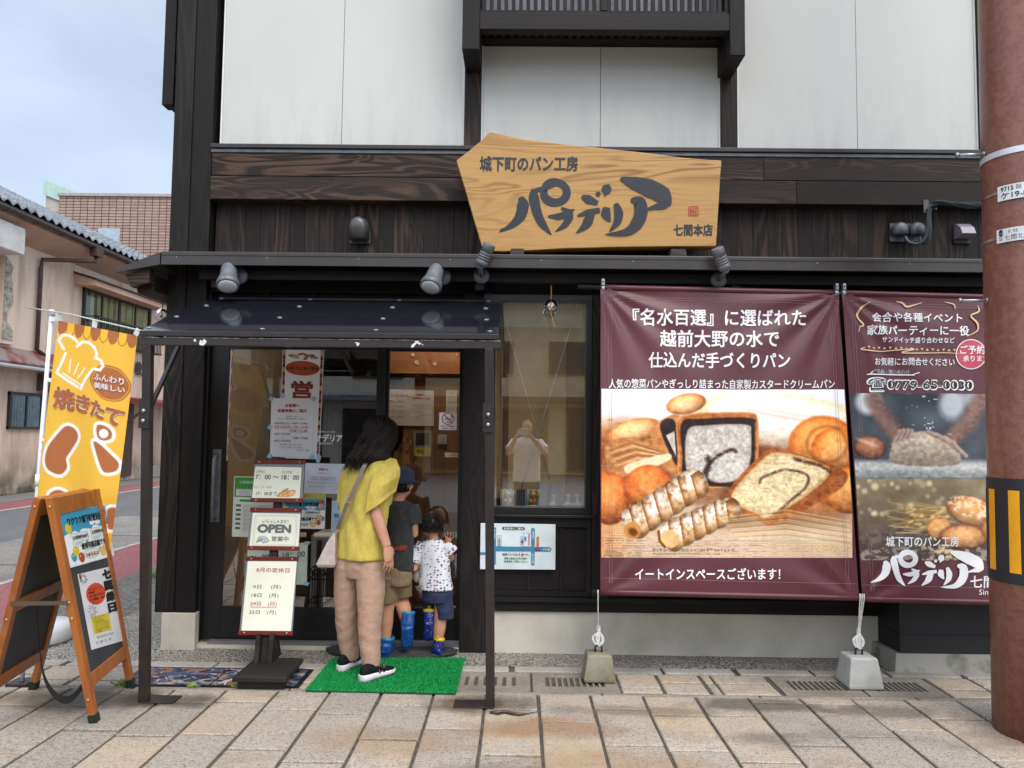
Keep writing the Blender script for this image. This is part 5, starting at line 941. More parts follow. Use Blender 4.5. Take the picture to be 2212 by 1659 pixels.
# inside, on the partition
YI = 1.235
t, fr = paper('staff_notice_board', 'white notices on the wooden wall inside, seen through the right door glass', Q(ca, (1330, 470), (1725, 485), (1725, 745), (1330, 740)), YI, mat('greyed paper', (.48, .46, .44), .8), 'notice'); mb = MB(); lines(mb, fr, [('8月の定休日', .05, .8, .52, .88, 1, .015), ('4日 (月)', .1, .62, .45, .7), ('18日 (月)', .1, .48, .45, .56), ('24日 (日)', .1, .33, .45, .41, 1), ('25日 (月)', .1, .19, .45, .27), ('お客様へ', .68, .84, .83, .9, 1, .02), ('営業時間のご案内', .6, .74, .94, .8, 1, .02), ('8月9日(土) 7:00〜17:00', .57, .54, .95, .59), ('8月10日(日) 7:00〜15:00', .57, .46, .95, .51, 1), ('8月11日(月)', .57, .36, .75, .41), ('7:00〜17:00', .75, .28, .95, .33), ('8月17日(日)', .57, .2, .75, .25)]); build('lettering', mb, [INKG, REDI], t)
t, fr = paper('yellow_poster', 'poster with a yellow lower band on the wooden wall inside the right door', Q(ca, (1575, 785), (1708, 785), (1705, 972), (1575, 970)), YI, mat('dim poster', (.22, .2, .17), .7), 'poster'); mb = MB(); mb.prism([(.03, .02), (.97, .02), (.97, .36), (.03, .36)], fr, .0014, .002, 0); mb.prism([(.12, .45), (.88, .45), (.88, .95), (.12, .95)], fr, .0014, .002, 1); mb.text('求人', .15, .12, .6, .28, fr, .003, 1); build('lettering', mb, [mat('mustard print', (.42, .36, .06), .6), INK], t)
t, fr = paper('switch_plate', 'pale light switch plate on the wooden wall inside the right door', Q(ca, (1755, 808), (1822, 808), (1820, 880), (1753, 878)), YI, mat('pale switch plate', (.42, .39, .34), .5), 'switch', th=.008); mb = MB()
for u in (.2, .55): mb.prism([(u, .3), (u+.27, .3), (u+.27, .75), (u, .75)], fr, .008, .012)
build('rocker', mb, MC['pale switch plate'], t)
t, fr = paper('calendar_strip', 'narrow vertical calendar strip hanging on the wooden wall inside', Q(ca, (1815, 482), (1897, 482), (1893, 645), (1813, 642)), YI, MC['greyed paper'], 'calendar'); mb = MB(); mb.text('13', .35, .84, .65, .95, fr, .002)
for u in (.25, .5, .7): mb.vtext('静かな朝にパンを', u, .1, u+.1, .72, fr, .002)
build('lettering', mb, INKG, t)
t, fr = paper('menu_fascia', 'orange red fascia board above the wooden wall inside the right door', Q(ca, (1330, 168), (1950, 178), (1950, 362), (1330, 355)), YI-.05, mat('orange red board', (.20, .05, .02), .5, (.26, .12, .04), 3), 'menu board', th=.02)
mb = MB(); r = random.Random(2)
for i in range(9): u, v, q = r.uniform(.05, .95), r.uniform(.2, .8), r.uniform(.02, .05); mb.prism([(u+q*.6*math.cos(k), v+q*2*math.sin(k)) for k in [j*2*math.pi/16 for j in range(16)]], fr, .02, .024+i*.001, i % 2)
build('printed_dots', mb, [mat('cream dots', (.5, .36, .2), .6), mat('red dots', (.35, .04, .02), .6)], t)
t = thing('side_table', 'small white table standing inside behind the door glass', 'table', (-1.28, .5, .06)); mb = MB(); mb.box(-1.5, -1.05, .35, .7, .70, .735); build('table_top', mb, WHITE, t)
for x, y in ((-1.48, .37), (-1.08, .37), (-1.48, .68), (-1.08, .68)): mb = MB(); mb.box(x-.018, x+.018, y-.018, y+.018, .06, .70); build('leg', mb, WHITE, t)
t = thing('wire_basket', 'tall black wire umbrella basket inside behind the door glass', 'basket', (-1.33, .22, .06)); mb = MB(); x0, x1, y0, y1 = -1.46, -1.2, .14, .32
for i in range(9):
    x = x0+(x1-x0)*i/8
    for y in (y0, y1): mb.tube([(x, y, .08), (x, y, .52)], .004, 6)
for z in (.08, .3, .46, .52): mb.tube([(x0, y0, z), (x1, y0, z), (x1, y1, z), (x0, y1, z), (x0, y0, z)], .005, 6)
for i in range(6): x = x0+.02+i*.043; mb.tube([(x, y0, .47), (x+.02, y0, .50), (x+.035, y0, .475)], .004, 6); mb.ball((x+.012, y0, .505), .012, 8, 5, sc=(1, .3, .6))
build('wire_frame', mb, BLACKM, t)
t = thing('door_mat', 'brown doormat with faded red lettering on the floor inside the right leaf', 'mat', (-.63, .55, .06)); mb = MB(); mb.box(-.93, -.36, .22, .85, .058, .07); build('pile', mb, mat('brown mat pile', (.16, .12, .085), .95, (.12, .09, .06), 40, bump=.003), t)
fr = frame((-.9, .3, .0712), (1, 0, 0), (0, 1, 0)); mb = MB(); mb.text('BAKERY', .02, .06, .5, .2, fr, 0, 0, .02); build('lettering', mb, mat('faded red', (.16, .05, .05), .8), t)
# ================================================================== parking sign, window display
P = [PY(*cw(x, y), -.05) for x, y in ((120, 403), (618, 411), (616, 712), (116, 708))]; fr = QF(*P); t = thing('parking_map_sign', 'white parking map sign with blue roads below the shop window', 'sign', tuple(sum(P)/4)); mb = MB(); mb.prism([(0, 0), (1, 0), (1, 1), (0, 1)], fr, -.012, 0); build('board', mb, mat('white sign board', S('#dfe8ea'), .35), t, .002)
def cap(mb, u0, v0, u1, v1, w, m, h0=.0005, h1=.0015, ar=1.62):  # round-ended road
    r = w/2; n = 10; pts = []
    if abs(v1-v0) > abs(u1-u0): pts = [(u0+r/ar*math.cos(a), v1+r*math.sin(a)) for a in [math.pi*i/n for i in range(n+1)]]+[(u0+r/ar*math.cos(a), v0+r*math.sin(a)) for a in [math.pi+math.pi*i/n for i in range(n+1)]]
    else: pts = [(u1+r/ar*math.cos(a), v0+r*math.sin(a)) for a in [-math.pi/2+math.pi*i/n for i in range(n+1)]]+[(u0+r/ar*math.cos(a), v0+r*math.sin(a)) for a in [math.pi/2+math.pi*i/n for i in range(n+1)]]
    mb.prism(pts, fr, h0, h1, m)
mb = MB(); cap(mb, .185, .13, .185, .88, .08, 0); cap(mb, .70, .13, .70, .88, .08, 0, h1=.0018); mb.prism([(.19, .395), (.93, .395), (.95, .45), (.93, .5), (.19, .5)], fr, .0005, .0021, 0); mb.prism([(.0, .31), (.18, .31), (.18, .37), (.0, .37)], fr, .0005, .0012, 0)
cap(mb, .31, .895, .57, .895, .07, 1); mb.text('駐車場のご案内', .31, .868, .57, .922, fr, .003, 2, .02); mb.vtext('本町通り', .17, .66, .2, .88, fr, .003, 2, .02); mb.vtext('二番通り', .69, .66, .715, .89, fr, .003, 2, .02); mb.text('→三番', .83, .42, .93, .475, fr, .003, 2, .02); mb.vtext('↓六間', .685, .12, .715, .37, fr, .003, 2, .02)
mb.prism([(.225, .5), (.28, .5), (.28, .74), (.225, .74)], fr, .0005, .001, 1); mb.prism([(.229, .507), (.276, .507), (.276, .733), (.229, .733)], fr, .0005, .0016, 3); mb.vtext('小太屋菓様', .235, .51, .27, .73, fr, .003, 1)
mb.prism([(.57, .5), (.68, .5), (.68, .8), (.57, .8)], fr, .0005, .001, 1); mb.prism([(.574, .507), (.676, .507), (.676, .793), (.574, .793)], fr, .0005, .0016, 3); mb.prism([(.53, .52), (.62, .62), (.62, .73), (.53, .73)], fr, .0005, .002, 5); mb.vtext('駐車場', .585, .63, .61, .72, fr, .003, 4, .02); mb.vtext('建物の裏になります', .635, .52, .66, .78, fr, .003, 4, .02); mb.prism([(.74, .5), (.785, .5), (.785, .73), (.74, .73)], fr, .0005, .001, 6); mb.vtext('パナデリア', .748, .51, .778, .72, fr, .003, 4, .03)
mb.prism([(.73, .455), (.775, .455), (.775, .49), (.73, .49)], fr, .0022, .003, 4); mb.text('現在位置', .73, .415, .80, .445, fr, .003, 1, .02); mb.prism([(.555, .45), (.74, .45), (.74, .456), (.555, .456)], fr, .0022, .003, 4); mb.prism([(.552, .45), (.558, .45), (.558, .6), (.552, .6)], fr, .0022, .003, 4); mb.prism([(.535, .6), (.575, .56), (.57, .68)], fr, .0022, .003, 4)
mb.text('駐車スペースは', .30, .30, .5, .355, fr, .002, 1, .02); mb.text('３台', .51, .29, .58, .365, fr, .002, 4, .03); mb.text('です。', .585, .30, .65, .35, fr, .002, 1, .02); mb.text('満車の場合は公共の無料', .32, .215, .62, .265, fr, .002, 7, .02); mb.text('駐車場をご利用ください。', .32, .15, .64, .2, fr, .002, 7, .02)
build('printed_map', mb, [mat('map blue', S('#3f86a8'), .5), INK, WHITE, MC['white sign board'], REDI, mat('map light blue', S('#9ccfe2'), .5), mat('map orange', S('#eeb48a'), .5), GREENI], t)
ZS = .967
def box3(t, name, x, y, z, w, d, h, m, bev=.002): mb = MB(); mb.box(x-w/2, x+w/2, y-d/2, y+d/2, z, z+h); return build(name, mb, m, t, bev)
xat = lambda cx, Y=.09: float(PY(*cw(cx, 270), Y)[0])
GOLD = mat('gold plastic', (.55, .36, .08), .3, (.45, .28, .05), 20, metal=.4); WCER = mat('white glazed ceramic', (.66, .65, .63), .3)
def cat(t, x, y, z, s, m, base, bell):
    mb = MB(); mb.box(x-.033*s, x+.033*s, y-.02*s, y+.02*s, z, z+.028*s); build('base', mb, base, t, .006*s)
    mb = MB(); mb.ball((x, y, z+.055*s), .032*s, 16, 10, sc=(1, .85, 1.05)); mb.ball((x, y-.004*s, z+.098*s), .028*s, 16, 10, sc=(1.08, .9, .9))
    for q in (-1, 1): mb.lathe([(.010*s, 0), (.0015*s, .02*s)], (x+q*.017*s, y, z+.116*s), (q*.25, 0, 1), 8)
    mb.tube([(x+.028*s, y-.004*s, z+.065*s), (x+.037*s, y-.008*s, z+.09*s), (x+.034*s, y-.012*s, z+.118*s)], [.009*s, .009*s, .011*s], 8); mb.tube([(x-.024*s, y-.015*s, z+.06*s), (x-.012*s, y-.028*s, z+.05*s)], .009*s, 8); build('body', mb, m, t)
    mb = MB(); mb.lathe([(.0215*s, 0), (.0235*s, .004*s), (.0215*s, .008*s)], (x, y-.004*s, z+.073*s), (0, 0, 1), 16); mb.ball((x, y-.03*s, z+.068*s), .007*s, 8, 6); build('collar', mb, bell, t)
    mb = MB()
    for q in (-1, 1): mb.ball((x+q*.011*s, y-.0285*s, z+.101*s), .003*s, 8, 5)
    mb.ball((x, y-.030*s, z+.094*s), .002*s, 6, 4); build('eye', mb, INK, t)
for cx, lab, m, bs, card in ((303, 'white lucky cat on a pink base in a yellow box in the window display', WCER, mat('pink plastic', S('#d8949c'), .4), mat('cream yellow card', S('#d8cc8e'), .6)), (468, 'gold lucky cat in a white and blue box in the window display', GOLD, GOLD, mat('sky blue card', S('#c4dcec'), .6))):
    x = xat(cx); t = thing('lucky_cat', lab, 'figurine', (x, .085, ZS)); mb = MB(); mb.box(x-.052, x+.052, .135, .139, ZS, ZS+.135); mb.box(x-.054, x-.052, .05, .139, ZS, ZS+.135); mb.box(x+.052, x+.054, .05, .139, ZS, ZS+.135); mb.box(x-.052, x+.052, .05, .135, ZS, ZS+.003); mb.box(x-.052, x+.052, .05, .052, ZS, ZS+.012); build('gift_box', mb, card, t); cat(t, x, .095, ZS+.004, 1.0, m, bs, mat('collar gold', (.6, .4, .1), .35) if m is WCER else REDI)
x = xat(392); t = thing('dark_plaque', 'dark plaque with pale brush characters between the two lucky cats', 'plaque', (x, .11, ZS)); mb = MB(); mb.hexa([(x-.035, .105, ZS), (x+.035, .105, ZS), (x+.035, .118, ZS), (x-.035, .118, ZS), (x-.035, .13, ZS+.135), (x+.035, .13, ZS+.135), (x+.035, .142, ZS+.135), (x-.035, .142, ZS+.135)]); build('plate', mb, mat('dark grey board', (.03, .03, .035), .5), t); fr = QF((x-.035, .129, ZS+.135), (x+.035, .129, ZS+.135), (x+.035, .104, ZS), (x-.035, .104, ZS)); mb = MB(); mb.vtext('百歳人', .5, .12, .78, .88, fr, .001, 0, .02); build('lettering', mb, INKG, t)
x = xat(228); t = thing('leaflets', 'bundle of leaflets in a black holder at the left of the window display', 'leaflets', (x, .1, ZS)); box3(t, 'holder', x, .1, ZS, .06, .05, .075, BLACKM)
for i in range(6): mb = MB(); mb.hexa([(x-.026+i*.009, .085, ZS+.03), (x-.024+i*.009, .085, ZS+.03), (x-.024+i*.009, .12, ZS+.03), (x-.026+i*.009, .12, ZS+.03), (x-.034+i*.011, .085, ZS+.14+.006*(i % 3)), (x-.031+i*.011, .085, ZS+.14+.006*(i % 3)), (x-.031+i*.011, .12, ZS+.15), (x-.034+i*.011, .12, ZS+.15)]); build('leaflet', mb, PAPER, t)
x = xat(580, .13); t = thing('grey_panel', 'grey panel on a small wooden easel in the window display', 'panel', (x, .14, ZS)); mb = MB(); mb.hexa([(x-.08, .135, ZS+.005), (x+.07, .135, ZS+.005), (x+.07, .14, ZS+.005), (x-.08, .14, ZS+.005), (x-.085, .16, ZS+.175), (x+.075, .16, ZS+.165), (x+.075, .165, ZS+.165), (x-.085, .165, ZS+.175)]); build('board', mb, mat('grey display board', (.24, .24, .25), .6), t); mb = MB(); mb.bar((x-.015, .125, ZS), (x+.0, .15, ZS+.165), .012, .012); build('easel_strut', mb, MC['sill wood'], t)
def chef(t, x, y, z, s, lean=0):
    mb = MB(); rings = []
    for r, h, d in ((.018, 0, 0), (.021, .02, 0), (.017, .045, .001), (.02, .06, .002), (.012, .072, .003)): rings.append([(x+lean*h+r*s*math.cos(a), y+r*.8*s*math.sin(a), z+h*s) for a in [j*2*math.pi/12 for j in range(12)]])
    mb.loft(rings); mb.ball((x+lean*.085, y-.002, z+.085*s), .014*s, 12, 8); mb.lathe([(.0135*s, .092*s), (.0135*s, .104*s), (.019*s, .112*s), (.018*s, .122*s), (.004*s, .126*s)], (x+lean*.09, y, z), (0, 0, 1), 14)
    for q in (-1, 1): mb.tube([(x+q*.017*s, y, z+.062*s), (x+q*.022*s, y-.012*s, z+.045*s), (x+q*.008*s, y-.024*s, z+.042*s)], .005*s, 7)
    build('chef_figure', mb, WCER, t)
x = xat(597, .06); t = thing('baker_figurine', 'white walking baker figurine in front of the grey panel in the window', 'figurine', (x, .06, ZS)); chef(t, x, .06, ZS, .85, .1)
x = xat(712, .08); t = thing('baker_group_figurine', 'white figurine of two bakers at a counter in the right window corner', 'figurine', (x, .08, ZS)); chef(t, x-.01, .09, ZS, .86); chef(t, x+.065, .085, ZS, .86, -.15); mb = MB(); mb.box(x-.04, x+.04, .045, .075, ZS, ZS+.04); mb.box(x-.05, x+.05, .04, .08, ZS+.036, ZS+.042)
for i in range(5): mb.ball((x-.032+i*.016, .058, ZS+.045), .007, 8, 5)
build('counter', mb, WCER, t)
t = thing('display_stand_poles', 'crossed silver poles of a banner stand behind the shop window glass', 'stand', (.15, .11, ZS)); 
for (a_, b_) in (((328, 280), (724, 1700)), ((945, 280), (482, 1790))):
    A, Bq = PY(*cx5(*a_), .085), PY(*cx5(*b_), .115); mb = MB(); mb.tube([A, (A+Bq)/2, Bq], .0048, 8); build('pole', mb, mat('pale grey plastic', (.52, .53, .54), .4), t); mb = MB(); d = Vector(A-Bq).normalized(); mb.tube([Vector(A)-d*.005, Vector(A)+d*.012, Vector(A)+d*.075], [.006, .012, .012], 8); build('grip', mb, MC['pale grey plastic'], t)
# wind chimes
CHG = glass('chime glass', (.93, .95, .95), 1.5, 1.6)
def chime(x, y, ztop, z, r, label, scol, paint):
    t = thing('wind_chime', label, 'wind chime', (x, y, z)); mb = MB(); mb.tube([(x, y, ztop), (x, y, z+r*.9)], .0018, 6); mb.tube([(x+.004, y, ztop-.01), (x+.003, y, z+r*.9)], .0016, 6); mb.tube([(x, y, z+r), (x, y, z-r*1.1), (x+.008, y, z-r*1.6), (x+.022, y, z-r*2.9), (x+.032, y, z-r*3.0), (x+.034, y, z-r*2.8)], .0022, 6); build('cord', mb, scol, t)
    prof = [(.008, r), (r*.45, r*.88), (r*.8, r*.58), (r, .05*r), (r*.9, -.45*r), (r*.66, -.78*r), (r*.62, -.82*r)]; mb = MB(); mb.lathe(prof, (x, y, z), (0, 0, 1), 24, caps=False); build('glass_bell', mb, CHG, t)
    mb = MB(); rr = random.Random(9)
    for i in range(16):
        a, b = rr.uniform(0, 6.28), rr.uniform(-.5, .55); q = r*1.01*math.cos(b); c = Vector((x+q*math.cos(a), y+q*math.sin(a), z+r*1.01*math.sin(b))); n = (c-Vector((x, y, z))).normalized(); u = n.orthogonal().normalized(); w = n.cross(u); k = rr.uniform(.007, .013); mb.add([c+u*k*math.cos(s)+w*k*.6*math.sin(s) for s in [j*2*math.pi/8 for j in range(8)]], [tuple(range(8))], i % 3)
    build('painted_petals', mb, paint, t)
PNT = [mat('red glass paint', S('#c23a2c'), .3), mat('white glass paint', S('#e6e6e0'), .3), mat('green glass paint', S('#4a7d3a'), .3)]
c = PY(1190, 661, -.15); chime(c[0], -.15, 2.5, c[2], .046, 'glass wind chime with red petals on an orange cord in front of the shop window', mat('orange cord', S('#e8941c'), .6), PNT)
c = PY(350, 681, .25); chime(c[0], .25, 2.42, c[2], .05, 'glass wind chime hanging under the side eave above the canopy edge', mat('brown cord', S('#5c4030'), .6), PNT)
# ================================================================== street furniture: A-board, flag, menu stand, mats
AW = wood('orange varnished wood', S('#a9642c'), S('#7d431b'), 'Z', amount=.5, bands=9, rough=.38, spec=.5, bump=.0008, vary=.12)
CHALK = mat('chalkboard', (.034, .037, .042), .6, (.05, .054, .06), 3)
AB = thing('a_frame_board', 'orange wooden A-frame chalkboard with event posters on the pavement', 'A-board', (-2.4, -1.05, 0))
N0, F0 = PZ(201, 1567), PZ(287, 1482); T0 = PZ(104, 1076, 1.17); T1 = T0+(F0-N0)*.985
def leafboard(N0, F0, T0, T1, posters):
    U = (F0-N0); V = (T0-N0); H = np.linalg.norm(V); Wd = np.linalg.norm(U); n = np.cross(U, V); n /= np.linalg.norm(n)
    fr = lambda u, v, h=0.: N0*(1-u)*(1-v)+F0*u*(1-v)+T0*(1-u)*v+T1*u*v+n*h
    fw = .088
    def plank(u0, u1, v0, v1, h0, h1, name, m):
        mb = MB(); mb.hexa([fr(u0, v0, h0), fr(u1, v0, h0), fr(u1, v0, h1), fr(u0, v0, h1), fr(u0, v1, h0), fr(u1, v1, h0), fr(u1, v1, h1), fr(u0, v1, h1)]); return build(name, mb, m, AB, .003)
    plank(0, fw, .045, 1, -.016, .016, 'frame_upright', AW); plank(1-fw, 1, .045, 1, -.016, .016, 'frame_upright', AW)
    plank(fw, 1-fw, .925, .998, -.014, .014, 'frame_rail', AW); plank(fw, 1-fw, .165, .225, -.014, .014, 'frame_rail', AW); plank(fw-.01, 1-fw+.01, .22, .93, -.004, .006, 'board_panel', CHALK)
    for u in (0, 1-fw): plank(u-.004, u+fw+.004, 0, .048, -.019, .019, 'rubber_foot', mat('dark green rubber', (.012, .022, .02), .7))
    return fr
fA = leafboard(N0, F0, T0, T1, 1)
FL = PZ(76, 1487); dN = np.array([.02, -.03, 0]); NL = FL-(F0-N0)+dN*0
sh = np.array([-.05, -.005, 0]); fB = leafboard(FL, NL, T1+sh, T0+sh, 0)
mb = MB(); mb.bar(fA(-.01, .56, 0), fB(1.01, .56, 0), .02, .004, up=(0, 1, 0)); build('spreader_bar', mb, mat('bronze strip', (.09, .06, .04), .4), AB)
mb = MB(); mb.hexa([fB(.09, .52, -.016), fB(.91, .52, -.016), fB(.91, .52, -.004), fB(.09, .52, -.004), fB(.09, .57, -.016), fB(.91, .57, -.016), fB(.91, .57, -.004), fB(.09, .57, -.004)]); build('frame_rail', mb, AW, AB)
for v in (.56, .965, .49, .12):
    mb = MB(); mb.lathe([(.007, 0), (.005, .003)], fA(-.002, v, 0), (fA(0, 0)-fA(1, 0)), 8); build('screw', mb, mat('brass', (.6, .45, .2), .3, metal=.8), AB)
    mb = MB(); mb.lathe([(.007, 0), (.005, .003)], fB(1.002, v, 0), (fA(0, 0)-fA(1, 0)), 8); build('screw', mb, MC['brass'], AB)
mb = MB(); a_, b_ = fB(.55, .50, -.02), fA(.4, .24, -.01); pts = [a_, a_*.8+b_*.2+np.array([0, -.02, -.3]), a_*.35+b_*.65+np.array([0, -.05, -.28]), b_]
S_ = spline(pts, 8); mb.add([tuple(p+np.array([0, 0, q])) for q in (-.02, .02) for p in S_], [(i, i+1, len(S_)+i+1, len(S_)+i) for i in range(len(S_)-1)], 0, True); build('black_strap', mb, BLACKM, AB)
nA = np.cross(F0-N0, T0-N0); cpo = D2(124.2, 1080, .16276)
def qon(fr0, quad, off):
    O = fr0(.5, .5, off); U = fr0(1, .5)-fr0(0, .5); V = fr0(.5, 1)-fr0(.5, 0); n = np.cross(U, V); n /= np.linalg.norm(n); return [PP(*cpo(x, y), O, n) for x, y in quad]
t = thing('voucher_poster', 'balloon printed voucher poster on the upper half of the A-frame chalkboard', 'poster', tuple(fA(.5, .75))); P = qon(fA, ((5, 170), (628, 58), (757, 737), (160, 906)), .008); fr = QF(*P); mb = MB(); mb.prism([(0, 0), (1, 0), (1, 1), (0, 1)], fr, 0, .001); build('sheet', mb, PAPER, t); voucher(t, fr)
cfe = lambda x, y: ((x*.4219)*.54, (1900+y*.4219)*.54)
P_ = [cfe(x, y) for x, y in ((734, 942), (1052, 866), (1170, 1570), (866, 1659))]
O = fA(.5, .5, .008); n = np.cross(fA(1, .5)-fA(0, .5), fA(.5, 1)-fA(.5, 0)); n /= np.linalg.norm(n); P = [PP(x, y, O, n) for x, y in P_]; fr = QF(*P)
t = thing('festival_poster', 'fireworks festival poster on the lower half of the A-frame chalkboard', 'poster', tuple(sum(P)/4)); mb = MB(); mb.prism([(0, 0), (1, 0), (1, 1), (0, 1)], fr, 0, .001); build('sheet', mb, PAPER, t)
mb = MB(); mb.vtext('七間縁日', .67, .40, .95, .99, fr, .0022, 0, .07)
r = random.Random(8)
for cx, cy, rr in ((.12, .93, .12), (.9, .93, .12), (.93, .78, .1), (.97, .66, .13), (.12, .5, .15)):
    for k in range(16):
        q = k*math.pi/8; a0, a1 = rr*.35, rr*(.95 if k % 2 else .7); du, dv = math.cos(q), math.sin(q)*.62
        if 0 < cx+du*a1 < 1 and 0 < cy+dv*a1 < 1: mb.stroke([(cx+du*a0, cy+dv*a0), (cx+du*a1, cy+dv*a1)], [.004, .014], fr, .0014, 2, 2)
n_ = 24; mb.prism([(.40+(.27+(.02 if k % 2 else 0))*math.cos(k*math.pi/n_), .70+(.135+(.012 if k % 2 else 0))*math.sin(k*math.pi/n_)) for k in range(2*n_)], fr, .001, .0016, 1); mb.prism([(.14, .19), (.68, .19), (.68, .42), (.14, .42)], fr, .001, .0016, 3)
lines(mb, fr, [('ゲームコーナー', .2, .755, .62, .785, 1+3, .02), ('わなげ', .2, .715, .36, .745, 0, .03), ('ヨーヨーすくい', .2, .67, .62, .7, 0, .03), ('くじ引き…など', .2, .625, .64, .655, 0, .03), ('キッチンカーが来るよ！', .17, .395, .6, .41, 5), ('・オレノサリヨタ', .18, .365, .45, .382), ('・Cafe Amelia', .18, .337, .48, .355), ('・キッチン たみこや', .18, .31, .62, .328), ('・フェリスフレンチ F', .18, .283, .62, .3), ('・キャンディボンボン', .18, .256, .62, .274), ("・SHIGE'S KITCHEN", .18, .229, .6, .246), ('・369茶屋', .18, .202, .38, .219), ('8月10日(日) 17日(水)', .2, .12, .72, .155, 2), ('17：00〜21：00', .16, .055, .6, .09, 2)], h=.0024); mb.prism([(.03, .93), (.07, .93), (.07, .995), (.03, .995)], fr, .001, .002, 5)
build('lettering', mb, [INK, mat('orange red print', S('#d8502a'), .6), INKG, mat('yellow print', S('#e2cd3c'), .6), mat('maroon ink', S('#7a1f2c'), .6), MC['maroon ink']], t)
# banner flag
FG = thing('banner_flag', 'yellow cloth flag with a chef hat and red brown lettering on a white pole', 'flag', (-2.9, -.74, 0))
WP = mat('white plastic pole', (.70, .71, .72), .3, (.6, .6, .6), 20)
A, Bq = PY(112, 672, -.76), PY(47, 1478, -.76); mb = MB(); mb.tube([A, A*.5+Bq*.5, Bq], .0125, 14); build('pole', mb, WP, FG)
for k in (.46, .64): 
    mb = MB(); p = A*(1-k)+Bq*k; mb.tube([p+(A-Bq)*.015, p-(A-Bq)*.015], .0175, 14); build('pole_joint', mb, CREAM, FG)
mb = MB(); p = A+(A-Bq)*.004; mb.tube([p, p-(A-Bq)*.016], .0165, 12); build('pole_cap', mb, WP, FG); mb = MB(); mb.box(Bq[0]-.06, Bq[0]+.06, -.82, -.70, .01, .03); build('base_plate', mb, IRON, FG, .004)
A2, B2_ = PY(57, 664, -.70), PY(312, 716, -1.09); mb = MB(); mb.tube([A2, A2*.6+B2_*.4+np.array([0, 0, .012]), B2_], .0042, 8); build('cross_rod', mb, mat('pale green rod', S('#b9c4ae'), .4), FG)
TL, TR, BR, BL = PY(127, 693, -.785), PY(296, 725, -1.07), PY(232, 1238, -1.02), PY(66, 1215, -.76)
fl = lambda u, v: .012*math.sin(u*9+v*2.5)*(.25+.75*(1-v))+.018*math.sin(u*3.1)*math.sin(v*3.1)
ff = QF(TL, TR, BR, BL, fl); iF = inv(QF(TL, TR, BR, BL)); c3 = lambda x, y: iF(.2605*x, 648+.2605*y)
a = Art(150, 400, '#eebb3e', 0, 0, 1, 2.85)
g = a.noise(30, 60, 3, 2)
def f3(pts): return [(float(u), float((1-v)*2.85)) for u, v in [c3(x, y) for x, y in pts]]
br, wh = '#b06736', '#f4f3f0'
a.put(np.clip((a.X-.0)*1, 0, 0), br)
for k in range(9):
    u0, u1 = k/9, (k+1)/9; cxx = (u0+u1)/2; m = ((np.abs(a.X-cxx) < .055) & (a.Y < .07)) | (((a.X-cxx)/.055)**2+((a.Y-.07)/.09)**2 < 1); m2 = ((np.abs(a.X-cxx) < .044) & (a.Y < .07)) | (((a.X-cxx)/.044)**2+((a.Y-.07)/.078)**2 < 1)
    a.put(m*1., br)
    if k % 2: a.put(m2*1., '#f0bd35')
def ln(pts, w): 
    for p in pts: a.put(a.line(f3(p), w*(.9+.2*g.mean()), 1.5), wh)
a.put(a.poly(a.curve(f3([(760, 590), (830, 470), (920, 445), (1010, 470), (1080, 590), (1020, 715), (930, 750), (840, 720)])))[0], br); a.put(np.clip(1-np.abs(a.poly(a.curve(f3([(778, 590), (840, 485), (920, 460), (1005, 485), (1065, 590), (1010, 705), (930, 738), (848, 710)])))[1])/.008, 0, 1), '#eebb3e')
ln([[(530, 390), (490, 330), (520, 280), (570, 270), (620, 290), (640, 310)], [(640, 345), (680, 300), (740, 290), (790, 320), (815, 370), (800, 405)], [(800, 405), (850, 415), (868, 460), (845, 500), (800, 500)], [(545, 425), (510, 520), (478, 595)], [(478, 595), (560, 640), (655, 680)], [(680, 690), (720, 600), (780, 510)]], .034)
ln([[(530, 590), (600, 625), (680, 655)], [(588, 460), (582, 520), (578, 570)], [(655, 485), (635, 540), (615, 585)], [(712, 510), (685, 560), (655, 600)]], .017)
def blob(pts): q = a.curve(f3(pts)); m, sd = a.poly(q); a.put(np.clip((sd+.045)/.012, 0, 1), wh); a.put(np.clip((sd)/.012+.5, 0, 1), br)
blob([(560, 1020), (640, 1040), (660, 1110), (600, 1220), (560, 1290), (565, 1370), (510, 1430), (420, 1400), (388, 1330), (410, 1220), (480, 1110)])
blob([(830, 975), (890, 968), (935, 1010), (930, 1070), (880, 1095), (835, 1070)]); a.put(a.ell(*f3([(880, 1035)])[0], .05, .055)[0], wh)
blob([(805, 1120), (850, 1130), (920, 1200), (980, 1280), (960, 1350), (890, 1372), (860, 1330), (830, 1230)])
blob([(430, 1600), (500, 1560), (580, 1600), (640, 1680), (600, 1800), (480, 1780), (420, 1690)]); blob([(900, 1700), (960, 1680), (1000, 1740), (980, 1850), (900, 1860)])
picture('flag_cloth', a, lambda u, y: ff(u, 1-y/2.85, 0), FG, attr_mat('printed flag cloth', .7, lambda nt, p: bumpn(nt, p, noise(nt, coords(nt, (1, 1, .35)), 14, 3), .01, .4)), .95)
mb = MB()
def T3(s, quad, m, b, h):
    q = [c3(x, y) for x, y in quad]; g_ = lambda u, v, hh: ff(*(q[3]*(1-u)*(1-v)+q[2]*u*(1-v)+q[0]*(1-u)*v+q[1]*u*v), hh); mb.text(s, 0, 0, 1, 1, g_, h, m, b)
T3('ふんわり', ((800, 535), (1030, 530), (1030, 590), (800, 590)), 1, .03, .004); T3('美味しい', ((805, 605), (1035, 605), (1035, 660), (805, 660)), 1, .03, .004)
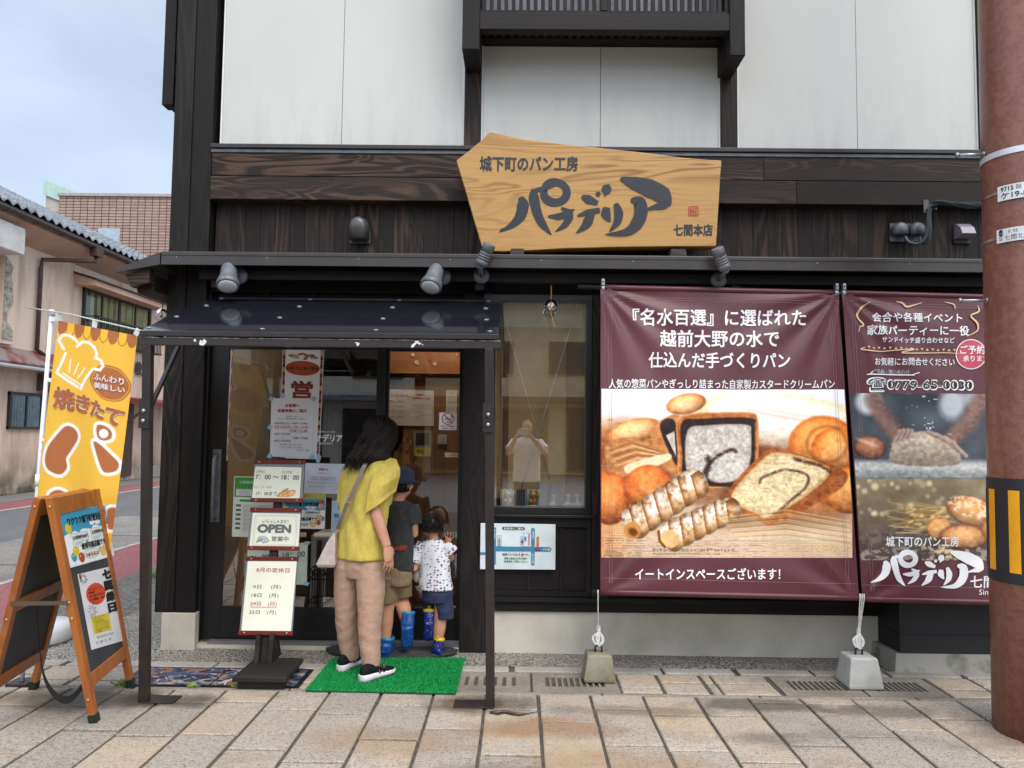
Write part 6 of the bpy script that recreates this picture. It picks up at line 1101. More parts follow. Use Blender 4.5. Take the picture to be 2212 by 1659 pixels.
for s, q in (('焼', ((460, 700), (645, 715), (630, 890), (455, 885))), ('き', ((655, 725), (785, 740), (765, 890), (640, 880))), ('た', ((790, 745), (900, 790), (880, 920), (775, 895))), ('て', ((905, 790), (1040, 820), (985, 955), (880, 940)))): T3(s, q, 1, .075, .0035); T3(s, q, 0, .045, .0048)
build('lettering', mb, [mat('brown flag ink', S('#ad6233'), .7), WINK], FG)
for x0, y0, x1, y1 in ((113, 690, 132, 686), (106, 818, 121, 824), (96, 948, 110, 956)): 
    P = [PY(x, y, -.775) for x, y in ((x0-4, y0-3), (x1, y1-4), (x1-1, y1+5), (x0-5, y0+5))]; mb = MB(); mb.quad(*P); build('flag_loop', mb, PAPER, FG)
for u in (.02, .48, .98): mb = MB(); p = ff(u, 1.0, .002); q = A2*(1-(.27+.70*u))+B2_*(.27+.70*u); mb.bar(p, q+np.array([0, 0, .006]), .03, .004, up=(0, 1, 0)); build('flag_loop', mb, PAPER, FG)
t = thing('flag_base', 'white rounded plastic flag weight standing on the gravel behind the A-board', 'base', (-3.34, .12, 0)); mb = MB(); mb.lathe([(.02, -.0), (.20, .0), (.215, .02), (.215, .09), (.19, .13), (.06, .15), (.04, .17), (.002, .17)], (-3.34, .16, .004), n=28); build('tank', mb, WHITE, t)
# menu stand
MS = thing('menu_stand', 'dark wooden stand with three red edged notice frames on the pavement', 'menu stand', (-1.5, -.45, 0))
DW = wood('worn black stand wood', (.018, .015, .014), (.07, .058, .05), 'X', amount=.5, bands=6, rough=.6)
zt = .085; nl, nr, fr_, fl_ = PZ(501, 1463, zt), PZ(618, 1465, zt), PZ(656, 1421, zt), PZ(553, 1420, zt)
mb = MB(); mb.hexa([tuple(p[:2])+(z,) for z in (.058, zt) for p in (nl, nr, fr_, fl_)]); build('base_board', mb, DW, MS, .004)
for a_, b_ in ((nl, nr), (fl_, fr_)):
    mb = MB(); k = .07; p = a_*(1-k)+b_*k; q = a_*k+b_*(1-k); s = .035 if a_ is nl else -.05; mb.box(p[0], q[0], p[1]+s, p[1]+s+.04, .01, .057); build('base_runner', mb, DW, MS, .003)
PB, PT = PY(575, 1371, -.50), PY(605, 997, -.27); ax = (PT-PB)/np.linalg.norm(PT-PB); foot = PB-ax*((PB[2]-zt)/ax[2]); nn = np.cross((1, 0, 0), ax)
mb = MB(); mb.bar(foot-nn*.022, PT+ax*.03-nn*.022, .05, .03, up=(0, -1, 0)); build('post', mb, DW, MS, .003)
mb = MB(); f = foot; mb.hexa([(f[0]-.055, f[1]-.03, zt), (f[0]-.027, f[1]-.03, zt), (f[0]-.027, f[1]+.17, zt), (f[0]-.055, f[1]+.17, zt), (f[0]-.055, f[1]+.0, zt+.17), (f[0]-.027, f[1]+.0, zt+.17), (f[0]-.027, f[1]+.09, zt+.16), (f[0]-.055, f[1]+.09, zt+.16)]); mb.hexa([(f[0]+.027, f[1]-.03, zt), (f[0]+.055, f[1]-.03, zt), (f[0]+.055, f[1]+.17, zt), (f[0]+.027, f[1]+.17, zt), (f[0]+.027, f[1]+.0, zt+.17), (f[0]+.055, f[1]+.0, zt+.17), (f[0]+.055, f[1]+.09, zt+.16), (f[0]+.027, f[1]+.09, zt+.16)]); build('post_brackets', mb, DW, MS, .003)
FRM = mat('grey acrylic backing', (.20, .19, .19), .35); RW = wood('red brown edge strip', S('#6a241c'), S('#4a1712'), 'X', amount=.4, rough=.4)
def menuframe(quad, pquad, label, rows, mats, extra=None):
    P = [PP(x, y, PB-nn*0, nn) for x, y in quad]; fr = QF(*P); o = MB(); o.prism([(0, 0), (1, 0), (1, 1), (0, 1)], fr, -.004, .006); fo = build('notice_frame', o, FRM, MS, .002); fo['label'] = label
    Hh = np.linalg.norm(P[0]-P[3])
    for v0, v1 in ((-.004/Hh, .022/Hh), (1-.022/Hh, 1+.004/Hh)):
        m_ = MB(); m_.prism([(-.01, v0), (1.01, v0), (1.01, v1), (-.01, v1)], fr, -.006, .012); build('edge_strip', m_, RW, fo, .002)
        for u in (.1, .9): m_ = MB(); m_.lathe([(.007, 0), (.006, .003), (.002, .005)], fr(u, (v0+v1)/2, .012), nn, 10); build('screw', m_, ALU, fo)
    Pp = [PP(x, y, PB+nn*.0065, nn) for x, y in pquad]; fp = QF(*Pp); m_ = MB(); m_.prism([(0, 0), (1, 0), (1, 1), (0, 1)], fp, 0, .0008); build('notice_paper', m_, CREAM, fo)
    m_ = MB(); lines(m_, fp, rows, h=.0018)
    if extra: extra(m_, fp, fo)
    build('lettering', m_, mats, fo)
def ex1(m_, fp, fo):
    a = Art(60, 44, S and '#e7e8d4', 0, 0, 60, 44); gg = a.noise(8, 6, 2, 3)
    m, sd = a.poly(a.curve([(3, 36), (12, 22), (28, 8), (38, 4), (36, 12), (56, 12), (58, 24), (52, 34), (30, 40), (14, 40)]), 1.5); a.put(m, np.array(hexc('#d9a468'))[None, None]*(1+(gg[..., None]-.5)*.5)); a.put(m*np.clip((gg-.5)*6, 0, 1)*.6, '#ecd3a8'); a.put(a.line([(6, 36), (30, 10), (37, 6)], 4)*m, '#c27e42'); a.put(a.line([(18, 36), (40, 16)], 2)*m, '#b9793f')
    picture('printed_pastry', a, lambda x, y: fp(.49+.43*x/60, .38-.36*y/44, .0012), fo, attr_mat('printed paper', .6))
menuframe(Q(cb, (283, 72), (615, 74), (597, 345), (257, 342)), Q(cb, (284, 110), (592, 116), (577, 326), (262, 322)), 'uppermost frame with opening hours and a pastry picture', [('OPEN', .03, .80, .21, .88, 0, .0), ('CLOSE', .59, .80, .8, .88, 0, .0), ('7：00 〜 18：00', .03, .60, .96, .75, 0, .025), ('※土・日・祝は', .02, .32, .40, .40, 1, 0), ('17：00まで', .08, .10, .52, .22, 0, .015)], [INKG, mat('pale grey ink', (.3, .3, .3), .7)], ex1)
def ex2(m_, fp, fo):
    for o_, w in ((.06, .006), (.09, .003)):
        for p in (((o_, o_), (1-o_, o_)), ((1-o_, o_), (1-o_, 1-o_)), ((1-o_, 1-o_), (o_, 1-o_)), ((o_, 1-o_), (o_, o_))): m_.stroke(p, [w, w], fp, .001, 1, 1)
    a = Art(50, 30, '#e7e8d4', 0, 0, 50, 30)
    for cx, cy, rx, ry, ro in ((22, 12, 14, 5, .1), (14, 18, 10, 5, .4), (34, 20, 8, 6, 0), (26, 24, 6, 4, 0)): a.put(a.ell(cx, cy, rx, ry, ro)[0], '#6f7c80'); a.put(a.ell(cx-.5, cy-.6, rx-1.2, ry-1.2, ro)[0], '#b9c2c2')
    for k in range(6): a.put(a.line([(4, 27-k), (18, 20-k*1.5)], 1), '#6f7c80')
    picture('printed_rolls', a, lambda x, y: fp(.11+.34*x/50, .40-.30*y/30, .0012), fo, attr_mat('printed paper', .6))
menuframe(Q(cb, (257, 388), (590, 390), (572, 664), (228, 660)), Q(cb, (268, 418), (583, 424), (570, 650), (244, 645)), 'middle frame reading OPEN', [('いらっしゃませ！', .22, .70, .76, .82, 0, .015), ('OPEN', .13, .42, .83, .68, 0, .055), ('営業中', .44, .18, .79, .33, 0, .02)], [mat('slate ink', (.13, .145, .155), .7), MC['pale grey ink']], ex2)
def ex3(m_, fp, fo):
    for v in (.335, .325): m_.prism([(.13, v), (.67, v), (.67, v+.004), (.13, v+.004)], fp, .001, .0016, 1)
menuframe(Q(cb, (228, 712), (567, 714), (530, 1226), (178, 1222)), Q(cb, (236, 726), (560, 732), (520, 1207), (192, 1202)), 'lowest and tallest frame with the closing days of August', [('8月の定休日', .19, .82, .87, .89, 1, .015), ('4日　 (月)', .15, .58, .72, .645, 0, .0), ('18日　(月)', .14, .46, .69, .525, 0, 0), ('24日　(日)', .13, .345, .67, .41, 1, .01), ('25日　(月)', .12, .225, .67, .29, 0, 0)], [INK, mat('soft red ink', S('#b5525a'), .7)], ex3)
# mats
GM = thing('green_mat', 'bright green artificial turf mat on the pavement under the woman', 'mat', (-.8, -.43, 0)); c = [PZ(660, 1491, .02), PZ(984, 1498, .02), PZ(1005, 1422, .02), PZ(718, 1422, .02)]
fg = lambda u, v, z: (1-u)*(1-v)*c[0]+u*(1-v)*c[1]+u*v*c[2]+(1-u)*v*c[3]+np.array([0, 0, z-.02])
mb = MB(); mb.hexa([fg(0, 0, .0125), fg(1, 0, .0125), fg(1, 1, .0125), fg(0, 1, .0125), fg(0, 0, .02), fg(1, 0, .02), fg(1, 1, .02), fg(0, 1, .02)]); GRN = mat('green turf plastic', S('#22a454'), .5, S('#178a41'), 30, rvar=.5); build('backing', mb, mat('dark green backing', S('#0a4a24'), .7), GM)
mb = MB(); r = random.Random(6)
for i in range(170):
    for j in range(110):
        u, v = (i+r.uniform(.1, .9))/170, (j+r.uniform(.1, .9))/110; p = fg(u, v, .02); h = r.uniform(.007, .012); a_ = r.uniform(0, 6.28); dx, dy = .0032*math.cos(a_), .0032*math.sin(a_); e = np.array([dx*r.uniform(.3, 1.6), dy*r.uniform(.3, 1.6), h])
        mb.add([p+np.array([dx, dy, 0]), p-np.array([dx, dy, 0]), p+e-np.array([dx, dy, 0])*.3, p+e+np.array([dx, dy, 0])*.3], [(0, 1, 2, 3)])
tf = build('turf_blades', mb, GRN, GM); tf['kind'] = 'stuff'
OM = thing('black_rubber_mat', 'black half oval rubber doormat at the entrance step', 'mat', (-.83, .03, 0)); mb = MB(); oy = lambda q, k=1: -.045+(.15 if math.sin(q) < 0 else .062)*k*math.sin(q); oz = lambda y: .006+.107*(max(-.28, min(y, .02))+.28)
pts = [(-.83+.445*math.cos(q), oy(q)) for q in [i*2*math.pi/48 for i in range(48)]]; mb.prism(pts, lambda x, y, h=0.: (x, y, h+oz(y)), .0, .014)
build('rubber_base', mb, mat('black rubber', (.018, .019, .021), .55, (.03, .031, .034), 20), OM, .004); mb = MB()
for k in range(7): k_ = .93-k*.12; mb.tube([(-.83+.445*k_*math.cos(q), oy(q, k_), .0145+oz(oy(q, k_))) for q in [i*2*math.pi/40 for i in range(41)]], .0045, 6)
for i in range(26): x = -1.2+i*.0296; mb.tube([(x, -.10, .014+oz(-.10)), (x, -.02, .014+oz(-.02))], .0035, 5)
build('raised_ribs', mb, MC['black rubber'], OM)
t = thing('wet_rag', 'flattened dark strip of wet debris on the paving by the right canopy post', 'debris', (.15, -.95, .01)); mb = MB(); P_ = [PZ(x, y, .018) for x, y in ((1058, 1538), (1075, 1540), (1090, 1537), (1108, 1541), (1120, 1543), (1140, 1541), (1163, 1537))]; mb.tube(P_, [(.004, .004), (.012, .018), (.011, .012), (.009, .016), (.010, .012), (.003, .003), (.002, .002)], 8); build('strip', mb, mat('wet debris', (.03, .022, .018), .35, (.1, .05, .03), 30), t)
GRS = mat('weed green', S('#6d8a3a'), .6, S('#8f9a4a'), 20, rvar=.3)
def tuft(px, py, n, s, label):
    c = PZ(px, py); t = thing('weed_tuft', label, 'weed', tuple(c), 'weeds in the paving joints'); mb = MB(); r = random.Random(px)
    for i in range(n):
        a_, l = r.uniform(0, 6.28), r.uniform(.5, 1)*s; b = np.array([c[0]+r.uniform(-.3, .3)*s, c[1]+r.uniform(-.05, .05)*s, .004]); d = np.array([math.cos(a_)*l*.9, math.sin(a_)*l*.5, r.uniform(.15, .6)*l]); w = np.array([-math.sin(a_), math.cos(a_), 0])*.004
        mb.add([b-w, b+w, b+d*.6+w*.8+np.array([0, 0, .01]), b+d, b+d*.6-w*.8+np.array([0, 0, .01])], [(0, 1, 2, 3, 4)])
    build('blades', mb, GRS, t)
tuft(262, 1486, 22, .09, 'grass tuft at the left corner of the decorated drain lid'); tuft(417, 1488, 16, .06, 'grass tuft at the middle front edge of the decorated drain lid'); tuft(519, 1488, 18, .07, 'grass tuft under the front corner of the menu stand base'); tuft(330, 1248, 30, .16, 'grass clump growing behind the left canopy post by the street'); tuft(170, 1330, 22, .12, 'grass clump seen between the legs of the A-frame board')
# ================================================================== people
from mathutils import noise as mnoise
def fuse(name, mb, m, parent, voxel=.006, sm=6, wr=None, mats2=None):
    me = bpy.data.meshes.new('tmp'); me.from_pydata(mb.v, [], mb.f); me.update(); o = bpy.data.objects.new('tmp', me); SC.collection.objects.link(o)
    r = o.modifiers.new('r', 'REMESH'); r.mode = 'VOXEL'; r.voxel_size = voxel; r.use_smooth_shade = True
    if sm: s = o.modifiers.new('s', 'SMOOTH'); s.factor = .5; s.iterations = sm
    dg = bpy.context.evaluated_depsgraph_get(); ev = o.evaluated_get(dg); nm = bpy.data.meshes.new_from_object(ev); bpy.data.objects.remove(o); bpy.data.meshes.remove(me)
    nm.name = name; off = wloc(parent); nv = len(nm.vertices); co = np.empty(nv*3); nm.vertices.foreach_get('co', co); co = co.reshape(-1, 3)
    if wr:
        no = np.empty(nv*3); nm.vertices.foreach_get('normal', no); no = no.reshape(-1, 3); d = np.array([wr(c) for c in co]); co = co+no*d[:, None]
    co = co-np.array(off); nm.vertices.foreach_set('co', co.ravel()); nm.polygons.foreach_set('use_smooth', [True]*len(nm.polygons)); nm.materials.clear()
    for q in (m if isinstance(m, list) else [m]): nm.materials.append(q)
    nm.update(); ob = bpy.data.objects.new(name, nm); SC.collection.objects.link(ob); ob.parent = parent; return ob
def fold(amp, f, sx=1, sy=1, sz=1, ox=0): return lambda c: amp*(mnoise.noise((c[0]*f*sx+ox, c[1]*f*sy, c[2]*f*sz))+.5*mnoise.noise((c[0]*f*2.1*sx, c[1]*f*2.1*sy+ox, c[2]*f*2.1*sz)))
V3 = lambda p: Vector([float(c) for c in p])
def wv(px, py, Y): return V3(PY(px, py, Y))
def ering(c, a, b, n=24, pw=2.0): # ellipse ring with axis vectors a and b
    return [c+a*(abs(math.cos(t))**(2/pw)*(1 if math.cos(t) >= 0 else -1))+b*(abs(math.sin(t))**(2/pw)*(1 if math.sin(t) >= 0 else -1)) for t in [2*math.pi*i/n for i in range(n)]]
def ball3(mb, c, a, b, d, n=16, k=10): # ellipsoid with axis vectors
    c = V3(c); mb.loft([[c+(a*math.cos(t)+b*math.sin(t))*math.sin(p)-d*math.cos(p) for t in [2*math.pi*i/n for i in range(n)]] for p in [max(.05, min(math.pi-.05, math.pi*i/k)) for i in range(k+1)]])
def head(mb, c, f, u, H):  # head of height H: skull, jaw, brow, nose, lips, chin, ears
    f, u = f.normalized(), u.normalized(); r = f.cross(u).normalized(); u = r.cross(f)
    P_ = lambda x, y, z: c+r*(x*H)+f*(y*H)+u*(z*H)
    ball3(mb, P_(0, -.03, .10), r*.345*H, f*.42*H, u*.395*H); ball3(mb, P_(0, .10, -.18), r*.27*H, f*.27*H, u*.30*H); ball3(mb, P_(0, .22, -.36), r*.13*H, f*.12*H, u*.11*H, 12, 8)
    ball3(mb, P_(0, .33, .12), r*.22*H, f*.05*H, u*.07*H, 12, 8); mb.tube([P_(0, .36, .06), P_(0, .43, -.08), P_(0, .46, -.13)], [.03*H, .045*H, .055*H], 10); ball3(mb, P_(0, .355, -.22), r*.11*H, f*.05*H, u*.03*H, 10, 6); ball3(mb, P_(0, .345, -.27), r*.09*H, f*.05*H, u*.03*H, 10, 6)
    for s in (-1, 1):
        ball3(mb, P_(s*.355, -.03, -.02), r*.045*H, (f*.75-u*.1)*.09*H, u*.145*H, 12, 8); ball3(mb, P_(s*.18, .29, -.06), r*.10*H, f*.07*H, u*.09*H, 10, 6)
    return P_
def hand(mb, w, d, back, thumb, L_, curl=.35, spread=.0):  # wrist, direction, back-of-hand normal, side the thumb is on
    d = d.normalized(); back = (back-d*back.dot(d)).normalized(); s = thumb-d*thumb.dot(d); s = (s-back*s.dot(back)).normalized()
    pl, pw, pt = L_*.5, L_*.21, L_*.085
    mb.loft([ering(w+d*t*pl, s*a, back*b, 14) for t, a, b in ((-.12, pw*.62, pt*1.05), (.15, pw*.8, pt*1.1), (.55, pw, pt*1.05), (.95, pw*.98, pt*.85), (1.08, pw*.8, pt*.6))])
    for i, (o, ln) in enumerate(((.74, .92), (.26, 1.0), (-.24, .95), (-.72, .76))):
        p = w+d*pl*(.98-.04*abs(i-1))+s*pw*o; dd = (d+s*spread*o).normalized(); pts = [p-dd*L_*.08, p]; a = curl*(.6+.12*i)
        for seg, k in ((.24, 1.), (.16, 1.25), (.12, 1.0)):
            dd = (dd*math.cos(a*k)-back*math.sin(a*k)).normalized(); p = p+dd*L_*seg*ln; pts.append(p)
        mb.tube(pts, [L_*q for q in (.045, .046, .042, .038, .027)], 9)
    p = w+d*pl*.22+s*pw*.75; dd = (d*.75+s*.75-back*.25).normalized(); mb.tube([p-dd*L_*.06, p+dd*L_*.12, p+dd*L_*.12+(d*.95+s*.25-back*.25).normalized()*L_*.14, p+dd*L_*.12+(d*.98+s*.1-back*.35).normalized()*L_*.25], [L_*q for q in (.06, .062, .05, .034)], 9)
def skin(name, c):
    m, nt, p = newmat(name); v = coords(nt); L(nt, mixc(nt, mrange(nt, noise(nt, v, 18, 4), .35, .7), c, (c[0]*.9, c[1]*.74, c[2]*.7)), p.inputs['Base Color']); p.inputs['Roughness'].default_value = .5; p.inputs['Subsurface Weight'].default_value = .08; p.inputs['Subsurface Radius'].default_value = (.01, .004, .002); return m
SKIN = skin('skin', S('#c4947a')); SKINK = skin('child skin', S('#c99878'))
def cloth(name, c, c2=None, vs=60, bs=420, st=(1, 1, 1), bump=.0008, rough=.85):
    if name in MC: return MC[name]
    m, nt, p = newmat(name); MC[name] = m; v = coords(nt, st); L(nt, mixc(nt, mrange(nt, noise(nt, v, vs, 3), .35, .65), c, c2 or tuple(x*.84 for x in c)), p.inputs['Base Color']); p.inputs['Roughness'].default_value = rough; p.inputs['Sheen Weight'].default_value = .04
    n1 = noise(nt, v, bs, 2); bumpn(nt, p, n1, bump); return m
HAIR = mat('dark hair', (.009, .0058, .0045), .45, (.02, .012, .0085), 60, spec=.2, rvar=.6)
# ---------------- the woman in yellow
WF = Vector((.64, .77, 0)); WR = Vector((.77, -.64, 0)); UP_ = Vector((0, 0, 1))
WM = thing('person', 'woman with long dark hair in a loose yellow blouse and brown trousers at the door', 'person', (-.94, -.48, 0))
sh = wv(803, 1003, -.47); hip = wv(781, 1212, -.48); hd = wv(817, 944, -.44); HF = (WF+Vector((.15, 0, -.32))).normalized(); HU = Vector((.12, .2, 1))
mb = MB(); head(mb, hd, HF, HU, .215); mb.tube([hd-UP_*.05, sh+UP_*.03, sh-UP_*.06], [.052, .052, .07], 14)
mb.loft([ering(c, WR*a, WF*b, 20) for c, a, b in ((hip-UP_*.06, .10, .07), (hip+UP_*.05, .11, .075), (hip.lerp(sh, .45), .10, .07), (hip.lerp(sh, .75), .11, .07), (sh-UP_*.05, .11, .055), (sh, .06, .04))])
eR, wR_ = wv(806, 1090, -.60), wv(836, 1180, -.62); sR = sh+WR*.12-UP_*.05
mb.tube([sR, sR.lerp(eR, .5), eR, eR.lerp(wR_, .25), eR.lerp(wR_, .6), wR_], [.036, .034, .036, .040, .034, (.027, .024)], 14)
hd_d = (wv(846, 1222, -.60)-wR_).normalized(); hand(mb, wR_, Vector((.16, .02, -1)), Vector((.77, -.64, 0)), Vector((.64, .77, -.1)), .172, .34, .10)
sL = sh-WR*.155-UP_*.03; eL = sL-UP_*.25+WF*.05; wL = eL+WF*.2-UP_*.06; mb.tube([sL, sL.lerp(eL, .5), eL, eL.lerp(wL, .5), wL], [.05, .045, .039, .036, .026], 12); hand(mb, wL, WF, UP_, WR, .165, .4)
kL, aL = wv(750, 1335, -.43), wv(757, 1428, -.40); kR, aR = wv(800, 1345, -.56), wv(802, 1446, -.57)
for h_, k_, a_ in ((hip-WR*.075, kL, aL), (hip+WR*.075, kR, aR)): mb.tube([h_, h_.lerp(k_, .5), k_, k_.lerp(a_, .35), a_, a_-UP_*.03], [.06, .055, .045, .046, .034, .034], 14)
fuse('body', mb, SKIN, WM, .0038, 4)
# blouse
mb = MB(); B_ = lambda y, cx, Yc=-.475: wv(cx, y, Yc)
tor = [(984, 806, .055, .05), (992, 803, .105, .062), (1002, 800, .168, .078), (1022, 797, .192, .10), (1050, 792, .192, .115), (1085, 787, .180, .118), (1125, 782, .170, .118), (1165, 780, .166, .120), (1198, 779, .170, .126), (1206, 779, .168, .124)]
mb.loft([ering(B_(y, cx), WR*a, WF*b, 32, 2.2) for y, cx, a, b in tor])
e0, e1 = wv(787, 1110, -.64), wv(855, 1062, -.56); em = (e0+e1)/2
mb.loft([ering(wv(826, 1004, -.53), Vector((.06, .02, .02)), Vector((.0, .055, .03)), 24), ering(wv(830, 1025, -.55), Vector((.06, .02, .015)), Vector((.01, .06, .02)), 24), ering(wv(822, 1050, -.55), Vector((.05, .015, .03)), Vector((0, .05, 0)), 24)])
f0, f1_ = wv(812, 1103, -.53), wv(846, 1088, -.46); mb.loft([ering(wv(836, 1040, -.5), Vector((.06, .02, .02)), Vector((0, .05, 0)), 20), ering((f0+f1_)/2, (f1_-f0)*.5, Vector((0, .045, 0)), 20)])
mb.loft([ering(wv(765, 1004, -.42), Vector((.05, 0, 0)), Vector((0, .05, .02)), 20), ering(wv(752, 1035, -.40), Vector((.05, 0, .02)), Vector((0, .06, 0)), 20), ering(wv(746, 1085, -.37), Vector((.045, .03, .0)), Vector((0, .07, 0)), 20)])
def wrb(c):
    t = mnoise.noise((c[0]*7+3, c[1]*7, c[2]*3.0)); return .014*t+.006*mnoise.noise((c[0]*17, c[1]*17, c[2]*8))+.004*math.sin((c[0]*38+c[2]*19)+3*t)*max(0, min(1, (1.35-c[2])*2))
YEL = cloth('mustard yellow linen', S('#cdb957'), S('#bda94a'), 40, 500, (1, 1, .5))
bl_ = fuse('blouse', mb, YEL, WM, .006, 8, wrb)
sv = MB(); rs_ = [ering(wv(819, 996, -.53), Vector((.052, .01, .02)), Vector((0, .05, .02)), 40), ering(wv(828, 1006, -.555), Vector((.078, .015, .028)), Vector((.0, .066, .03)), 40), ering(wv(831, 1026, -.585), Vector((.087, .02, .035)), Vector((.01, .078, .015)), 40), ering(wv(828, 1048, -.60), Vector((.094, .03, .055)), Vector((0, .074, 0)), 40), ering(em.lerp(wv(826, 1064, -.60), .5), (e1-e0)*.49, Vector((.01, .066, .01)), 40), ering(em, (e1-e0)*.5, Vector((.0, .062, .01)), 40)]
fin = []
for i in range(len(rs_)-1):
    for q in range(6): fin.append([a_.lerp(b_, q/6) for a_, b_ in zip(rs_[i], rs_[i+1])])
fin.append(rs_[-1]); inner = [[em+(p-em)*.965+Vector((0, 0, .004)) for p in rs_[-1]], [p.lerp(em, .12)+Vector((0, .0, .05)) for p in rs_[-1]]]
sv.loft(fin+inner, caps=False)
for i, p in enumerate(sv.v):
    k = min(1, i/(40*30)); j = i % 40; t = .009*k*math.sin(j*.62+1.)+.006*mnoise.noise((p[0]*14, p[1]*14, p[2]*9)); sv.v[i] = (p[0]+t*.5, p[1]-t, p[2]+t*.2)
build('sleeve', sv, YEL, bl_)
# trousers
mb = MB(); TR_ = lambda px, py, Y, a, b, wx=0: ering(wv(px, py, Y), Vector((a*(.93 if py > 1240 else 1), -.02, 0)), Vector((.02, b*(.93 if py > 1240 else 1), 0)), 24)
mb.loft([TR_(758, 1190, -.45, .070, .085), TR_(753, 1222, -.45, .086, .100), TR_(751, 1262, -.44, .086, .10), TR_(749, 1310, -.43, .077, .086), TR_(749, 1350, -.42, .069, .078), TR_(752, 1388, -.405, .064, .072), TR_(757, 1415, -.40, .052, .062), TR_(758, 1424, -.40, .048, .058)])
mb.loft([TR_(798, 1190, -.50, .070, .085), TR_(800, 1225, -.51, .088, .100), TR_(801, 1270, -.53, .089, .10), TR_(800, 1320, -.55, .080, .088), TR_(798, 1362, -.56, .071, .080), TR_(800, 1405, -.57, .064, .072), TR_(802, 1434, -.575, .054, .062), TR_(803, 1443, -.575, .050, .058)])
mb.loft([ering(wv(778, 1188, -.475), WR*.13, WF*.095, 24), ering(wv(778, 1222, -.475), WR*.145, WF*.11, 24), ering(wv(777, 1245, -.475), WR*.13, WF*.1, 24)])
def wrp(c): z = c[2]; return (.0012*math.sin(z*62+6*mnoise.noise((c[0]*7, c[1]*7, z*5)))*max(0, .8-z*1.3))+.003*mnoise.noise((c[0]*8, c[1]*8, z*11))+.003*mnoise.noise((c[0]*22, c[1]*22, z*30))
fuse('trousers', mb, cloth('brown crepe trousers', S('#b3917b'), S('#a2816b'), 50, 260, (1, 1, 4), .0014), WM, .006, 6, wrp)
# hair: a soft mass and many wavy strands
def hairmass(parent, rings, m, strands, seed, wave=.006, tip=.05, r0=.0045, arc=(0, 6.28), th=1.0):
    mb = MB(); mb.loft([ering(c, a*th, b*th, 22) for c, a, b in rings]); r = random.Random(seed)
    for i in range(strands):
        t = r.uniform(*arc); ph = r.uniform(0, 6.28); k0 = r.uniform(0, .8); pts = []; n = 18; tipk = r.uniform(0, tip)
        for j in range(n+1):
            q = k0+(len(rings)-1-k0)*j/n; i0 = min(int(q), len(rings)-2); fq = q-i0; c = rings[i0][0].lerp(rings[i0+1][0], fq); a = rings[i0][1].lerp(rings[i0+1][1], fq); b = rings[i0][2].lerp(rings[i0+1][2], fq)
            rr = .94+.06*math.sin(ph*1.7+j*.6)+.02*math.sin(t*7); tt = t+.10*math.sin(ph*2+j*.55)*min(1, j/6); p = c+(a*math.cos(tt)+b*math.sin(tt))*rr+Vector((math.sin(ph+j*.9), math.cos(ph+j*.8), 0))*wave*min(1, j/5); pts.append(p)
        d = (pts[-1]-pts[-2]).normalized(); pts.append(pts[-1]+d*tipk+Vector((r.uniform(-.012, .012), r.uniform(-.01, .01), -.01)))
        mb.tube(pts, [r0*.5]+[r0*r.uniform(.8, 1.2)]*(n-3)+[r0*.7, r0*.5, r0*.3, r0*.08], 5)
    return build('hair', mb, m, parent)
hx, hy = Vector((1, 0, 0)), Vector((0, 1, 0))
rg_ = [(818, 897, -.44, .028, .03), (818, 901, -.44, .055, .058), (820, 909, -.445, .076, .08), (822, 921, -.45, .091, .093), (820, 936, -.455, .100, .098), (813, 955, -.475, .108, .094), (804, 972, -.495, .116, .088), (797, 987, -.515, .122, .078), (792, 999, -.525, .112, .062)]
hairmass(WM, [(wv(px, py, Y), hx*a, hy*b) for px, py, Y, a, b in rg_], HAIR, 620, 5, .014, .07)
mb = MB(); r = random.Random(4)
for i in range(46):
    x = r.uniform(-8, 8); pts = [wv(846+x*.6, 925+r.uniform(-6, 10), -.42+r.uniform(-.05, .03)), wv(846+x, 955, -.42+r.uniform(-.05, .03)), wv(842+x*.8, 985+r.uniform(-5, 5), -.43), wv(838+x*.7, 1010+r.uniform(-8, 16), -.45)]; mb.tube(spline(pts, 5), [.003]*8+[.0035]*5+[.003, .002, .001], 5)
build('hair_front_locks', mb, HAIR, WM)
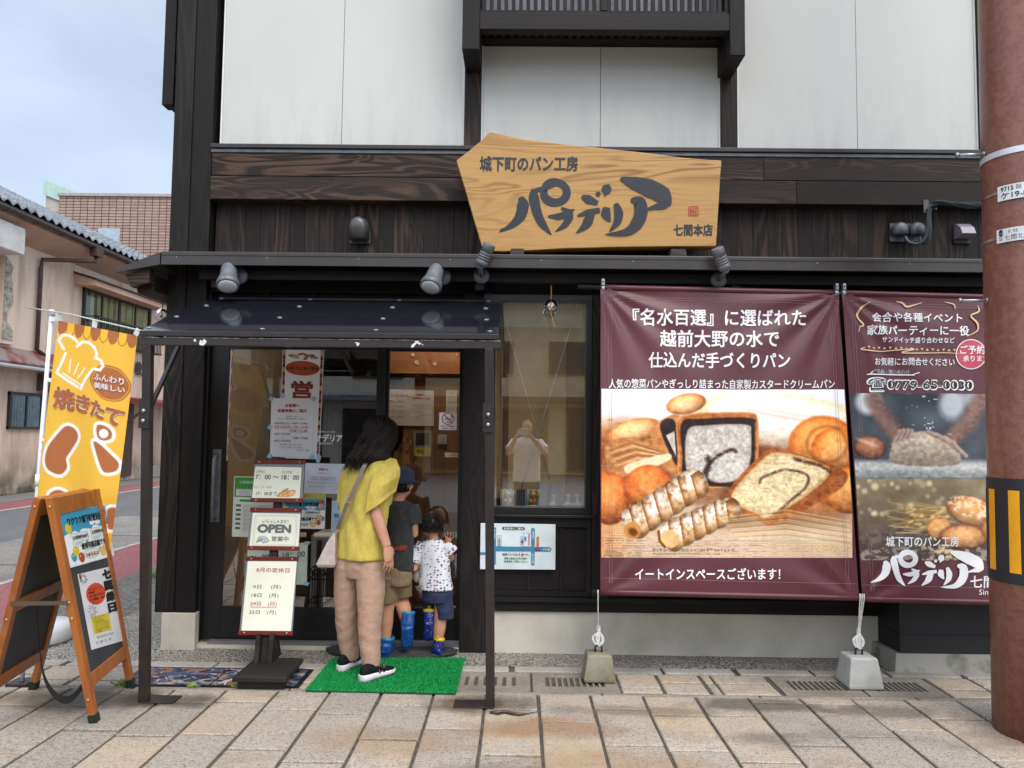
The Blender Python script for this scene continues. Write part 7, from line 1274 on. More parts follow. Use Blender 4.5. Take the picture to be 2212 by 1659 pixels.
# shoes
def shoe(parent, heel, toe, m, soles, wd=.047, letter=True, hs=1.0):
    d = toe-heel; Ln = d.length; d.normalize(); s = d.cross(UP_).normalized(); n = 22
    out = lambda k, e=0: [(heel+d*(Ln*t)+s*((wd+e)*w)) for t, w in ((0.0, 0), (.02, .55), (.1, .78), (.3, .74), (.5, .82), (.7, 1.0), (.85, .92), (.96, .55), (1.0, 0), (.96, -.5), (.85, -.82), (.7, -.95), (.5, -.75), (.3, -.7), (.1, -.76), (.02, -.55))]
    zz = lambda p, a, b: a+(b-a)*max(0, min(1, ((p-heel).dot(d))/Ln))
    mb = MB(); rg = []
    for e, a, b in ((-.006, .002, .012), (.0, .004, .010), (.005, .016, .016), (.003, .034, .024), (-.003, .040, .030)): rg.append([p+UP_*(zz(p, a, b)) for p in out(0, e)])
    mb.loft(rg); build('sole', mb, soles[0], parent)
    mb = MB(); mb.loft([[p+UP_*zz(p, .001, .010) for p in out(0, -.006)], [p+UP_*zz(p, .009, .013) for p in out(0, .0035)]]); build('outsole', mb, soles[1], parent)
    mb = MB(); ringz = []
    for t, w, h in ((.015, .25, .075), (.05, .55, .092), (.15, .66, .096), (.30, .66, .098), (.42, .68, .092), (.55, .80, .074), (.70, .92, .056), (.84, .86, .045), (.95, .5, .036), (.99, .15, .03)):
        c = heel+d*(Ln*t); ringz.append([c+s*(wd*w*math.cos(q))*(1.0 if math.sin(q) < .3 else .85)+UP_*(.026+(h*hs-.026)*(.5+.5*math.sin(q))) for q in [2*math.pi*i/16 for i in range(16)]])
    mb.loft(ringz); build('upper', mb, m, parent)
    if letter:
        for sd in (1, -1):
            O = heel+d*(Ln*(.44))+s*(sd*wd*.74)+UP_*.032; Uv = d*(1 if sd < 0 else -1) if False else d; up = (UP_*.95-s*sd*.34).normalized(); nrm = (s*sd).normalized(); f_ = lambda u, v, h=0.: O+d*(u if sd > 0 else u)+up*v+nrm*(h+.004)
            mb = MB(); sl = .012; q = [(0, 0), (.004, .042), (.034, .0), (.038, .042)]
            q = [(x+y*.25, y) for x, y in q]
            for w_, mi, h in ((.013, 1, 0), (.0085, 0, .0012)):
                for a_, b_ in zip(q[:-1], q[1:]): mb.stroke([a_, b_], [w_, w_], f_, h, mi, 1)
            build('letter_emblem', mb, [m, mat('pink trim', S('#e08a92'), .5)], parent)
BLK = mat('black mesh upper', (.006, .006, .0065), .8, (.011, .011, .012), 200, spec=.15); SOL = [mat('white foam sole', S('#d9dad9'), .5, S('#c4c6c6'), 90, bump=.001, bs=160), mat('coral outsole', S('#c4505a'), .6)]
gz = Vector((0, 0, .02))
shoe(WM, wv(731, 1448, 0)*0+V3(PZ(733, 1452, .022)), V3(PZ(783, 1428, .022)), BLK, SOL); shoe(WM, V3(PZ(778, 1474, .022)), V3(PZ(851, 1451, .022)), BLK, SOL)
# bag and strap
BG = thing('shoulder_bag', 'pale beige shoulder bag on a taupe strap at the hip of the woman', 'bag', tuple(wv(715, 1195, -.47)))
bagm = mat('pale beige leather', S('#b9aba6'), .45, S('#a5968f'), 30, bump=.0006, bs=150); mb = MB()
def brg(px, py, hw, Y0, Y1): a = PY(px-hw, py, (Y0+Y1)/2); b = PY(px+hw, py, (Y0+Y1)/2); z = a[2]; return [(a[0], Y0, z), (b[0], Y0, z+.0), (b[0], Y1, z), (a[0], Y1, z)]
mb.loft([brg(711, 1221, 17, -.57, -.40), brg(711, 1214, 20.5, -.58, -.39), brg(716, 1190, 14, -.57, -.40), brg(721, 1168, 9, -.56, -.41), brg(726, 1152, 3.5, -.55, -.42), brg(727, 1149, 2, -.55, -.42)], 0, False); build('bag_body', mb, bagm, BG, .006)
mb = MB(); tp = mat('taupe strap', S('#7d6f6a'), .5); P_ = spline([PY(795, 990, -.50), PY(793, 997, -.575), PY(784, 1013, -.61), PY(768, 1050, -.622), PY(748, 1094, -.612), PY(736, 1124, -.58), PY(729, 1143, -.53)], 8)
k = len(P_); ds = [np.array(P_[min(i+1, k-1)])-np.array(P_[max(i-1, 0)]) for i in range(k)]
vs = []
for sgn, yo in ((-1, 0), (1, 0), (1, .004), (-1, .004)):
    for p, d in zip(P_, ds): w = np.cross(d/np.linalg.norm(d), (0, 1, 0)); w = w/max(np.linalg.norm(w), 1e-6); vs.append(tuple(p+w*sgn*.0115+np.array([0, yo, 0])))
mb.add(vs, [(a*k+i, a*k+i+1, ((a+1) % 4)*k+i+1, ((a+1) % 4)*k+i) for a in range(4) for i in range(k-1)]); build('strap', mb, tp, BG)
GLD = mat('gold buckle', (.62, .46, .2), .25, metal=.9); mb = MB(); c = V3(PY(750, 1091, -.622)); mb.tube([c+Vector((x, -.004, z)) for x, z in ((-.018, -.016), (.014, -.020), (.018, .016), (-.014, .020), (-.018, -.016))], .0022, 6); c = V3(PY(729, 1144, -.535)); mb.tube([c+Vector((.009*math.cos(a), 0, .012*math.sin(a))) for a in [i*math.pi/6 for i in range(13)]], .0022, 6); mb.tube([c+Vector((0, 0, .012)), c+Vector((.006, -.01, .035))], .004, 6); build('buckle', mb, GLD, BG)
# ---------------- the boy with the cap
BF = Vector((.45, .89, 0)); BRr = Vector((.89, -.45, 0))
BY = thing('person', 'boy in navy cap, black printed T-shirt and khaki shorts leaning at the glass door', 'person', (-.82, -.1, 0))
Yb = -.13; hb = wv(868, 1046, Yb); shb = wv(860, 1090, Yb-.01); hpb = wv(853, 1232, Yb)
mb = MB(); P_ = head(mb, hb, (BF+Vector((.25, 0, -.1))).normalized(), UP_+BF*.1, .185); mb.tube([hb-UP_*.04, shb+UP_*.02, shb-UP_*.05], [.042, .04, .05], 12)
mb.loft([ering(c, BRr*a, BF*b, 18) for c, a, b in ((hpb-UP_*.04, .09, .07), (hpb+UP_*.05, .095, .075), (hpb.lerp(shb, .5), .09, .07), (shb-UP_*.04, .11, .06), (shb, .05, .04))])
kL, aL = wv(836, 1318, Yb-.03), wv(832, 1388, Yb-.03); kR = wv(862, 1300, Yb+.03); aR = wv(880, 1340, Yb-.06)
kR = wv(866, 1298, Yb+.06); mb.tube([hpb-BRr*.05, wv(842, 1275, Yb-.02), kL, kL.lerp(aL, .35), aL, aL-UP_*.03], [.066, .058, .045, .046, .033, .033], 12); mb.tube([hpb+BRr*.055, wv(864, 1272, Yb+.03), wv(866, 1296, Yb+.045), wv(873, 1318, Yb-.01), wv(880, 1350, Yb-.03)], [.066, .060, .05, .048, .035], 12)
for s in (1, -1):
    s0 = shb+BRr*.115*s-UP_*.03; e0_ = s0-UP_*.16+BF*.04-BRr*s*.01; w0 = e0_+BF*.10+UP_*.03-BRr*s*.07; mb.tube([s0, s0.lerp(e0_, .5), e0_, e0_.lerp(w0, .5), w0], [.036, .034, .03, .028, .021], 12); hand(mb, w0, UP_+BF*.1, -BF, BRr*(-s), .125, .15, .25)
fuse('body', mb, SKINK, BY, .0045, 5)
mb = MB(); DT = cloth('washed black cotton', S('#2a2a2b'), S('#333435'), 30, 420)
mb.loft([ering(wv(px, y, Yb-.005), BRr*a, BF*b, 28, 2.3) for y, px, a, b in ((1080, 859, .05, .045), (1085, 860, .088, .06), (1093, 861, .126, .074), (1115, 861, .132, .086), (1150, 860, .118, .082), (1190, 858, .116, .082), (1225, 857, .120, .085), (1231, 857, .118, .083))])
for s in (1, -1): s0 = shb+BRr*.105*s-UP_*.03; mb.loft([ering(s0, BRr*.045+UP_*.045, BF*.06, 16), ering(s0+BRr*s*.01-UP_*.10+BF*.03, BRr*.052+UP_*.01, BF*.062, 16)])
fuse('t_shirt', mb, DT, BY, .0055, 8, fold(.007, 9, 1, 1, .7))
# red lettering of the shirt (its cartoon is left out)
c = wv(857, 1180, Yb-.005); fr = lambda u, v, h=0.: c+BRr*((.126+h)*math.sin(-.05+u*1.15))-BF*((.094+h)*math.cos(-.05+u*1.15))+UP_*((v-.5)*.042)
mb = MB(); mb.text('TOM and JERRY', 0, .1, 1, .95, fr, .001, 0, .05); build('shirt_lettering', mb, mat('red shirt print', S('#b52a26'), .7), BY)
mb = MB(); KH = cloth('khaki cotton', S('#8a7658'), S('#7a684c'), 30, 420)
mb.loft([ering(wv(px, y, Yb-.01), BRr*a, BF*b, 24) for y, px, a, b in ((1222, 856, .108, .085), (1245, 856, .115, .092), (1262, 855, .112, .09))])
mb.loft([ering(wv(px, y, Yb-.02), Vector((a, 0, 0)), Vector((0, b, 0)), 20) for y, px, a, b in ((1245, 842, .062, .085), (1275, 840, .060, .075), (1301, 838, .058, .072))]); mb.loft([ering(wv(px, y, Y), Vector((a, 0, 0)), Vector((0, b, 0)), 20) for y, px, a, b, Y in ((1245, 868, .062, .085, Yb), (1270, 870, .063, .078, Yb+.015), (1288, 871, .060, .074, Yb+.03))])
fuse('shorts', mb, KH, BY, .0055, 7, fold(.006, 12))
# cap with brim, strap, short hair below it
hu = (UP_+BF*.02).normalized(); hf = (BF+Vector((.3, 0, 0))).normalized(); hr = hf.cross(hu).normalized(); hc = hb+hu*.018
NAVY = cloth('navy cap cotton', S('#1f2640'), S('#262e4a'), 30, 400); mb = MB(); ring = []
for a_, z_ in ((1.0, -.012), (1.02, .012), (1.0, .04), (.9, .068), (.68, .088), (.35, .098), (.05, .10)): ring.append([hc-hf*.006+hr*.0785*a_*math.cos(t)+hf*.094*a_*math.sin(t)+hu*(z_+.0*math.sin(t)) for t in [2*math.pi*i/28 for i in range(28)]])
mb.loft(ring); build('cap_crown', mb, NAVY, BY); mb = MB(); vs = []
for e, z_ in ((0, 0), (1, -.004)):
    for lift in (0, .004): pass
n = 16; a0 = [math.radians(20+140*i/n) for i in range(n+1)]; inn = [hc+hr*.079*math.cos(t)+hf*.092*math.sin(t)-hu*.004 for t in a0]; ou = [hc+hr*.083*math.cos(t)+hf*(.092*math.sin(t)+.068*math.sin((t-a0[0])/(a0[-1]-a0[0])*math.pi)**.7)-hu*(.006+.012*math.sin(t)-.012*abs(math.cos(t))) for t in a0]
mb.add(inn+ou+[p-hu*.004 for p in inn]+[p-hu*.004 for p in ou], [(i, i+1, n+2+i, n+1+i) for i in range(n)]+[(2*n+2+i, 3*n+3+i, 3*n+4+i, 2*n+3+i) for i in range(n)]+[(n+1+i, n+2+i, 3*n+4+i, 3*n+3+i) for i in range(n)], 0, True); build('cap_brim', mb, NAVY, BY)
mb = MB(); mb.tube([hc-hf*.0+hr*.08*math.cos(t)+hf*.097*math.sin(t)-hu*.008 for t in [math.radians(200+140*i/14) for i in range(15)]], [(.004, .010)]*15, 8); build('cap_strap', mb, mat('black strap', (.012, .013, .018), .5), BY)
def shorthair(parent, c, hr, hf, hu, rx, ry, rz, zlow, n, seed, mt):
    mb = MB(); ring = []
    for k in range(9): p = (k/8)*1.0; a_ = math.cos(p*math.pi/2); z_ = -zlow+(rz+zlow)*math.sin(p*math.pi/2); q = 1 if z_ > 0 else 1-.22*(z_/-zlow)**2; ring.append([c+(hr*rx*math.cos(t)+hf*(ry*math.sin(t) if math.sin(t) < 0 else ry*.72*math.sin(t)))*max(.03, (a_ if z_ > 0 else 1)*q)+hu*z_ for t in [2*math.pi*i/26 for i in range(26)]])
    mb.loft(ring); r = random.Random(seed)
    for i in range(n):
        t = r.uniform(math.pi*.9, 2.1*math.pi); z0 = r.uniform(-zlow*.7, rz*.95); q = math.sqrt(max(.02, 1-(max(0, z0)/rz)**2)); p = c+(hr*rx*math.cos(t)+hf*ry*math.sin(t))*q*1.0+hu*z0; o = (hr*math.cos(t)+hf*math.sin(t)+hu*(.4 if z0 > 0 else -.1)).normalized(); d = (o*.25-hu*.9+hr*r.uniform(-.35, .35)).normalized(); l = r.uniform(.015, .032)
        mb.tube([p, p+o*.003+d*l*.5, p+o*.002+d*l], [.0022, .0018, .0004], 4)
    build('hair', mb, mt, parent)
shorthair(BY, hb-hf*.012+hu*.012, hr, hf, hu, .0715, .088, .05, .062, 260, 3, HAIR)
def boot(parent, pts, rads, foot, m, trim, name='rain_boot'):
    mb = MB(); mb.tube(pts, rads, 18); 
    if foot: mb.tube(foot[0], foot[1], 16)
    o = fuse(name, mb, m, parent, .004, 4); r_ = rads[0]*1.0 if not isinstance(rads[0], tuple) else rads[0][0]; d = (V3(pts[1])-V3(pts[0])).normalized(); tb = MB(); tb.lathe([(r_*.82, -.002), (r_*1.04, -.004), (r_*1.08, .010), (r_*1.0, .016)], V3(pts[0]), d, 20, caps=False); build('boot_trim', tb, trim, o); return o
def speck(name, c, cs, sc):
    m, nt, p = newmat(name); v = coords(nt); w = N(nt, 'TexVoronoi', i_Scale=sc); L(nt, v, w.inputs['Vector']); sp = N(nt, 'SeparateXYZ'); L(nt, w.outputs['Color'], sp.inputs[0])
    c1 = mixc(nt, mrange(nt, w.outputs['Distance'], .28, .2), c, cs[0]); k = mixc(nt, mrange(nt, sp.outputs[0], .55, .56), c1, mixc(nt, mrange(nt, w.outputs['Distance'], .34, .24), c, cs[1])); k = mixc(nt, mrange(nt, sp.outputs[1], .7, .71), k, mixc(nt, mrange(nt, w.outputs['Distance'], .3, .2), c, cs[2]))
    L(nt, mixc(nt, mrange(nt, noise(nt, v, 8, 3), .4, .7, 0, .5), k, tuple(x*.6 for x in c)), p.inputs['Base Color']); p.inputs['Roughness'].default_value = .25; p.inputs['Coat Weight'].default_value = .4; return m
BB = speck('blue printed rubber', S('#1d4f94'), [S('#5b93bf'), S('#15386f'), S('#2c7aa6')], 60); CY = mat('cyan rubber', S('#2b86a8'), .4); NB = speck('navy printed rubber', S('#1a2a78'), [S('#c4b43a'), S('#2d48a8'), S('#b85a6a')], 55); YT = mat('yellow rubber', S('#e0c01c'), .35)
h0, t0 = V3(PZ(828, 1424, .02)), V3(PZ(850, 1396, .02)); fd = (t0-h0).normalized()
boot(BY, [wv(836, 1376, Yb-.03), wv(834, 1392, Yb-.03), h0+fd*.035+UP_*.075, h0+fd*.035+UP_*.035], [.047, .046, .048, .042], ([h0+fd*.012+UP_*.034, h0+fd*.08+UP_*.036, h0+fd*.15+UP_*.034, h0+fd*.19+UP_*.028], [.034, .042, .046, .022]), BB, CY)
boot(BY, [wv(880, 1322, Yb-.015), wv(880, 1345, Yb-.03), wv(880, 1362, Yb-.03)], [.048, .047, .042], ([wv(880, 1352, Yb-.045), wv(880, 1372, Yb-.03), wv(879, 1390, Yb-.015), wv(878, 1401, Yb+.0)], [(.042, .042), (.044, .036), (.047, .03), (.03, .02)]), BB, CY)
# ---------------- the toddler
TF = Vector((.25, .97, 0)); TR2 = Vector((.97, -.25, 0))
TD = thing('person', 'toddler in white car print T-shirt and navy shorts with one hand on the glass door', 'person', (-.57, -.05, 0))
Yt = -.10; ht = wv(933, 1134, Yt+.01); sht = wv(937, 1172, Yt); hpt = wv(945, 1262, Yt)
mb = MB(); head(mb, ht, (TF+Vector((.05, 0, .15))).normalized(), UP_-TF*.05, .165); mb.tube([ht-UP_*.04, sht+UP_*.01, sht-UP_*.04], [.036, .036, .045], 12)
mb.loft([ering(c, TR2*a, TF*b, 18) for c, a, b in ((hpt-UP_*.03, .075, .065), (hpt+UP_*.04, .08, .07), (hpt.lerp(sht, .5), .08, .068), (sht-UP_*.03, .085, .055), (sht, .04, .035))])
sL_ = sht-TR2*.09-UP_*.025; eL_ = wv(894, 1227, Yt-.02); wL_ = wv(905, 1205, Yt+.07); mb.tube([sL_, sL_.lerp(eL_, .5), eL_, eL_.lerp(wL_, .6), wL_], [.034, .032, .029, .026, .02], 12); hand(mb, wL_, Vector((.2, .4, .8)), -TF, TR2, .10, .2, .2)
sR_ = sht+TR2*.09-UP_*.03; eR_ = wv(973, 1205, Yt+.05); wRr = wv(966, 1183, Yt+.145); mb.tube([sR_, sR_.lerp(eR_, .5), eR_, eR_.lerp(wRr, .6), wRr], [.034, .032, .028, .025, .019], 12); hand(mb, wRr, Vector((.12, .05, 1)), -TF, -TR2, .115, .12, .55)
kR2, aR2 = wv(951, 1340, Yt-.01), wv(946, 1386, Yt-.01); mb.tube([hpt+TR2*.045, wv(955, 1305, Yt-.005), kR2, kR2.lerp(aR2, .4), aR2, aR2-UP_*.03], [.062, .055, .043, .043, .031, .03], 12)
kL2 = wv(928, 1318, Yt+.09); mb.tube([hpt-TR2*.04, wv(931, 1295, Yt+.05), kL2, wv(927, 1322, Yt+.02), wv(927, 1345, Yt-.01)], [.06, .055, .042, .04, .03], 12)
fuse('body', mb, SKINK, TD, .0042, 5)
def carprint():    # small dark motifs in loose rows, a few of them red
    m, nt, p = newmat('car print cotton'); v = coords(nt, (1, .25, 1.35)); w = N(nt, 'TexVoronoi', i_Scale=44.0, i_Randomness=.5); L(nt, v, w.inputs['Vector']); sp = N(nt, 'SeparateXYZ'); L(nt, w.outputs['Color'], sp.inputs[0])
    n1 = noise(nt, coords(nt, (1, .3, 1.6)), 190, 1); ad = N(nt, 'Math', operation='MULTIPLY_ADD'); L(nt, n1, ad.inputs[0]); ad.inputs[1].default_value = .45; L(nt, w.outputs['Distance'], ad.inputs[2])
    ink = mixc(nt, mrange(nt, sp.outputs[0], .9, .91), (.06, .06, .085), (.42, .10, .14)); L(nt, mixc(nt, mrange(nt, ad.outputs[0], .60, .54), (.74, .74, .78), ink), p.inputs['Base Color']); p.inputs['Roughness'].default_value = .85; return m
mb = MB(); mb.loft([ering(wv(px, y, Yt), TR2*a, TF*b, 28, 2.3) for y, px, a, b in ((1164, 936, .042, .04), (1169, 936, .068, .05), (1177, 936, .100, .066), (1200, 937, .104, .078), (1230, 939, .104, .086), (1258, 941, .112, .094), (1272, 942, .114, .097))])
for c0, c1 in ((sht-TR2*.07-UP_*.02, wv(892, 1210, Yt-.01)), (sht+TR2*.07-UP_*.02, wv(976, 1196, Yt+.02))): d_ = (c1-c0).normalized(); s_ = d_.cross(Vector((0, 1, 0))).normalized(); mb.loft([ering(c0, s_*.05, Vector((0, .055, 0)), 16), ering(c0.lerp(c1, .6), s_*.054, Vector((0, .056, 0)), 16), ering(c1, s_*.052, Vector((0, .054, 0)), 16)])
fuse('t_shirt', mb, carprint(), TD, .005, 7, fold(.006, 13, 1, 1, .7, 2))
mb = MB(); NV = cloth('navy cotton shorts', S('#23283f'), S('#2c3250'), 24, 420)
mb.loft([ering(wv(px, y, Yt), TR2*a, TF*b, 24) for y, px, a, b in ((1255, 944, .098, .08), (1280, 945, .106, .09), (1298, 945, .104, .088))])
mb.loft([ering(wv(px, y, Yt), Vector((a, 0, 0)), Vector((0, b, 0)), 20) for y, px, a, b in ((1280, 958, .056, .08), (1310, 960, .059, .075), (1335, 961, .058, .072))]); mb.loft([ering(wv(px, y, Y), Vector((a, 0, 0)), Vector((0, b, 0)), 20) for y, px, a, b, Y in ((1280, 932, .055, .08, Yt+.02), (1302, 930, .055, .07, Yt+.05), (1316, 929, .052, .065, Yt+.07))])
fuse('shorts', mb, NV, TD, .005, 6, fold(.006, 14))
shorthair(TD, ht-TF*.012+UP_*.012, TR2, TF, UP_, .071, .083, .081, .054, 620, 8, mat('short dark hair', (.010, .0065, .0052), .42, (.016, .010, .008), 80, spec=.3))
h1, t1 = V3(PZ(942, 1420, .02)), V3(PZ(948, 1396, .02)); fd = (t1-h1).normalized()
boot(TD, [wv(949, 1378, Yt-.01), wv(947, 1392, Yt-.015), wv(945, 1404, Yt-.02)], [.036, .037, .036], ([wv(945, 1406, Yt-.02), wv(943, 1411, Yt-.03), V3(PZ(941, 1414, .035))], [.036, .038, .030]), NB, YT)
boot(TD, [wv(927, 1317, Yt+.0), wv(927, 1335, Yt-.015), wv(927, 1352, Yt-.02)], [.037, .037, .034], ([wv(927, 1343, Yt-.03), wv(926, 1360, Yt-.02), wv(926, 1374, Yt-.01), wv(926, 1382, Yt+.0)], [(.036, .034), (.037, .03), (.038, .026), (.022, .016)]), NB, YT)
for (px, py, Y) in ((927, 1318, Yt-.04), (945, 1384, Yt-.05)): mb = MB(); c = wv(px, py, Y); mb.tube([c+Vector((.008*math.cos(a), 0, .012+.014*math.sin(a))) for a in [i*math.pi/6 for i in range(13)]], .003, 6); build('boot_loop', mb, YT, TD)
t = thing('plush_toy', 'white plush toy held under the left arm of the toddler', 'toy', tuple(wv(900, 1225, Yt+.05))); mb = MB(); mb.ball(wv(903, 1240, Yt+.04), .05, 14, 9, sc=(.8, .7, 1.2)); mb.ball(wv(893, 1206, Yt+.06), .03, 12, 8); build('plush_body', mb, mat('white plush', S('#d4d2cc'), .95, S('#bfbdb6'), 60, bump=.003, bs=120), t)
# ---------------- the photographer, mirrored in the shop window
PH = thing('person', 'photographer in white T-shirt holding up a phone, mirrored in the shop window', 'person', (.12, -5.7, 0))
pf_ = Vector((0, 1, 0)); px_ = Vector((1, 0, 0)); O = Vector((.13, -5.78, 0))
mb = MB(); head(mb, O+Vector((0, .02, 1.56)), pf_, UP_, .225); mb.tube([O+Vector((0, 0, 1.5)), O+Vector((0, -.01, 1.4))], [.055, .065], 12)
mb.loft([ering(O+Vector((0, 0, z)), px_*a, pf_*b, 18) for z, a, b in ((.85, .15, .1), (1.0, .155, .11), (1.2, .155, .11), (1.35, .17, .1), (1.44, .06, .06))])
for s in (-1, 1):
    s0 = O+Vector((s*.19, 0, 1.38)); e_ = O+Vector((s*.27, .14, 1.2)); w_ = Vector((.075+s*.095, -5.375, 1.455)); mb.tube([s0, s0.lerp(e_, .5), e_, e_.lerp(w_, .5), w_], [.05, .045, .04, .036, .027], 12); hand(mb, w_, Vector((-s*.35, .25, .9)), Vector((s*.8, -.4, 0)), Vector((-s*.6, -.6, 0)), .16, .55)
    mb.tube([O+Vector((s*.09, 0, .86)), O+Vector((s*.1, 0, .5)), O+Vector((s*.1, 0, .08))], [.08, .06, .04], 12)
fuse('body', mb, SKIN, PH, .008, 4)
mb = MB(); mb.loft([ering(O+Vector((0, 0, z)), px_*a, pf_*b, 24, 2.3) for z, a, b in ((.80, .2, .14), (1.0, .195, .14), (1.2, .195, .135), (1.34, .205, .12), (1.40, .16, .09), (1.435, .075, .07))])
for s in (-1, 1): s0 = O+Vector((s*.16, 0, 1.365)); mb.tube([s0, s0+Vector((s*.09, .08, -.12))], [.075, .08], 14)
fuse('t_shirt', mb, cloth('white jersey', (.72, .72, .72), (.66, .66, .67), 20, 400), PH, .008, 6, fold(.008, 8))
mb = MB()
for s in (-1, 1): mb.loft([ering(O+Vector((s*.09, 0, z)), px_*a, pf_*a, 16) for z, a in ((.12, .07), (.5, .085), (.82, .105))])
fuse('trousers', mb, cloth('dark trousers', (.03, .03, .035)), PH, .01, 4)
for s in (-1, 1): shoe(PH, O+Vector((s*.1, -.05, .01)), O+Vector((s*.11, .21, .01)), BLK, SOL, letter=False)
shorthair(PH, O+Vector((0, .0, 1.585)), px_, pf_, UP_, .09, .118, .108, .05, 60, 1, HAIR)
t = thing('phone', 'phone held up by the photographer, mirrored in the shop window', 'phone', (.075, -5.33, 1.5)); mb = MB(); mb.box(-.01, .145, -5.335, -5.326, 1.462, 1.538); build('phone_body', mb, mat('pearl phone', (.5, .49, .48), .2), t, .003)
# ================================================================== the side street on the left
PK = None
def stucco():
    m, nt, p = newmat('pink stucco'); v = coords(nt); tc = N(nt, 'TexCoord'); sep = N(nt, 'SeparateXYZ'); L(nt, tc.outputs['Object'], sep.inputs[0])
    c = mixc(nt, mrange(nt, noise(nt, v, .5, 5, .6), .35, .7), S('#e4d0bd'), S('#d8c0a9')); c = mixc(nt, mrange(nt, noise(nt, v, 30, 3), .4, .7, 0, .35), c, S('#a9856f'))
    st = N(nt, 'Math', operation='MULTIPLY'); L(nt, mrange(nt, noise(nt, coords(nt, (1, 1.5, .25)), 1.6, 5, .65), .5, .7), st.inputs[0]); st.inputs[1].default_value = .55; c = mixc(nt, st.outputs[0], c, S('#8c7260'))
    lo = N(nt, 'Math', operation='MULTIPLY'); L(nt, mrange(nt, sep.outputs[2], 1.0, .1), lo.inputs[0]); L(nt, mrange(nt, noise(nt, v, 1.8, 5, .6), .25, .6), lo.inputs[1]); c = mixc(nt, lo.outputs[0], c, S('#4f4a34'))
    L(nt, c, p.inputs['Base Color']); p.inputs['Roughness'].default_value = .9; bumpn(nt, p, noise(nt, v, 60, 3), .006, .5); return m
PK = stucco(); SOF = mat('pinkish soffit plaster', S('#cba992'), .9, S('#b8957d'), .8); BRN = mat('brown gutter metal', (.045, .028, .024), .45, (.07, .045, .038), 9); OLDW = mat('peeling old plaster', S('#8d8272'), .95, S('#3c362c'), 3.2, .42, .56, bump=.02, bs=14)
PB_ = thing('pink_house', 'pink stucco house with a grey tiled roof across the side street', 'house', (-11.5, 20, 0)); XW = -11.3
mb = MB(); mb.box(-18, XW, 11.55, 34, 0, 5.75); build('wall', mb, PK, PB_)
mb = MB(); mb.box(-18, XW+.02, -8.0, 11.545, 0, 5.74); mb.box(XW+.02, XW+.12, 11.1, 11.54, 3.3, 5.3); build('old_wall', mb, [PK], PB_)
mb = MB(); r = random.Random(2)
pts = [(11.12, 3.4)]+[(11.35+r.uniform(-.12, .12), 3.4+i*.2) for i in range(9)]+[(11.12, 5.2)]; mb.prism([(y, z) for y, z in pts], lambda y, z, h: (XW+.125+h, y, z), 0, .012); build('peeling_patch', mb, mat('peeled white paint', S('#b9b4a4'), .9, S('#7d7668'), 9), PB_)
TILE = mat('grey glazed roof tile', S('#8d9296'), .38, S('#5a6268'), 5, spec=.6, rvar=.18)
mb = MB(); sl = math.tan(rad(27)); ny = 140; y0, y1 = -8.2, 34.
for row in range(12):
    xa = -10.62-row*.30
    for i in range(ny):
        ya = y0+(y1-y0)*i/ny; w = (y1-y0)/ny; seg = []
        for xx, dz in ((xa, .035), (xa-.34, .0)):
            zb = 6.16+(-10.62-xx)*sl+dz; seg.append([(xx, ya+w*t, zb+.055*math.sin(math.pi*min(1, t/.62)) - (.025*math.sin(math.pi*(t-.62)/.38) if t > .62 else 0)) for t in [k/8 for k in range(9)]])
        vs = seg[0]+seg[1]+[(p[0], p[1], p[2]-.05) for p in seg[0]]; mb.add(vs, [(k, k+1, 10+k, 9+k) for k in range(8)]+[(18+k, 19+k, k+1, k) for k in range(8)], 0, True)
build('roof_tiles', mb, TILE, PB_)
mb = MB(); mb.hexa([(-10.66, -8.2, 6.03), (-10.66, 34, 6.03), (-14.5, 34, 7.95), (-14.5, -8.2, 7.95), (-10.66, -8.2, 6.12), (-10.66, 34, 6.12), (-14.5, 34, 8.06), (-14.5, -8.2, 8.06)]); mb.hexa([(-18.4, -8.2, 6.03), (-18.4, 34, 6.03), (-14.503, 34, 7.95), (-14.503, -8.2, 7.95), (-18.4, -8.2, 6.12), (-18.4, 34, 6.12), (-14.503, 34, 8.06), (-14.503, -8.2, 8.06)]); mb.add([(-18, -7.9, 5.74), (-11.2, -7.9, 5.74), (-14.5, -7.9, 7.9)], [(0, 1, 2)]); mb.add([(-18, 33.9, 5.74), (-11.2, 33.9, 5.74), (-14.5, 33.9, 7.9)], [(0, 2, 1)]); build('roof_deck', mb, BRN, PB_)
mb = MB(); mb.hexa([(XW-.05, -8.2, 5.60), (XW-.05, 34, 5.60), (-10.72, 34, 5.93), (-10.72, -8.2, 5.93), (XW-.05, -8.2, 5.76), (XW-.05, 34, 5.76), (-10.72, 34, 6.02), (-10.72, -8.2, 6.02)]); build('soffit', mb, SOF, PB_)
mb = MB(); n = 8; prof = [(-10.60+.075*math.cos(a), 6.02+.075*math.sin(a)) for a in [math.pi+math.pi*i/n for i in range(n+1)]]; mb.loft([[(x, y, z) for x, z in prof]+[(x*1.0+(.006 if x < -10.6 else -.006), y, z+.006) for x, z in reversed(prof)] for y in (-8.2, 34)], 0, True)
for i in range(42): y = -7.8+i; mb.box(-10.685, -10.52, y, y+.02, 5.94, 5.96)
build('gutter', mb, BRN, PB_)
mb = MB(); mb.box(-10.68, -10.5, 13.45, 13.75, 5.76, 5.98); mb.tube([(-10.6, 13.6, 5.78), (-10.6, 13.6, 5.64), (-10.9, 13.1, 5.55), (XW+.09, 12.44, 5.42), (XW+.08, 12.42, 5.2), (XW+.08, 12.42, 3.3), (XW+.12, 13.2, 3.0), (XW+.1, 13.42, 2.85), (XW+.1, 13.42, 0)], .05, 10); build('downpipe', mb, BRN, PB_)
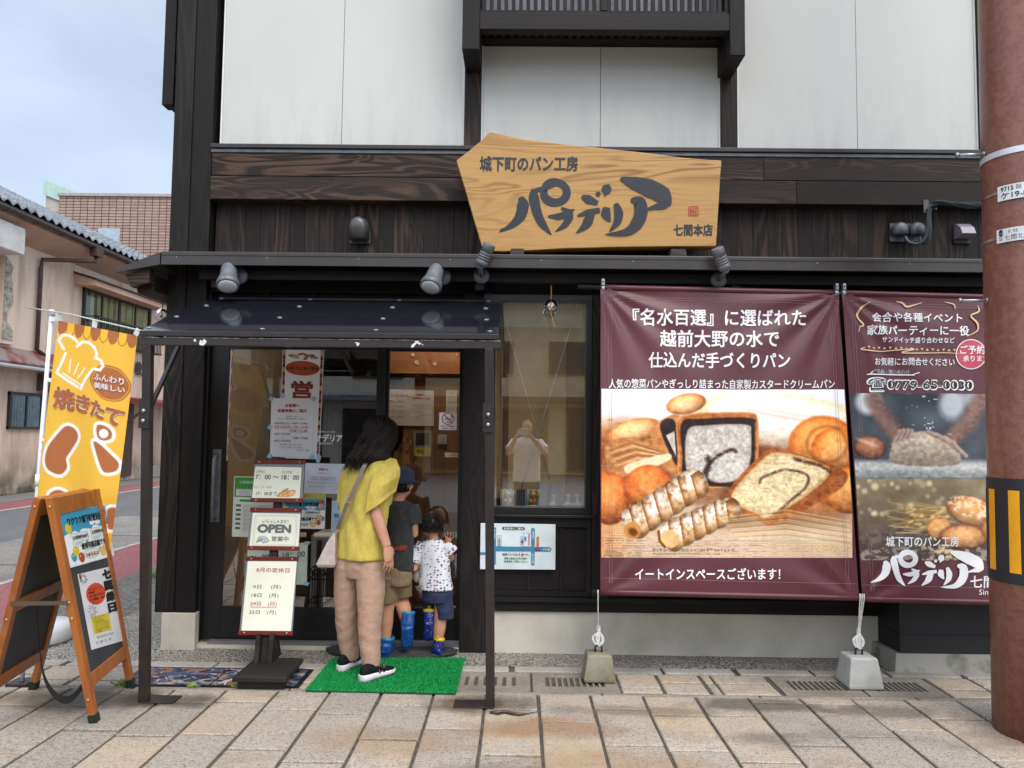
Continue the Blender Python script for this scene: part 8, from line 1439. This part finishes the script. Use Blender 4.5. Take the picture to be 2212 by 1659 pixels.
GW = glass('house window glass', (.82, .85, .78), 1.5, 1.6); CUR = mat('pale green curtain', S('#c9d0a0'), .8, S('#b3bb88'), 4); CURB = mat('pale blue blind', S('#a8c4d0'), .6, S('#7f9db0'), 8)
def window(y0, y1, z0, z1, n, cur, mid=.5, fw=.05, name='window'):
    mb = MB(); mb.box(XW-.02, XW+.07, y0, y0+fw*1.6, z0, z1); mb.box(XW-.02, XW+.07, y1-fw*1.6, y1, z0, z1); mb.box(XW-.02, XW+.065, y0, y1, z0, z0+fw); mb.box(XW-.02, XW+.065, y0, y1, z1-fw*1.4, z1)
    for i in range(1, n): y = y0+(y1-y0)*i/n; ww = fw*.9 if (n == 4 and i == 2) else fw*.45; mb.box(XW-.015, XW+.05, y-ww, y+ww, z0+fw, z1-fw)
    o = build(name, mb, mat('dark brown window frame', (.035, .024, .022), .45), PB_); g = MB(); g.quad((XW+.03, y0+fw, z0+fw), (XW+.03, y1-fw, z0+fw), (XW+.03, y1-fw, z1-fw), (XW+.03, y0+fw, z1-fw)); build('pane', g, GW, o); c = MB(); k = 40; c.loft([[(XW+.01+.006*math.sin(i*1.7), y0+fw+(y1-y0-2*fw)*i/k, z) for i in range(k+1)] for z in (z0+fw, z1-fw)], 0, True, False); build('curtain', c, cur, o); return o
window(14.3, 17.9, 3.75, 5.12, 4, CUR); window(11.6, 12.85, 1.45, 2.28, 2, CURB); window(4.5, 7.5, 3.9, 5.1, 4, CUR); window(5.5, 8., .9, 2.2, 2, CURB)
mb = MB(); mb.hexa([(XW, 13.9, 5.12), (XW, 18.1, 5.12), (-10.75, 18.1, 5.10), (-10.75, 13.9, 5.10), (XW, 13.9, 5.40), (XW, 18.1, 5.40), (-10.75, 18.1, 5.24), (-10.75, 13.9, 5.24)]); build('window_hood', mb, SOF, PB_); mb = MB(); mb.hexa([(XW, 13.85, 5.41), (XW, 18.15, 5.41), (-10.70, 18.15, 5.245), (-10.70, 13.85, 5.245), (XW, 13.85, 5.45), (XW, 18.15, 5.45), (-10.70, 18.15, 5.28), (-10.70, 13.85, 5.28)]); build('hood_flashing', mb, BRN, PB_)
mb = MB(); mb.box(-10.95, -10.91, 14.3, 18.0, 4.36, 4.40); mb.box(-10.95, -10.91, 14.3, 18.0, 3.72, 3.76)
for i in range(38): mb.box(-10.94, -10.92, 14.32+i*.098, 14.34+i*.098, 3.76, 4.36)
for y in (14.3, 17.98): mb.box(XW+.07, -10.91, y, y+.03, 4.36, 4.39); mb.box(XW+.07, -10.91, y, y+.03, 3.72, 3.75)
build('window_rail', mb, mat('dark rail', (.03, .026, .026), .5), PB_)
mb = MB(); mb.hexa([(XW, -8, 2.86), (XW, 13.3, 2.86), (-10.9, 13.3, 2.80), (-10.9, -8, 2.80), (XW, -8, 3.26), (XW, 13.3, 3.26), (-10.86, 13.3, 2.90), (-10.86, -8, 2.90)]); build('lower_awning', mb, mat('faded red sheet metal', S('#8a7b78'), .5, S('#7c3d38'), 1.6, .5, .62), PB_); mb = MB(); mb.tube([(-10.85, -8, 2.80), (-10.85, 13.2, 2.80)], .04, 10); build('white_pipe', mb, WHITE, PB_)
mb = MB(); mb.hexa([(XW, 12.6, 2.35), (XW, 13.3, 2.35), (-10.95, 13.3, 2.35), (-10.95, 12.6, 2.35), (XW, 12.6, 2.75), (XW, 13.3, 2.75), (-11.1, 13.3, 2.72), (-11.1, 12.6, 2.72)]); build('vent_cover', mb, mat('taupe vent', S('#5f524c'), .5), PB_)
mb = MB(); mb.hexa([(XW, 16.4, 2.25), (XW, 19.2, 2.25), (-10.4, 19.2, 2.18), (-10.4, 16.4, 2.18), (XW, 16.4, 2.40), (XW, 19.2, 2.40), (-10.4, 19.2, 2.25), (-10.4, 16.4, 2.25)]); build('red_awning', mb, mat('dull red sheet metal', S('#7a2f30'), .5), PB_); mb = MB(); mb.bar((-11.25, 16.5, 1.5), (-10.5, 16.5, 2.2), .06, .06); mb.box(XW, XW+.06, 16.5, 17.1, .12, 2.2); build('door_bracket', mb, BRN, PB_)
mb = MB(); mb.box(XW, XW+.03, 15.2, 16.4, .05, 2.2); build('house_door', mb, mat('dark door', (.02, .018, .018), .4), PB_); mb = MB(); mb.box(XW, XW+.12, 17.4, 34, .0, .35); build('base_course', mb, mat('grey base course', S('#9b9690'), .9), PB_)
fr = frame((XW+.02, 17.1, 3.05), (0, 1, 0), (0, 0, 1)); mb = MB(); mb.text('教', 0, 0, .42, .42, fr, .03, 0, .04); mb.text('室', .55, 0, .97, .42, fr, .03, 0, .04); build('wall_lettering', mb, mat('dark metal letters', (.05, .045, .045), .5), PB_)
t = thing('box_sign', 'blank white box sign projecting under the eave of the pink house', 'sign', (-10.95, 10.3, 5.3)); mb = MB(); mb.box(-11.28, -10.72, 9.4, 11.05, 5.2, 5.78); build('sign_case', mb, mat('off white sign case', S('#d8d6cf'), .5), t, .02)
# brick block behind
def brickm():
    m, nt, p = newmat('brown brick tile'); v = coords(nt, (1, 1, 1), rot=(math.pi/2, 0, 0)); b = N(nt, 'TexBrick', offset=0.0, squash=1.0); L(nt, v, b.inputs['Vector']); b.inputs['Color1'].default_value = c4(S('#a88b7e')); b.inputs['Color2'].default_value = c4(S('#997d71')); b.inputs['Mortar'].default_value = c4(S('#4c3a33')); b.inputs['Scale'].default_value = 1; b.inputs['Mortar Size'].default_value = .018; b.inputs['Brick Width'].default_value = .30; b.inputs['Row Height'].default_value = .125
    L(nt, mixc(nt, mrange(nt, noise(nt, v, 9, 4), .5, .75, 0, .5), b.outputs['Color'], S('#6b5046')), p.inputs['Base Color']); p.inputs['Roughness'].default_value = .8; return m
BK = thing('brick_building', 'tall brown brick tiled building rising behind the pink house', 'building', (-15, 27, 0)); mb = MB(); mb.box(-19.2, -5, 26, 36, 0, 11.1); build('wall', mb, brickm(), BK); mb = MB(); mb.box(-19.26, -4.9, 25.93, 36.1, 11.1, 11.22); build('coping', mb, mat('pale coping', S('#a59a90'), .8), BK); mb = MB(); mb.box(-17.5, -16.6, 25.97, 26.0, 8.9, 9.75); build('window', mb, mat('pale window', S('#9fb0b8'), .15), BK)
mb = MB(); mb.tube([(-19.3, 26.2, 10.1), (-19.3, 26.2, 7)], .1, 8); mb.tube([(-19.55, 26.1, 10.1), (-19.1, 26.1, 10.1)], .06, 8); build('drain_pipe', mb, BRN, BK)
GY = thing('beige_building', 'beige block with a sloping pale green roof edge beyond the brick building', 'building', (-24, 34, 0)); mb = MB(); mb.hexa([(-23.55, 32, 0), (-12, 32, 0), (-12, 40, 0), (-23.55, 40, 0), (-23.55, 32, 13.35), (-12, 32, 9.0), (-12, 40, 9.0), (-23.55, 40, 13.35)]); build('wall', mb, mat('beige siding', S('#a99c90'), .8, S('#9b8e82'), 3), GY); mb = MB(); mb.hexa([(-23.65, 31.9, 13.0), (-12, 31.9, 8.6), (-12, 40, 8.6), (-23.65, 40, 13.0), (-23.65, 31.9, 13.75), (-12, 31.9, 9.35), (-12, 40, 9.35), (-23.65, 40, 13.75)]); build('roof', mb, mat('pale green roof metal', S('#a3bfb2'), .4), GY)
mb = MB(); mb.box(-30, -19.3, 30, 31.5, 0, 11.0); build('annex_wall', mb, MC['beige siding'], GY); mb = MB(); mb.box(-30.1, -19.25, 29.6, 31.6, 11.0, 11.5); build('annex_roof', mb, mat('grey green roof metal', S('#7f8c8a'), .4), GY)
# ================================================================== houses across the main street, seen only as reflections
sheet('main_road', [(-60, -21), (60, -21), (60, -6.4), (-60, -6.4)], -.012, ASPH)
def house(name, label, x0, x1, z1, wall, roofm, lowm, bands):
    t = thing(name, label, 'house', ((x0+x1)/2, -23, 0), 'houses across the main street mirrored in the glass'); mb = MB(); mb.box(x0, x1, -30, -22.5, 0, z1); build('wall', mb, wall, t)
    mb = MB(); mb.hexa([(x0-.4, -30, z1), (x1+.4, -30, z1), (x1+.4, -21.8, z1), (x0-.4, -21.8, z1), (x0-.4, -26.3, z1+1.8), (x1+.4, -26.3, z1+1.8), (x1+.4, -26.2, z1+1.8), (x0-.4, -26.2, z1+1.8)])
    k = int((x1-x0)/.3)
    for i in range(k): mb.tube([(x0+i*.3+.15, -21.8, z1+.02), (x0+i*.3+.15, -26.2, z1+1.82)], .07, 6)
    build('roof', mb, roofm, t); mb = MB(); mb.box(x0-.1, x1+.1, -22.5, -21.4, 2.55, 2.75); build('awning', mb, roofm, t)
    for a, b, c, d in bands: mb = MB(); mb.box(x0+(x1-x0)*a, x0+(x1-x0)*b, -22.49, -22.42, c, d); o = build('window', mb, lowm, t); g = MB(); g.box(x0+(x1-x0)*a+.08, x0+(x1-x0)*b-.08, -22.42, -22.41, c+.08, d-.08); build('pane', g, mat('dark pane', (.03, .035, .04), .1), o)
house('white_house', 'cream house with a tiled roof across the street, mirrored in the left door glass', -14, -3.4, 5.6, mat('cream boards', S('#e6dfd0'), .8), MC['grey glazed roof tile'], BRN, ((.1, .25, 3.4, 4.6), (.4, .6, 3.4, 4.6), (.75, .92, 3.4, 4.6), (.08, .3, .3, 2.3), (.4, .65, .3, 2.3), (.72, .95, .3, 2.3)))
house('shuttered_house', 'beige shuttered house across the street, mirrored in the shop window', -3.8, 12.5, 6.4, mat('beige wall', S('#dcc9a6'), .85, S('#c9b48e'), 2), mat('brown roof sheet', (.08, .05, .035), .5), MC['sill wood'] if 'sill wood' in MC else BRN, ((.05, .22, 3.6, 4.8), (.3, .55, 3.6, 4.8), (.65, .9, 3.6, 4.8), (.04, .3, .1, 2.4), (.34, .62, .1, 2.4), (.66, .96, .1, 2.4)))
